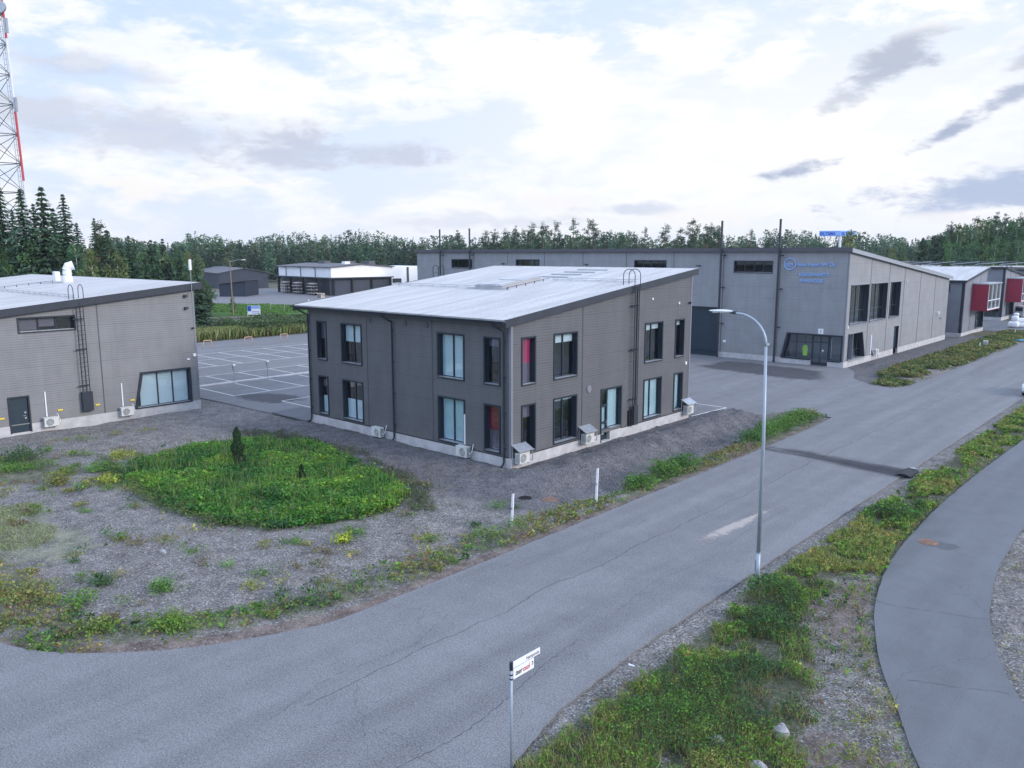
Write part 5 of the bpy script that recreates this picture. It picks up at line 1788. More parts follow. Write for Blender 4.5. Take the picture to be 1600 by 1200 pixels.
bg = thing('black_hall', 'long dark blue gabled hall at the edge of the far forest', 'building', (-217, 99.3, 0), R(72.1))
MB().prism([(0, -.1), (15.6, -.1), (15.6, 4.9), (7.8, 6.4), (0, 4.9)], 0, 48, 1).build('wall', M['darkblue'], bg, local=True)
r = MB()
for s in (-1, 1):
    x0_, x1_ = (7.8, -.6) if s < 0 else (7.8, 16.2)
    r.add([(x0_, -.6, 6.62), (x1_, -.6, 5.0), (x1_, 48.6, 5.0), (x0_, 48.6, 6.62), (x0_, -.6, 6.45), (x1_, -.6, 4.83), (x1_, 48.6, 4.83), (x0_, 48.6, 6.45)],
          [(0, 1, 2, 3), (4, 7, 6, 5), (0, 4, 5, 1), (1, 5, 6, 2), (2, 6, 7, 3)])
r.build('roof', M['darkroof'], bg, local=True)
bs = thing('black_shed', 'small dark blue shed with a sloping roof in front of the gabled hall', 'shed', (-171.9, 75.3, 0), R(42.13))
MB().prism([(0, -.1), (6.9, -.1), (6.9, 4.1), (0, 3.3)], 0, 11, 1).build('wall', M['darkblue'], bs, local=True)
MB().hexa([(-.8, -.6, 3.22), (7.6, -.6, 4.2), (7.6, 11.6, 4.2), (-.8, 11.6, 3.22), (-.8, -.6, 3.38), (7.6, -.6, 4.36), (7.6, 11.6, 4.36), (-.8, 11.6, 3.38)]).build('roof', M['darkroof'], bs, local=True)

# ---- far ground sheets
def far_sheet(name, pts, z, m):
    return sheet(name, [cd(*p) for p in pts], z, M[m], .15, False)
M['lawn'] = mat('mown_lawn', (0.062, 0.135, 0.032), 0.95, spec=.1, var=.45, vscale=.35)
M['gravel'] = mat('pale_gravel', (0.23, 0.225, 0.22), 0.95, spec=.1, var=.25, vscale=.6, bump=.4)
far_sheet('gravel_road', [(-75, 108), (-60, 125), (-30, 158), (-28, 155), (-57, 121), (-71, 104)], .03, 'gravel')
far_sheet('lawn', [(-55, 145), (-35, 152), (-38, 172), (-66, 180), (-62, 160)], .03, 'lawn')
far_sheet('yard', [(-70, 182), (-40, 173), (-38, 235), (-80, 262), (-84, 215)], .04, 'asphalt_yard')
sheet('forecourt', [(7.6, 103), (7.6, 124), (-1.5, 124), (-6.5, 124), (-26, 124), (-26, 103)], -.0, M['asphalt_path'], .1)
sheet('forecourt', [(7.6, 126), (7.6, 160), (-1.0, 156), (-1.0, 126)], -.0, M['asphalt_path'], .1)

# ================================================================ STREET FURNITURE
# street lamp
lp = thing('street_lamp', 'tall grey street lamp with a curved arm on the right verge', 'street lamp', (16.3, -5.5, -.1))
mb = MB()
mb.tube([(16.3, -5.5, -.2), (16.3, -5.5, 1.2)], .078, 14, .074)
mb.tube([(16.3, -5.5, 1.2), (16.28, -5.5, 5), (16.2, -5.5, 8.2)], .070, 14, .046)
pts = [(16.2 - 1.05 * (1 - math.cos(PI / 2 * k / 10)), -5.5, 8.2 + 1.02 * math.sin(PI / 2 * k / 10)) for k in range(11)] + [(14.98, -5.5, 9.25)]
mb.tube(pts, .046, 12, .036)
mb.build('pole', M['lamp'], lp, smooth=True)
MB().tube([(16.3, -5.5, 1.16), (16.3, -5.5, 1.2)], .080, 14).build('collar', M['lamp'], lp)
MB().box(16.218, -5.54, .5, 16.24, -5.46, .9).build('service_door', M['fascia'], lp)
mb = MB(); mb.tube([(15.10, -5.5, 9.245), (14.90, -5.5, 9.26)], .058, 12); mb.build('clamp', M['fascia'], lp)
hd = MB()
secs = [(15.0, .05, .035), (14.85, .11, .05), (14.65, .15, .055), (14.40, .155, .045), (14.22, .12, .03), (14.12, .05, .015)]
n = 14
vs = [(x, -5.5 + w * math.cos(2 * PI * k / n), 9.275 + h * math.sin(2 * PI * k / n)) for x, w, h in secs for k in range(n)]
fs = [(i * n + k, i * n + (k + 1) % n, (i + 1) * n + (k + 1) % n, (i + 1) * n + k) for i in range(len(secs) - 1) for k in range(n)] + [tuple(range(n)), tuple((len(secs) - 1) * n + k for k in range(n))]
hd.add(vs, fs)
h_ = hd.build('lamp_head', M['steelw'], lp, smooth=True)
MB().box(14.25, -5.60, 9.218, 14.70, -5.40, 9.232).build('lens', M['glass'], h_)

# street name sign
sp_ = thing('street_sign', 'street name sign with two white boards on a grey pole beside the road', 'sign', (16.7, -18.42, -.1))
mb = MB(); mb.tube([(16.70, -18.42, -.3), (16.70, -18.42, 2.50)], .030, 12)
mb.build('pole', M['lamp'], sp_, smooth=True)
mb = MB(); mb.tube([(16.70, -18.42, 2.34), (16.70, -18.42, 2.53)], .042, 12); mb.tube([(16.70, -18.42, 2.22), (16.70, -18.42, 2.25)], .04, 12); mb.tube([(16.70, -18.42, 2.12), (16.70, -18.42, 2.15)], .04, 12)
mb.build('clamp', M['trim'], sp_)
b1 = MB().box(16.69, -18.38, 2.36, 16.71, -17.47, 2.50).build('board', M['white'], sp_)
b2_ = MB().box(16.69, -18.36, 2.10, 16.71, -17.68, 2.335).build('board', M['white'], sp_)
ox = (16.70, -18.42, -.1)
def loc(x, y, z): return (x - ox[0], y - ox[1], z - ox[2])
text('Hampuntie', .115, M['ink'], 'lettering', b1, loc(16.712, -17.50, 2.388), (R(90), 0, R(90)), .001, .86, 0, 'RIGHT')
text('taer', .17, M['ink'], 'lettering', b2_, loc(16.712, -18.30, 2.165), (R(90), 0, R(90)), .001, .82, .15, bold=.003)
text('osol', .17, M['inkred'], 'lettering', b2_, loc(16.712, -18.055, 2.165), (R(90), 0, R(90)), .001, .80, .15, bold=.003)
mb = MB()
for s in (1, -1): mb.hexa([(16.711, -17.76, 2.24 + s * .05), (16.711, -17.735, 2.24 + s * .05), (16.711, -17.70, 2.24), (16.711, -17.725, 2.24), (16.713, -17.76, 2.24 + s * .05), (16.713, -17.735, 2.24 + s * .05), (16.713, -17.70, 2.24), (16.713, -17.725, 2.24)])
mb.build('arrow', M['ink'], b2_)

def marker(name, label, x, y, h, lean=(0, 0), w=.055):
    t = thing(name, label, 'marker post', (x, y, -.05), group='white marker posts along the road')
    mb = MB()
    mb.hexa([(-w, -w * .5, -.2), (w, -w * .5, -.2), (w, w * .5, -.2), (-w, w * .5, -.2), (-w + lean[0], -w * .5 + lean[1], h - .06), (w + lean[0], -w * .5 + lean[1], h), (w + lean[0], w * .5 + lean[1], h), (-w + lean[0], w * .5 + lean[1], h - .06)])
    mb.build('post', M['white'], t, local=True, bevel=.008)
    MB().box(-w * .6 + lean[0] * .55, -w * .5 - .012 + lean[1] * .55, h * .5, w * .6 + lean[0] * .55, w * .5 + .012 + lean[1] * .55, h * .5 + .09).build('reflector', M['galv'], t, local=True)
    return t
marker('marker_post', 'white marker post on the verge below the near corner of the office block', 5.9, -6.5, 1.42, (.06, .04))
marker('marker_post', 'white marker post on the verge in front of the office long wall', 6.6, -1.5, 1.62, (.05, .02))
marker('marker_post', 'white marker post beside the cable box on the far grass bank', 5.55, 75.0, 1.0, (.1, .0))
marker('marker_post', 'farthest white marker post by the small halls', 5.07, 97.4, .95, (.03, 0))
cb = thing('cable_box', 'small grey cable cabinet on the far grass bank', 'cabinet', (5.9, 76.4, 0))
MB().box(-.22, -.12, -.1, .22, .12, .95).build('body', M['galv'], cb, local=True, bevel=.02)
MB().box(-.26, -.16, .95, .26, .16, 1.02).build('lid', M['white'], cb, local=True, bevel=.02)
bt = thing('tarpaulin', 'crumpled light blue tarpaulin on the grass near the halls', 'tarpaulin', (6.7, 89.2, .05))
v_ = []; nn = 9
for i in range(nn):
    for j in range(nn):
        v_.append((-.9 + 1.8 * i / 8 + rng.normal() * .04, -.6 + 1.2 * j / 8, .12 * abs(math.sin(i * 1.7 + j * 1.1)) + rng.uniform(0, .12)))
MB().add(v_, [(i * nn + j, (i + 1) * nn + j, (i + 1) * nn + j + 1, i * nn + j + 1) for i in range(nn - 1) for j in range(nn - 1)]).build('sheet', mat('blue_tarp', (.05, .30, .5), .5), bt, local=True)
sk_ = thing('sack_stack', 'pile of white wrapped sacks at the corner of the far hall', 'sacks', (2.5, 110.6, 0))
mb = MB()
def ball(mb, c, r, nu=12, nv=7):
    vs, fs = [], []
    for j in range(nv + 1):
        for i in range(nu):
            a, b = 2 * PI * i / nu, PI * j / nv - PI / 2
            q = lambda t: math.copysign(abs(t) ** .6, t)
            vs.append((c[0] + r[0] * q(math.cos(a) * math.cos(b)), c[1] + r[1] * q(math.sin(a) * math.cos(b)), c[2] + r[2] * q(math.sin(b))))
    for j in range(nv):
        for i in range(nu): fs.append((j * nu + i, j * nu + (i + 1) % nu, (j + 1) * nu + (i + 1) % nu, (j + 1) * nu + i))
    mb.add(vs, fs)
for c, r in (((0, 0, .5), (.75, .6, .5)), ((.1, .1, 1.4), (.5, .5, .42)), ((.9, 1.3, 1.0), (.7, .6, .45)), ((.8, 1.2, .35), (.8, .7, .4)), ((.2, .2, 2.0), (.35, .35, .25))): ball(mb, c, r)
mb.build('sack', M['white'], sk_, local=True, smooth=True)

# cast iron covers
def cover(label, x, y, r, z, m):
    t = thing('manhole_cover', label, 'manhole cover', (x, y, z))
    MB().tube([(0, 0, -.05), (0, 0, .012)], r, 28).build('frame', M[m], t, local=True)
    mb = MB(); mb.tube([(0, 0, .0), (0, 0, .018)], r * .82, 28)
    for k in range(-3, 4): mb.box(-r * .6, k * r * .2 - .012, .018, r * .6, k * r * .2 + .012, .024)
    mb.build('lid', M[m], t, local=True)
cover('rusty round manhole cover set in the footpath', 19.45, 2.9, .36, .002, 'rust')
cover('rusty round well cover in the gravel near the left marker post', 4.7, -2.5, .38, float(gz(4.7, -2.5)) + .03, 'rust')
cover('dark round well cover in the gravel beside the rusty one', 3.7, -3.1, .30, float(gz(3.7, -3.1)) + .03, 'black')
rb = thing('added_black_block', 'black block added for a dark mark at the right kerb of the road', 'block', (15.7, 12.9, 0))  # made-up block standing in for an unexplained dark mark at the road edge
MB().prism([(-.35, .005), (.45, .005), (.40, .07), (.15, .16), (-.1, .14)], -.75, .75, 1).build('body', M['black'], rb, local=True, bevel=.02)
MB().box(.05, .55, .16, .3, .74, .19).build('end_plate', M['galv'], rb, local=True)

# parking barriers and heater posts
br = thing('hoop_barrier', 'faded orange hoop barrier at the far edge of the car park', 'barrier', (0, 0, 0), 0, 'orange hoop barriers at the far edge of the car park')
mb = MB()
pts = [(0, -.52, -.1), (0, -.52, .8)] + [(0, -.52 + .15 * (1 - math.cos(PI / 2 * k / 5)), .8 + .15 * math.sin(PI / 2 * k / 5)) for k in range(1, 6)] + [(0, .52 - .15 * (1 - math.cos(PI / 2 * (5 - k) / 5)), .8 + .15 * math.sin(PI / 2 * (5 - k) / 5)) for k in range(0, 6)] + [(0, .52, -.1)]
mb.tube(pts, .045, 8); mb.build('hoop', M['orange'], br, local=True, smooth=True)
for i, yy in enumerate((16.05, 21.4, 26.45, 31.6)):
    lab = ['orange hoop barrier nearest the left hall', 'orange hoop barrier in the middle of the far car park edge', 'orange hoop barrier next to the office block corner', 'orange hoop barrier hidden beyond the office corner'][i]
    if i == 0: br.location = (-63.6, yy, 0); br['label'] = lab
    elif i < 3: dup(br, (-63.6, yy, 0), 0, lab)
hp = thing('heater_post', 'galvanised engine heater post', 'heater post', (0, 0, 0), 0, 'engine heater posts on the parking kerb')
MB().tube([(0, 0, -.1), (0, 0, 1.1)], .04, 10).build('post', M['galv'], hp, local=True)
MB().box(-.10, -.09, 1.08, .10, .09, 1.46).build('socket_box', M['lamp'], hp, local=True, bevel=.02)
MB().hexa([(-.16, -.14, 1.5), (.16, -.14, 1.5), (.16, .14, 1.5), (-.16, .14, 1.5), (-.1, -.1, 1.62), (.1, -.1, 1.62), (.1, .1, 1.62), (-.1, .1, 1.62)]).build('cap', M['galv'], hp, local=True)
hp.location = (-37.45, 5.0, 0); hp['label'] = 'heater post on the parking kerb nearer the left hall'
dup(hp, (-37.45, 8.3, 0), 0, 'heater post on the parking kerb nearer the office block')

# billboard, utility pole, lawn posts
bb = thing('billboard', 'small blue and white notice board in the roadside grass', 'sign', (-97.0, 41.7, 0), R(42))
for x in (-.8, .8): MB().tube([(x, 0, -.2), (x, 0, 2.3)], .05, 8).build('post', M['wood'], bb, local=True)
bo = MB().box(-1.1, -.08, .62, 1.1, -.03, 2.45).build('board', M['white'], bb, local=True)
MB().box(-1.06, -.092, 1.5, -.45, -.081, 2.40).build('picture', M['blue'], bo, local=True)
MB().box(-.4, -.092, 1.95, 1.05, -.081, 2.40).build('picture', M['bluelt'], bo, local=True)
MB().box(-1.0, -.092, .70, 1.0, -.081, .92).build('stripe', M['lawn'], bo, local=True)
MB().box(-.4, -.092, 1.35, .9, -.081, 1.5).box(-.4, -.092, 1.1, .7, -.081, 1.2).build('stripe', M['bluelt'], bo, local=True)
up = thing('utility_pole', 'weathered wooden pole with a street light arm beyond the car park', 'utility pole', (-109.1, 44.5, 0))
MB().tube([(0, 0, -.3), (-.25, 0, 10.0)], .14, 10, .09).build('pole', M['wood'], up, local=True)
MB().tube([(-.25, 0, 9.7), (.6, 1.0, 10.1), (1.2, 1.7, 10.1)], .04, 6).build('arm', M['galv'], up, local=True)
MB().box(1.0, 1.5, 10.05, 1.6, 2.1, 10.15).build('lamp_head', M['steelw'], up, local=True)
wp = thing('lawn_post', 'low white post on the far lawn', 'post', (0, 0, 0), R(20), 'low white posts on the far lawn')
MB().box(-.09, -.09, -.1, .09, .09, 1.7).build('post', M['white'], wp, local=True, bevel=.03)
for i, (la, de) in enumerate(((-30.6, 152), (-42.5, 168), (-27, 150))):
    p_ = cd(la, de)
    if i == 0: wp.location = (*p_, 0); wp['label'] = 'white post on the lawn left of the office roof corner'
    elif i == 1: dup(wp, (*p_, 0), 0, 'white post on the lawn behind the notice board')
ww = thing('handrail', 'thin pale rail frame on the edge of the far lawn', 'railing', (*cd(-42, 158), 0), R(30))
mb = MB()
for k in range(6): mb.tube([(k * 3 - 6, 0, -.1), (k * 3 - 6, 0, 1.4)], .05, 6)
mb.tube([(-6, 0, 1.35), (9, 0, 1.35)], .04, 6); mb.build('rail', M['galv'], ww, local=True)

# shop pylon sign
py_ = thing('pylon_sign', 'two-sided blue shop sign on a tall white pole above the warehouse roof', 'sign', (-52, 186, 0))
MB().tube([(0, 0, -.2), (0, 0, 16.9)], .33, 12).build('pole', M['white'], py_, local=True)
for s, rot in ((0, R(24)), (1, R(60))):
    bd = MB().box(-5.1 if s == 0 else 0, -.15, 0, 0 if s == 0 else 5.1, .15, 1.35).build('board', M['bluelt'], py_, local=True)
    bd.location = (0, -.35, 15.6); bd.rotation_euler = (0, 0, rot)
    text('BILTEMA', 1.15, M['blue'], 'lettering', bd, ((-4.9 if s == 0 else .25), -.17, .26), (R(90), 0, 0), .02, .86, 0, bold=.03)
    MB().box(-5.12 if s == 0 else 0, -.17, -.03, 0 if s == 0 else 5.12, .17, .07).build('rim', M['blue'], bd, local=True)

# lattice radio mast
ms = thing('radio_mast', 'tall red and white lattice radio mast behind the spruces', 'mast', (*cd(-91.0, 146), 0), R(42.13))
H_ = 86.0
def hw(z): return 4.65 - .0238 * z
bands = [M['mastred'], M['steelw']]
legs = [(1, 0.15), (-.6, .85), (-.45, -.95)]
for li, (lx, ly) in enumerate(legs):
    mb = MB()
    z = 0.0; k = 0
    while z < H_ - .1:
        z1 = min(H_, z + 4.0)
        mb.cur = 0 if (int(z // 12) % 2 == 0) else 1
        mb.tube([(lx * hw(z), ly * hw(z), z), (lx * hw(z1), ly * hw(z1), z1)], .20, 8)
        z = z1
    mb.build('leg', bands, ms, local=True)
mb = MB()
z = 2.0
while z < H_ - 3:
    for i in range(3):
        a, b = legs[i], legs[(i + 1) % 3]
        z1 = z + 5.0
        mb.tube([(a[0] * hw(z), a[1] * hw(z), z), (b[0] * hw(z), b[1] * hw(z), z)], .07, 5)
        mb.tube([(a[0] * hw(z), a[1] * hw(z), z), (b[0] * hw(z1), b[1] * hw(z1), z1)], .055, 5)
        mb.tube([(b[0] * hw(z), b[1] * hw(z), z), (a[0] * hw(z1), a[1] * hw(z1), z1)], .055, 5)
    z += 5.0
mb.build('bracing', M['fascia'], ms, local=True)
mb = MB()
lx, ly = legs[0]
for off_ in (.45, .85):
    mb.tube([(lx * hw(0) - off_, ly * hw(0), 0), (lx * hw(H_) - off_, ly * hw(H_), H_)], .055, 5)
z = .5
while z < H_:
    mb.tube([(lx * hw(z) - .15, ly * hw(z), z), (lx * hw(z) - .9, ly * hw(z), z)], .03, 4)
    z += .9
mb.build('cable_ladder', M['galv'], ms, local=True)
for z, n_ in ((37.0, 3), (50, 3)):
    for dx_ in (0.55, .9):
        mb = MB()
        mb.box(lx * hw(z) + dx_ - .12, -.5, z - 1.3, lx * hw(z) + dx_ + .12, -.2, z + 1.1)
        mb.box(lx * hw(z), -.4, z - .8, lx * hw(z) + dx_, -.3, z - .7)
        mb.build('antenna_panel', M['galv'], ms, local=True)
mb = MB()
mb.tube([(lx * hw(53), ly * hw(53) - .5, 53), (lx * hw(53) , ly * hw(53) - .9, 53)], 1.0, 14)
mb.build('dish', M['galv'], ms, local=True)

# ---- vehicles ---------------------------------------------------------------
def car(name, label, loc_, rz, paint, van=False):
    t = thing(name, label, 'van' if van else 'car', loc_, rz)
    # local +X forward; profile (x, z) lofted across the width
    if van:
        L_, W_, prof = 4.9, .96, [(-2.4, .35), (-2.45, .9), (-2.42, 1.95), (-2.2, 2.08), (.9, 2.1), (1.35, 1.85), (1.75, 1.2), (2.35, 1.0), (2.45, .6), (2.4, .32)]
    else:
        L_, W_, prof = 4.4, .90, [(-2.1, .32), (-2.18, .62), (-2.12, .98), (-1.95, 1.05), (-1.35, 1.38), (-.7, 1.47), (.15, 1.44), (.95, 1.02), (1.95, .86), (2.15, .66), (2.18, .42), (2.1, .28)]
    mb = MB(); n = len(prof); vs = []
    zt = max(p[1] for p in prof)
    for s, inset in ((-1, .10), (-1, 0), (1, 0), (1, .10)):
        for x, z in prof:
            tuck = .16 * max(0, (z - .95) / max(.1, zt - .95)) if not van else .08 * max(0, (z - 1.1))
            k_ = 1 if inset else 0
            cx = x * (1 - .035 * k_)
            vs.append((cx, s * (W_ - tuck - (0 if k_ else .07)) if not k_ else s * (W_ - tuck), z - .02 * (k_ if z > zt - .05 else 0)))
    # order sections: outer left, inner left, inner right, outer right
    fs = []
    for j in range(3):
        for i in range(n):
            i2 = (i + 1) % n
            fs.append((j * n + i, j * n + i2, (j + 1) * n + i2, (j + 1) * n + i))
    fs += [tuple(range(n)), tuple(3 * n + k for k in range(n - 1, -1, -1))]
    mb.add(vs, fs)
    mb.build('body', paint, t, local=True, smooth=False, bevel=.03)
    g = MB()
    if van:
        for s in (-1, 1): g.add([(.0, s * (W_ - .01 - .0), 1.2), (1.45, s * (W_ - .01), 1.2), (1.1, s * (W_ - .05), 1.8), (.0, s * (W_ - .05), 1.8)], [(0, 1, 2, 3)])
        g.add([(1.74, -.78, 1.25), (1.74, .78, 1.25), (1.40, .74, 1.83), (1.40, -.74, 1.83)], [(0, 1, 2, 3)])
        g.add([(-2.46, -.7, 1.2), (-2.46, .7, 1.2), (-2.44, .68, 1.85), (-2.44, -.68, 1.85)], [(0, 1, 2, 3)])
    else:
        for s in (-1, 1):
            g.add([(-1.45, s * (W_ + .0), 1.0), (.72, s * (W_ + .0), 1.0), (.12, s * (W_ - .12), 1.37), (-.95, s * (W_ - .12), 1.38)], [(0, 1, 2, 3)])
        g.add([(.96, -.72, 1.045), (.96, .72, 1.045), (.28, .62, 1.405), (.28, -.62, 1.405)], [(0, 1, 2, 3)])
        g.add([(-1.93, -.70, 1.09), (-1.93, .70, 1.09), (-1.42, .62, 1.37), (-1.42, -.62, 1.37)], [(0, 1, 2, 3)])
    g.build('windows', M['panel'], t, local=True)
    for sx in (-1.32, 1.35):
        for s in (-1, 1):
            w = MB(); w.tube([(sx, s * (W_ - .22), .32), (sx, s * (W_ + .01), .32)], .32, 20)
            wo_ = w.build('wheel', M['black'], t, local=True)
            MB().tube([(sx, s * (W_ - .02), .32), (sx, s * (W_ + .022), .32)], .2, 16).build('rim', M['galv'], wo_, local=True)
    for s in (-1, 1):
        MB().box(2.02, s * .62 - .17, .62, 2.17, s * .62 + .17, .76).build('headlight', M['white'], t, local=True, bevel=.03)
        MB().box(-2.2, s * .66 - .12, .78, -2.10, s * .66 + .12, .95).build('tail_light', M['red'], t, local=True, bevel=.02)
        MB().box(.62, s * (W_ + .06) - .07, .98, .78, s * (W_ + .06) + .07, 1.10).build('wing_mirror', paint, t, local=True, bevel=.02)
    MB().box(2.12, -.45, .36, 2.2, .45, .56).build('grille', M['black'], t, local=True, bevel=.02)
    return t
car('parked_car', 'pale silver car whose nose enters at the right edge of the photo', (16.35, 45.05, .01), R(-90), M['carpaint'])
car('delivery_van', 'white delivery van parked by the far halls at the right edge', (.6, 133.6, .02), R(60), M['white'], True)

# stones and litter
def stone(label, x, y, s):
    o = thing('field_stone', label, 'stone', (x, y, float(gz(x, y))))
    vs, fs = [], []
    nu, nv = 9, 6
    rr = random.Random(x)
    for j in range(nv + 1):
        for i in range(nu):
            a, b = 2 * PI * i / nu, PI * j / nv - PI / 2
            k = 1 + rr.uniform(-.16, .16)
            vs.append((s[0] * k * math.cos(a) * math.cos(b), s[1] * k * math.sin(a) * math.cos(b), s[2] * k * math.sin(b) + s[2] * .5))
    for j in range(nv):
        for i in range(nu): fs.append((j * nu + i, j * nu + (i + 1) % nu, (j + 1) * nu + (i + 1) % nu, (j + 1) * nu + i))
    MB().add(vs, fs).build('boulder', M['stone'], o, local=True)
stone('grey boulder among the green weeds right of the others', 20.6, -13.3, (.20, .16, .24))
stone('grey boulder half hidden in weeds near the lower edge', 19.6, -14.5, (.18, .15, .16))
stone('pale flat stone at the lower edge of the photo', 20.7, -14.7, (.22, .14, .12))
stone('small pale stone lying alone on the left gravel', -2.0, -17.6, (.22, .10, .09))
lt = thing('litter', 'small white bottle at the gravel edge of the road', 'litter', (16.15, -12.9, -.02))
MB().tube([(-.08, 0, .03), (.05, .02, .03), (.09, .03, .03)], .03, 8, .012).build('bottle', M['white'], lt, local=True)

# ================================================================ VEGETATION
def grass_stuff(name, label, cat, parts, m='leaf'):
    v, f, t = cat3(parts)
    o = npmesh(name, v, f, M[m], tint=t)
    return tag(o, label, cat, kind='stuff')


def plants(x, y, h, k, lsize, base, spread=.10, flat=.45, var=.22, hue=.10, aspect=1.1, top=.6):
    """leafy weeds: k leaves on each stem position, none on the paving"""
    ok = ~(poly_mask(x, y, ROAD) | poly_mask(x, y, PATHP) | poly_mask(x, y, YARD))
    h = np.broadcast_to(h, (len(x),))[ok]
    base = np.broadcast_to(np.array(base), (len(x), 3))[ok]
    lsize = np.broadcast_to(lsize, (len(x),))[ok]
    x, y = x[ok], y[ok]
    n = len(x)
    z = gz(x, y)
    h = np.broadcast_to(h, (n,))
    base = np.broadcast_to(np.array(base), (n, 3))
    c = np.stack([x, y, z], 1).repeat(k, 0)
    hh = h.repeat(k)
    t = rng.uniform(0, 1, len(c)) ** top
    c[:, 2] += hh * t
    c[:, :2] += rng.normal(size=(len(c), 2)) * (spread * (0.5 + hh / (float(h.max()) if len(h) else 1.0)))[:, None]
    pt = base * (1 + var * rng.normal(size=(n, 1)).clip(-2, 2)) * (1 + hue * rng.normal(size=(n, 3)).clip(-2, 2))
    tt = pt.repeat(k, 0) * rng.uniform(.75, 1.25, (len(c), 1))
    ls = (np.broadcast_to(lsize, (n,)) * np.exp(rng.normal(size=n) * .30 - .22)).clip(.02, .4).repeat(k) * rng.uniform(.6, 1.3, len(c))
    return leaf_quads(c, ls, tt.clip(.005, .9), flat=flat, aspect=aspect)


def rnd(x0, x1, y0, y1, n):
    return rng.uniform(x0, x1, n), rng.uniform(y0, y1, n)


GREEN, LIME, OLIVE, YEL, BROWN, DGREEN = (.075, .150, .030), (.13, .24, .03), (.150, .155, .050), (.27, .23, .06), (.16, .11, .065), (.040, .080, .030)


def pick(n_, w, pal):
    """mix palette by a patch noise value w in 0..1"""
    pal = np.array(pal)
    i = np.clip((w * len(pal)).astype(int), 0, len(pal) - 1)
    return pal[i]


# 1 dense bright patch
x, y = rnd(-18.5, 1.5, -15.5, -3, 34000)
nn_ = vnoise(x, y, .5, 21); n2_ = vnoise(x, y, 1.3, 23)
inn = poly_mask(x + (nn_ - .5) * 1.4, y + (n2_ - .5) * 1.1, PATCH)
x, y, nn_, n2_ = x[inn], y[inn], nn_[inn], n2_[inn]
h = .06 + .50 * (n2_ - .2).clip(0) + .22 * nn_
w = np.clip((nn_ - .5) * 1.6 + .5 + rng.normal(size=len(x)) * .13, 0, .999)
P1 = plants(x, y, h, 8, .115, pick(len(x), w, [(.02, .07, .02), (.028, .09, .02), (.042, .125, .022), (.060, .155, .024), (.09, .19, .026), (.14, .23, .03)]), .12, .6)
# ragged outskirts of the patch, thinning into the gravel
x, y = rnd(-20, 3, -17.5, -2.5, 16000)
cxn, cyn = (x + 8.0) / 9.4, (y + 9.4) / 5.6
rr_ = np.hypot(cxn, cyn) + (vnoise(x, y, .8, 25) - .5) * .55
kp = (rr_ > .78) & (rr_ < 1.12) & (rng.random(len(x)) < (1.14 - rr_) * 1.6) & (y < -4.6)
x, y = x[kp], y[kp]
P1b = plants(x, y, .05 + .25 * rng.random(len(x)), 7, .075, pick(len(x), rng.random(len(x)), [(.028, .09, .02), (.06, .13, .025), (.09, .17, .03), OLIVE, (.12, .12, .05)]), .08, .4)
# tall stems and grass standing out of the mound
x, y = rnd(-17, .8, -14.6, -4, 9000)
kp = poly_mask(x, y, PATCH) & (vnoise(x, y, .7, 27) > .5)
x, y = x[kp], y[kp]
P1c = blades(np.stack([x, y, gz(x, y)], 1), rng.uniform(.3, .85, len(x)), .014, tints(len(x), (.09, .15, .04), .35, .15), .25)
x, y = rnd(-16.5, .5, -14.5, -4, 900)
kp = poly_mask(x, y, PATCH) & (vnoise(x, y, .9, 29) > .48)
x, y = x[kp], y[kp]
P1d = plants(x, y, .35 + .5 * rng.random(len(x)), 16, .09, pick(len(x), rng.random(len(x)), [(.025, .08, .02), (.05, .12, .025), (.08, .16, .03), (.10, .12, .05)]), .10, .3)
grass_stuff('ground_cover', 'dense bright green weeds covering the mound in the gravel yard', 'weeds', [P1, P1b, P1c, P1d])

# 2 right verge between road and path
x, y = rnd(16.25, 24.5, -21, 46, 80000)
dist = np.hypot(x - 27.5, y + 30)
nn_ = vnoise(x, y, .45, 31); n2_ = vnoise(x, y, 1.6, 33)
keep = rng.random(len(x)) < np.clip(22 / dist, .25, 1.0)
pleft = np.interp(y, [p[1] for p in PATH_L[:-1]], [p[0] for p in PATH_L[:-1]])
gpp = poly_mask(x + (nn_ - .5) * .8, y, [(18.1, -2.5), (19.0, -1.5), (20.0, -5), (21.6, -9), (24, -13.5), (28, -19), (24, -21), (21.3, -13.5), (19.6, -9.3), (18.2, -6.5)])
keep &= (x < pleft - .12) & (x > 16.15 + .5 * n2_ + .3 * sstep(-y, 6, 14)) & (~gpp | (rng.random(len(x)) < .12))
keep &= (nn_ * .45 + n2_ * .55 > .45 - .12 * np.exp(-((x - 18.4) / 1.2) ** 2) * (y < -4))
keep &= ~((y > 14) & (y < 19) & (n2_ < .62))
x, y, nn_, n2_ = x[keep], y[keep], nn_[keep], n2_[keep]
bush = np.zeros(len(x))
for bx_, by_, br_, bh_ in ((16.9, -6.3, 1.0, .5), (18.0, -8.2, .9, .35), (19.2, -12.0, 1.3, .45), (17.4, 4.6, .9, .45), (18.0, 6.2, 1.2, .35), (17.2, -12.5, .8, .25), (17.6, 17.5, .9, .4), (18.6, -14.6, 1.3, .4)):
    bush += bh_ * np.exp(-((x - bx_) ** 2 + (y - by_) ** 2) / (br_ ** 2))
h = .06 + .26 * n2_ + bush
w = np.clip(.46 + (nn_ - .5) * 1.3 + (n2_ - .5) * .6 - .26 * (bush > .15) + rng.normal(size=len(x)) * .16, 0, .999)
ls = np.clip(.040 + .0022 * (np.hypot(x - 27.5, y + 30) - 14), .040, .11)
P2 = plants(x, y, h, 11, ls, pick(len(x), w, [DGREEN, (.06, .14, .03), (.10, .20, .03), (.14, .23, .035), (.17, .20, .05), (.22, .22, .06), (.28, .25, .07)]), .06, .35)
sel = rng.random(len(x)) < .9
sel = np.repeat(np.flatnonzero(sel), 3)
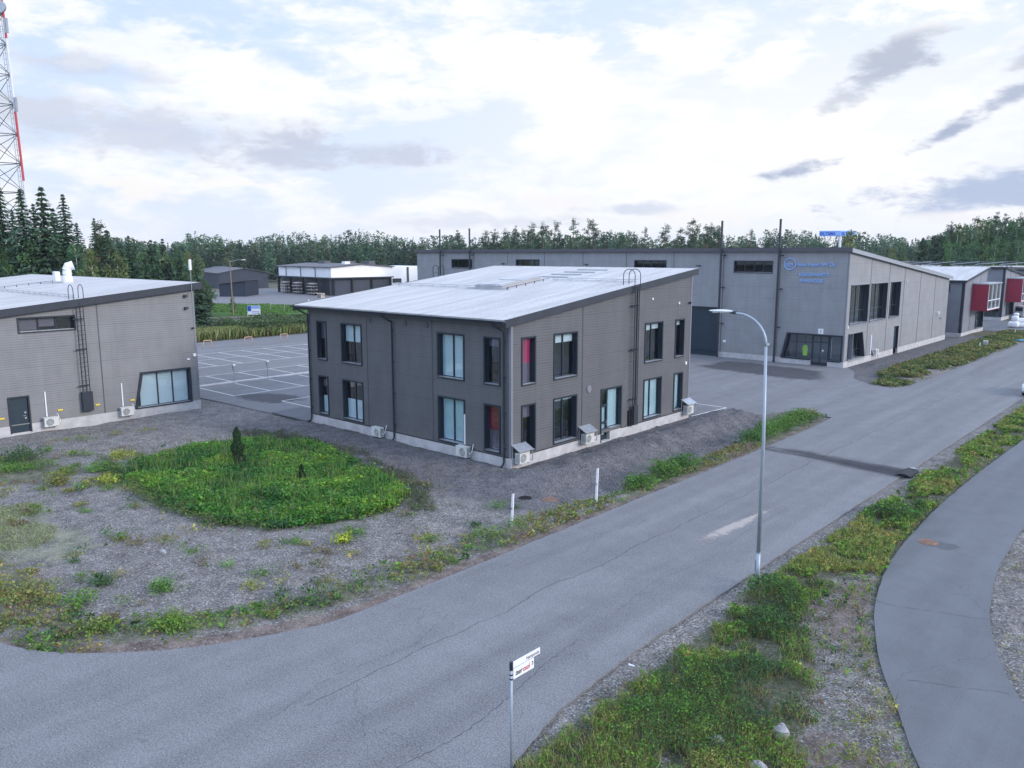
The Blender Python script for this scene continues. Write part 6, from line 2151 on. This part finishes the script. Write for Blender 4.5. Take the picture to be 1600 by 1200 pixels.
bx2, by2 = x[sel] + rng.normal(size=len(sel)) * .07, y[sel] + rng.normal(size=len(sel)) * .07
ok_ = ~(poly_mask(bx2, by2, ROAD) | poly_mask(bx2, by2, PATHP)); bx2, by2 = bx2[ok_], by2[ok_]
sel = np.ones(len(bx2), bool)
P2b = blades(np.stack([bx2, by2, gz(bx2, by2)], 1), .10 + .30 * rng.random(sel.sum()), .007, tints(sel.sum(), (.20, .19, .075), .38, .15))
x, y = rnd(16.3, 25, -21, 46, 26000)
n2_ = vnoise(x, y, 2.2, 35)
pleft = np.interp(y, [p[1] for p in PATH_L[:-1]], [p[0] for p in PATH_L[:-1]])
keep = (x < pleft - .08) & (n2_ > .42) & (rng.random(len(x)) < np.clip(20 / np.hypot(x - 27.5, y + 30), .2, 1))
x, y, n2_ = x[keep], y[keep], n2_[keep]
P2c = plants(x, y, .02 + .12 * n2_, 5, .05, pick(len(x), rng.random(len(x)), [DGREEN, (.07, .10, .04), OLIVE, (.11, .11, .06), (.17, .14, .07), BROWN]), .05, .4)
grass_stuff('verge_weeds', 'mixed green and yellow weeds on the verge between road and footpath', 'weeds', [P2, P2b, P2c])

# 3 left verge beside the road
x, y = rnd(-24, 7.8, -26, 26, 60000)
ctr = np.interp(y, [-26, -23.5, -21, -19, -16.5, -14, -10, -5, 0, 10, 20, 26], [-14, .5, 3.6, 5.0, 6.0, 6.3, 6.6, 6.6, 6.75, 6.7, 6.6, 6.4])
nn_ = vnoise(x, y, .4, 41); n2_ = vnoise(x, y, 1.5, 43)
wd = .55 + .5 * nn_
d_ = np.abs(x - ctr) / np.where(y < -22, 3.5, wd)
keep = (d_ < 1 + .4 * (n2_ - .5)) & (n2_ + .25 * nn_ > .40)
keep &= ~((y < 20) & (y > 13.8) & (n2_ < .6))
x, y, nn_, n2_ = x[keep], y[keep], nn_[keep], n2_[keep]
bush = np.zeros(len(x))
for bx_, by_, br_, bh_ in ((6.3, 2.3, .8, .5), (6.4, 4.4, .7, .75), (6.4, 6.2, .6, .7), (6.5, 14.6, .7, .75), (6.2, 16.5, .7, .8), (6.0, 19.5, 1.5, .8), (6.1, 22.6, 1.4, .7), (6.3, -6.6, .8, .35), (6.5, -8.6, .6, .3), (5.9, -13.5, .8, .35), (5.3, -16, .8, .3), (6.4, -11.5, .5, .25)):
    bush += bh_ * np.exp(-((x - bx_) ** 2 + (y - by_) ** 2) / (br_ ** 2))
h = .08 + .20 * n2_ + bush
w = np.clip(.52 + (nn_ - .5) * 1.2 - .35 * (bush > .2) + rng.normal(size=len(x)) * .17, 0, .999)
P3 = plants(x, y, h, 8, .085, pick(len(x), w, [DGREEN, GREEN, (.085, .165, .03), OLIVE, (.13, .15, .045), (.19, .18, .055), BROWN]), .08, .35)
grass_stuff('verge_weeds', 'straggling weeds along the left edge of the road', 'weeds', [P3])

# 4 tufts scattered over the gravel yard
parts = []
tx, ty = rnd(-26, 6, -26, -4.5, 420)
tn = vnoise(tx, ty, .3, 51)
kp = ~poly_mask(tx, ty, PATCH) & (tn + rng.normal(size=420) * .12 > .45 + .12 * (ty > -14))
tx, ty = tx[kp], ty[kp]
for i in range(len(tx)):
    n = int(rng.integers(5, 34)); s = rng.uniform(.1, .38)
    x = tx[i] + rng.normal(size=n) * s; y = ty[i] + rng.normal(size=n) * s
    base = [GREEN, (.09, .15, .04), OLIVE, (.20, .20, .06), (.13, .11, .06), (.05, .09, .04)][int(rng.integers(0, 6))]
    parts.append(plants(x, y, rng.uniform(.06, .34), 7, .075, base, .06, .3))
for bx_, by_, s, hh, base in ((-21.5, -16.5, 1.3, .7, DGREEN), (-19.5, -17.6, 1.0, .4, GREEN), (-14.9, -17.0, .7, .6, OLIVE), (-16.6, -16.0, .6, .35, (.10, .15, .03)), (-16.0, -14.6, .7, .5, GREEN), (-17.8, -12.6, .8, .5, (.2, .22, .04)),
                              (-13.4, -15.2, .6, .4, (.22, .25, .04)), (.6, -21.6, .6, .5, GREEN), (2.9, -21.9, .5, .4, (.12, .16, .04)), (-3.0, -23.4, 1.2, .5, (.17, .18, .04)), (-5.5, -23.6, 1.3, .5, OLIVE), (-8, -22.8, 1.0, .45, DGREEN), (-1.5, -22.4, .9, .35, OLIVE), (6.5, 2.3, .8, .6, GREEN), (6.5, 4.4, .9, .95, GREEN), (6.5, 6.4, .8, .85, (.05, .12, .03)), (6.5, 14.4, .9, .9, (.05, .12, .03)), (6.4, 16.4, .9, 1.0, GREEN), (6.3, 18.4, 1.0, .9, GREEN), (6.1, 20.4, 1.1, .9, (.09, .16, .035)), (5.9, 22.4, 1.1, .9, (.08, .15, .03)), (6.2, 23.9, .6, .7, OLIVE),
                              (4.4, -20.3, .7, .4, (.1, .17, .03)), (1.6, -19.3, .4, .4, (.07, .15, .03)), (-.5, -20.4, .4, .35, DGREEN), (2.3, -12.4, .35, .35, (.22, .26, .03)), (-15.5, -22.6, 1.5, .8, DGREEN)):
    n = int(150 * s) if bx_ < 5.8 else int(260 * s)
    x = bx_ + rng.normal(size=n) * s * .5; y = by_ + rng.normal(size=n) * s * .4
    parts.append(plants(x, y, hh * rng.uniform(.5, 1.1, n), 8, .085, base, .08, .3))
# dark dry weeds on the bank edge above the bright mound
x, y = rnd(-19, 2.2, -8, -3.0, 9000)
edge = np.interp(x, [-19, -16, -12.8, -7.8, -3.5, -.4, .8, 2.2], [-4.4, -3.9, -3.2, -3.9, -5.0, -6.0, -7.2, -8])
n2_ = vnoise(x, y, 1.4, 57)
kp = (np.abs(y - edge) < .25 + .9 * n2_) & (n2_ > .36)
parts.append(plants(x[kp], y[kp], .06 + .34 * n2_[kp], 7, .065, (.062, .072, .040), .08, .2, hue=.15))
x, y = rnd(-18.5, 1.5, -16.5, -13.5, 6000)
edge = np.interp(x, [-18, -14.5, -11.4, -7.6, -3.6, -.8, .6], [-13.2, -14.4, -14.6, -15.0, -14.5, -13.0, -11])
n2_ = vnoise(x, y, 1.4, 58)
kp = (np.abs(y - edge) < .15 + .6 * n2_)
parts.append(plants(x[kp], y[kp], .1 + .35 * n2_[kp], 7, .075, (.075, .115, .035), .08, .3, hue=.15))
# dry stalks
x, y = rnd(-19, 1, -14.5, -3.5, 240)
parts.append(blades(np.stack([x, y, gz(x, y)], 1), rng.uniform(.7, 1.3, len(x)), .012, tints(len(x), (.12, .10, .07), .3), .12))
grass_stuff('weed_tufts', 'scattered tufts of weeds and dry stalks on the left gravel yard', 'weeds', parts)

# 5 moss grass on the left
x, y = rnd(-20, -1, -25.5, -17, 70000)
nn_ = vnoise(x, y, .5, 61)
kp = (np.exp(-(((x + 10.5) / 7.5) ** 2 + ((y + 21.6) / 3.4) ** 2)) + (nn_ - .5) * .9 > .62)
x, y = x[kp], y[kp]
grass_stuff('short_grass', 'thin pale grass on the mossy ground at the far left', 'grass', [blades(np.stack([x, y, gz(x, y)], 1), rng.uniform(.03, .12, len(x)), .012, tints(len(x), (.16, .18, .08), .4, .15), .7)])

# 6 bank beside the warehouse
x, y = rnd(.5, 7.9, 41, 118, 30000)
nn_ = vnoise(x, y, .25, 71); n2_ = vnoise(x, y, .9, 73)
kp = (x > 3.2 + 1.5 * sstep(48 - y, 0, 4)) & (nn_ * .5 + n2_ * .5 > .47 - .06 * np.exp(-((x - 5.5) / 1.2) ** 2)) & (x < 7.3)
kp &= ~((y > 103) & (y < 124) & (x < 7.6)) | (x > 7)
x, y, nn_, n2_ = x[kp], y[kp], nn_[kp], n2_[kp]
h = .15 + .35 * n2_ + .3 * np.exp(-((x - 4.8) / 1.0) ** 2) * np.exp(-((y - 52) / 7) ** 2)
w = np.clip(.5 + (n2_ - .5) * 1.2 + rng.normal(size=len(x)) * .17, 0, .999)
grass_stuff('bank_weeds', 'dry yellow and green weeds on the bank beside the warehouse', 'weeds', [plants(x, y, h, 6, .17, pick(len(x), w, [DGREEN, (.05, .09, .035), (.07, .11, .04), OLIVE, (.14, .15, .05), (.19, .17, .07)]), .15, .25)])

# 7 beyond the footpath
x, y = rnd(22.0, 31, -16, 46, 9000)
nn_ = vnoise(x, y, .5, 81)
pr_ = np.interp(y, [p[1] for p in PATH_R[::-1]][:-1], [p[0] for p in PATH_R[::-1]][:-1])
kp = (x > pr_ + .15) & (nn_ > .5)
x, y, nn_ = x[kp], y[kp], nn_[kp]
grass_stuff('verge_weeds', 'sparse weeds on the gravel right of the footpath', 'weeds', [plants(x, y, .05 + .15 * nn_, 6, .05, pick(len(x), nn_, [GREEN, OLIVE, YEL]), .05, .3)])

# 8 tall grass hedge beyond the car park
x, y = rnd(-84, -71.2, 8, 62, 26000)
nn_ = vnoise(x, y, .12, 91); n2_ = vnoise(x, y, .5, 93)
z0_ = gz(x, y)
hgt = (.8 + 1.3 * n2_) * (1 - .45 * sstep(-x, 74, 82))
G1 = blades(np.stack([x, y, z0_], 1), hgt, .09, tints(len(x), (.14, .16, .06), .35, .15), .22)
x, y = rnd(-82, -71.6, 26, 62, 9000)
nn_ = vnoise(x, y, .22, 95)
kp = nn_ > .47
x, y, nn_ = x[kp], y[kp], nn_[kp]
G2 = plants(x, y, .6 + 2.6 * nn_, 7, .26, (.055, .085, .035), .35, .2)
x, y = rnd(-82, -71.6, 8, 30, 2500)
G3 = plants(x, y, 1.2, 5, .22, (.09, .11, .045), .3, .2)
grass_stuff('tall_grass', 'tall rough grass and scrub along the far edge of the car park', 'grass', [G1, G2, G3])
# rough land beyond, and undergrowth at the feet of the trees
parts = []
la = rng.uniform(-110, -30, 9000); de = rng.uniform(92, 200, 9000)
a_ = R(42.13)
x = 27.48 - math.sin(a_) * de + math.cos(a_) * la; y = -30.3 + math.cos(a_) * de + math.sin(a_) * la
nn_ = vnoise(x, y, .06, 97)
kp = (nn_ > .5) & (x < -108) & ~((la > -70) & (de > 140) & (la > -.42 * de)) 
parts.append(plants(x[kp], y[kp], .8 + 2.2 * (nn_[kp] - .4) * 2, 8, .38, (.060, .088, .036), .6, .2))
grass_stuff('undergrowth', 'scrubby undergrowth between the road and the left trees', 'undergrowth', parts)

x, y = rnd(-150, -95, 45, 90, 16000)
rel = np.stack([x - 27.48, y + 30.3], 1); a_ = R(42.13)
la = rel[:, 0] * math.cos(a_) + rel[:, 1] * math.sin(a_); de = -rel[:, 0] * math.sin(a_) + rel[:, 1] * math.cos(a_)
kp = poly_mask(la, de, [(-55, 145), (-35, 152), (-38, 172), (-66, 180), (-62, 160)]) & (vnoise(x, y, .15, 99) > .38)
x, y = x[kp], y[kp]
grass_stuff('lawn_grass', 'rough tussocks of grass on the far lawn', 'grass', [plants(x, y, .15 + .35 * vnoise(x, y, .2, 98), 5, .30, (.065, .13, .03), .3, .3)])

# small conifers on the mound
def thuja(label, x, y, h, r):
    t = thing('conifer_shrub', label, 'conifer', (x, y, float(gz(x, y))))
    n = int(2600 * h * r * 3)
    zz = rng.uniform(0, 1, n) ** .8
    rad = r * (1 - zz) ** .55 * (.55 + .45 * rng.random(n)) * (1 + .25 * np.sin(zz * 17))
    a = rng.uniform(0, 2 * PI, n)
    c = np.stack([rad * np.cos(a), rad * np.sin(a), zz * h], 1)
    v, f, tt = leaf_quads(c, .07 * rng.uniform(.6, 1.3, n), tints(n, (.022, .045, .020), .25), flat=-.6, aspect=1.4)
    npmesh('crown', v, f, M['needle'], t, tt)
    MB().tube([(0, 0, -.1), (0, 0, h * .9)], .035, 6, .01).build('trunk', M['bark'], t, local=True)
thuja('dark narrow conifer standing on the bright green mound', -11.6, -9.1, 2.0, .42)
thuja('tiny dark conifer in the middle of the green mound', -5.7, -9.0, .95, .22)

# ================================================================ TREES
LAB = {'spruce': 'tall dark spruce in the stand behind the left hall', 'pine': 'Scots pine in the line standing above the warehouse roof', 'birch': 'pale green leafy tree in the strip beyond the car park'}
protos = {}
for kd, hs, bases in (('spruce', (19, 19, 17, 13), [(.028, .060, .034), (.024, .052, .032), (.034, .066, .036), (.040, .072, .040)]),
                      ('pine', (18, 18, 17, 18, 14), [(.045, .078, .045), (.052, .085, .045), (.042, .070, .045), (.048, .080, .042), (.055, .090, .050)]),
                      ('birch', (14, 14, 17, 12), [(.070, .115, .042), (.055, .100, .040), (.050, .095, .045), (.095, .125, .045)])):
    protos[kd] = [[make_tree(kd, h, LAB[kd], 'trees', base=b), h, False] for h, b in zip(hs, bases)]
TREES = [('spruce', -71.2, 111.6, 19.3),
 ('spruce', -69.7, 111.6, 20.6),
 ('spruce', -62.6, 104.5, 19.2),
 ('spruce', -60.0, 104.7, 19.4),
 ('spruce', -60.6, 110.7, 19.0),
 ('spruce', -71.3, 109.9, 19.6),
 ('spruce', -74.2, 121.4, 17.6),
 ('spruce', -69.3, 118.5, 18.2),
 ('spruce', -67.8, 120.8, 17.6),
 ('spruce', -64.5, 120.9, 15.6),
 ('spruce', -61.7, 120.6, 16.3),
 ('spruce', -58.4, 117.3, 14.4),
 ('pine', -56.9, 111.7, 15.7),
 ('pine', -55.4, 111.6, 13.7),
 ('birch', -67.3, 105.3, 13.2),
 ('birch', -60.5, 107.0, 12.1),
 ('birch', -52.0, 106.7, 11.3),
 ('birch', -64.1, 104.3, 12.5),
 ('birch', -61.3, 103.7, 12.7),
 ('birch', -55.1, 102.6, 12.7),
 ('birch', -52.5, 101.2, 11.8),
 ('spruce', -68.2, 142.3, 12.5),
 ('spruce', -68.6, 147.6, 13.6),
 ('spruce', -65.2, 145.8, 13.1),
 ('spruce', -63.0, 146.6, 13.7),
 ('spruce', -63.4, 152.7, 12.3),
 ('birch', -67.4, 138.4, 12.1),
 ('birch', -65.7, 139.0, 11.6),
 ('birch', -61.1, 133.8, 11.6),
 ('birch', -57.3, 130.4, 11.8),
 ('birch', -57.5, 135.2, 11.4),
 ('birch', -54.3, 132.2, 12.0),
 ('birch', -55.2, 138.2, 11.6),
 ('birch', -56.9, 146.0, 11.0),
 ('birch', -56.0, 146.7, 6.7),
 ('birch', -57.5, 144.7, 6.1),
 ('birch', -55.5, 148.8, 5.4),
 ('birch', -51.6, 148.6, 3.4),
 ('pine', -14.4, 219.7, 17.5),
 ('pine', -7.4, 223.1, 17.6),
 ('pine', -4.9, 220.3, 17.8),
 ('pine', -1.8, 220.8, 17.7),
 ('pine', 0.8, 212.1, 18.4),
 ('pine', 2.8, 224.6, 17.9),
 ('pine', 5.3, 224.2, 19.7),
 ('pine', 7.9, 208.2, 18.9),
 ('pine', 11.5, 220.1, 19.9),
 ('pine', 13.1, 219.3, 17.0),
 ('pine', 16.2, 214.2, 20.3),
 ('pine', 20.1, 215.6, 20.2),
 ('pine', 21.7, 214.8, 19.9),
 ('pine', 25.3, 223.5, 17.1),
 ('pine', 28.9, 215.0, 16.5),
 ('pine', 31.7, 221.6, 17.3),
 ('pine', 31.9, 212.1, 16.9),
 ('pine', 36.4, 222.7, 18.3),
 ('pine', 41.9, 223.0, 19.2),
 ('pine', 44.2, 214.2, 17.9),
 ('pine', 47.4, 216.4, 20.3),
 ('pine', 51.4, 223.4, 19.1),
 ('pine', 53.7, 219.5, 19.0),
 ('pine', 54.4, 214.7, 18.4),
 ('pine', 50.6, 209.4, 18.5),
 ('pine', 53.6, 211.5, 18.3),
 ('pine', 64.3, 219.0, 17.5),
 ('pine', 65.9, 208.3, 15.3),
 ('pine', 60.3, 223.2, 14.9),
 ('birch', 55.9, 135.0, 14.9),
 ('pine', 112.1, 259.9, 13.5),
 ('pine', 116.1, 252.7, 14.8),
 ('pine', 122.3, 260.5, 13.7),
 ('pine', 126.5, 257.5, 13.3),
 ('pine', 130.8, 255.1, 14.9),
 ('birch', 110.9, 250.2, 13.6),
 ('birch', 120.7, 251.8, 14.8),
 ('birch', 126.3, 251.1, 15.0),
 ('birch', 115.8, 247.7, 12.8),
 ('pine', 104.2, 197.7, 15.9),
 ('pine', 107.9, 200.1, 19.0),
 ('pine', 120.4, 203.5, 21.3),
 ('pine', 121.8, 201.0, 20.8),
 ('pine', 122.5, 196.6, 20.5),
 ('pine', 115.4, 202.6, 20.1),
 ('pine', 129.0, 201.8, 19.9),
 ('birch', 104.9, 197.3, 15.6),
 ('birch', 104.8, 191.5, 17.9),
 ('birch', 109.1, 196.0, 18.1),
 ('birch', 107.6, 190.5, 18.2),
 ('birch', 112.3, 195.2, 19.0),
 ('birch', 112.4, 192.2, 19.3),
 ('birch', 114.3, 191.8, 18.6),
 ('birch', 120.4, 197.0, 19.2),
 ('birch', 118.1, 190.9, 19.0),
 ('birch', 122.2, 194.2, 19.4),
 ('birch', 125.5, 196.8, 19.2),
 ('birch', 124.5, 192.0, 19.3),
 ('birch', 96.8, 180.3, 13.5),
 ('birch', 101.6, 184.3, 14.1),
 ('birch', 102.9, 181.5, 13.8),
 ('birch', 106.6, 183.3, 13.5),
 ('birch', 106.6, 179.2, 14.6),
 ('birch', 110.3, 181.2, 13.5),
 ('birch', 112.2, 180.0, 14.2),
 ('birch', 116.4, 183.0, 13.8)]

tr_rng = random.Random(12)
for la_, de_, h_ in ((-55.6, 118, 13.6), (-53.2, 121, 12.4), (-52.0, 117, 13.0), (-50.0, 122, 11.9), (-54.0, 112, 12.6), (-48.8, 119, 11.4), (-57.0, 115, 14.2), (-51.2, 113, 11.6), (-47.2, 121, 11.0)):
    TREES.append(('spruce', la_, de_, h_))
for i, (kd, la, de, h) in enumerate(TREES):
    px_ = la / de
    X_, Y_ = cd(la, de)
    if kd == 'spruce':
        grp = 'spruces behind the left hall' if de < 130 else 'small spruces beyond the car park'
        lab = LAB[kd] if de < 130 else 'small dark spruce far beyond the car park'
    elif kd == 'pine':
        if px_ < -.45: grp, lab = 'pines beside the spruces', 'bushy pine at the right end of the spruce stand'
        elif px_ > .42: grp, lab = 'pines on the right skyline', 'dark pine rising from the leafy wood on the right skyline'
        else: grp, lab = 'pines above the warehouse roof', LAB[kd]
    else:
        if px_ < -.45: grp, lab = 'leafy trees behind the left hall', 'leafy green tree between the left hall and the spruces'
        elif px_ < -.33: grp, lab = 'leafy trees beyond the car park', LAB[kd]
        elif px_ > .5: grp, lab = 'leafy trees of the right wood', 'rounded green leafy tree in the wood behind the small halls'
        else: grp, lab = 'leafy trees above the warehouse gable', 'leafy tree rising above the sloping end of the warehouse roof'
    if kd == 'birch' and abs(de - 146) < 3: grp, lab = 'dark bushes beyond the car park', 'dark green bushy tree beside the left hall corner'
    pr_l = protos[kd]
    pr_ = pr_l[tr_rng.randrange(len(pr_l))] if kd != 'spruce' or h > 15 else pr_l[3]
    s = h / pr_[1]
    wx = s * tr_rng.uniform(.85, 1.15)
    if kd == 'birch' and h < 9: wx *= 1.5
    root = pr_[0]
    if not pr_[2]:
        pr_[2] = True
        root.location = (X_, Y_, float(gz(X_, Y_))); root.rotation_euler = (0, 0, tr_rng.uniform(0, 6.28)); root.scale = (wx, wx, s)
        root['label'], root['group'] = lab, grp
    else:
        dup(root, (X_, Y_, float(gz(X_, Y_))), tr_rng.uniform(0, 6.28), lab, (wx, wx, s), grp)
for kd in protos:
    for pr_ in protos[kd]:
        if not pr_[2]:
            for ch in list(pr_[0].children): bpy.data.objects.remove(ch)
            bpy.data.objects.remove(pr_[0])

# far forest as one mass
def forest(name, label, lat0, lat1, dfun, n, hfun, mixc, lowpoly=150, seed=3):
    parts = []
    r_ = np.random.default_rng(seed)
    for i in range(n):
        la = r_.uniform(lat0, lat1)
        de = dfun(la, r_)
        h = hfun(la, de, r_)
        X_, Y_ = cd(la * de, de)
        zz = float(gz(X_, Y_))
        con = r_.random() < mixc
        m = lowpoly
        t = r_.random(m)
        if con:
            t = t ** 1.25; zf_ = .08 + .92 * t; rad = h * .15 * (1 - t) ** .8 + .15
            base = np.array((.022, .046, .028)) * r_.uniform(.75, 1.3)
        else:
            zf_ = .22 + .78 * t; rad = h * .19 * np.sin(PI * np.clip(.15 + .82 * t, 0, 1)) ** .6
            base = np.array((.044, .076, .038)) * r_.uniform(.75, 1.35) * np.array((r_.uniform(.8, 1.35), 1, 1))
        a = r_.uniform(0, 2 * PI, m); q = r_.uniform(.35, 1, m)
        c = np.stack([X_ + rad * q * np.cos(a), Y_ + rad * q * np.sin(a), zz + h * zf_], 1)
        parts.append(leaf_quads(c, (.95 if con else 1.05) * r_.uniform(.5, 1.1, m) * (1.15 - .5 * t if con else 1), base * r_.uniform(.75, 1.25, (m, 1)), flat=.3, aspect=1.3))
    return grass_stuff(name, label, 'forest', parts, 'needle')


forest('forest', 'long distant mixed forest closing the horizon', -.86, .62, lambda la, r: r.uniform(385, 450) if la > -.36 else r.uniform(330, 410), 2300,
       lambda la, de, r: (16.2 + r.uniform(-3.5, 4.5) + 1.6 * math.sin(la * 23) + 1.2 * math.sin(la * 61)) * (1.0 if la > -.40 else .62 if la < -.5 else .8), .62, 170)
forest('forest', 'nearer leafy forest edge behind the white building', -.42, .02, lambda la, r: r.uniform(300, 372), 330, lambda la, de, r: r.uniform(9, 15.5), .45, 330, 5)
forest('forest', 'leafy thicket at the foot of the right wood', .50, .68, lambda la, r: r.uniform(196, 240), 150, lambda la, de, r: r.uniform(10, 16), .4, 700, 9)
forest('forest', 'mixed thicket filling in behind the left hall', -.72, -.41, lambda la, r: r.uniform(112, 190), 120, lambda la, de, r: r.uniform(6, 10.5), .45, 700, 10)

# thin air between the camera and the far woods
_hm = bpy.data.materials.new('air')
_hm.use_nodes = True
for n_ in list(_hm.node_tree.nodes): _hm.node_tree.nodes.remove(n_)
_ho = _hm.node_tree.nodes.new('ShaderNodeOutputMaterial')
_hv = _hm.node_tree.nodes.new('ShaderNodeVolumePrincipled')
_hv.inputs['Color'].default_value = (0.85, 0.92, 1.0, 1)
_hv.inputs['Density'].default_value = 0.00012
_hv.inputs['Anisotropy'].default_value = 0.0
_hm.node_tree.links.new(_hv.outputs[0], _ho.inputs['Volume'])
hz_ = MB().box(-3600, -3600, -10.0, 3600, 3600, 92).build('haze', _hm)
tag(hz_, 'thin pale air softening the far woods', 'haze', kind='stuff')
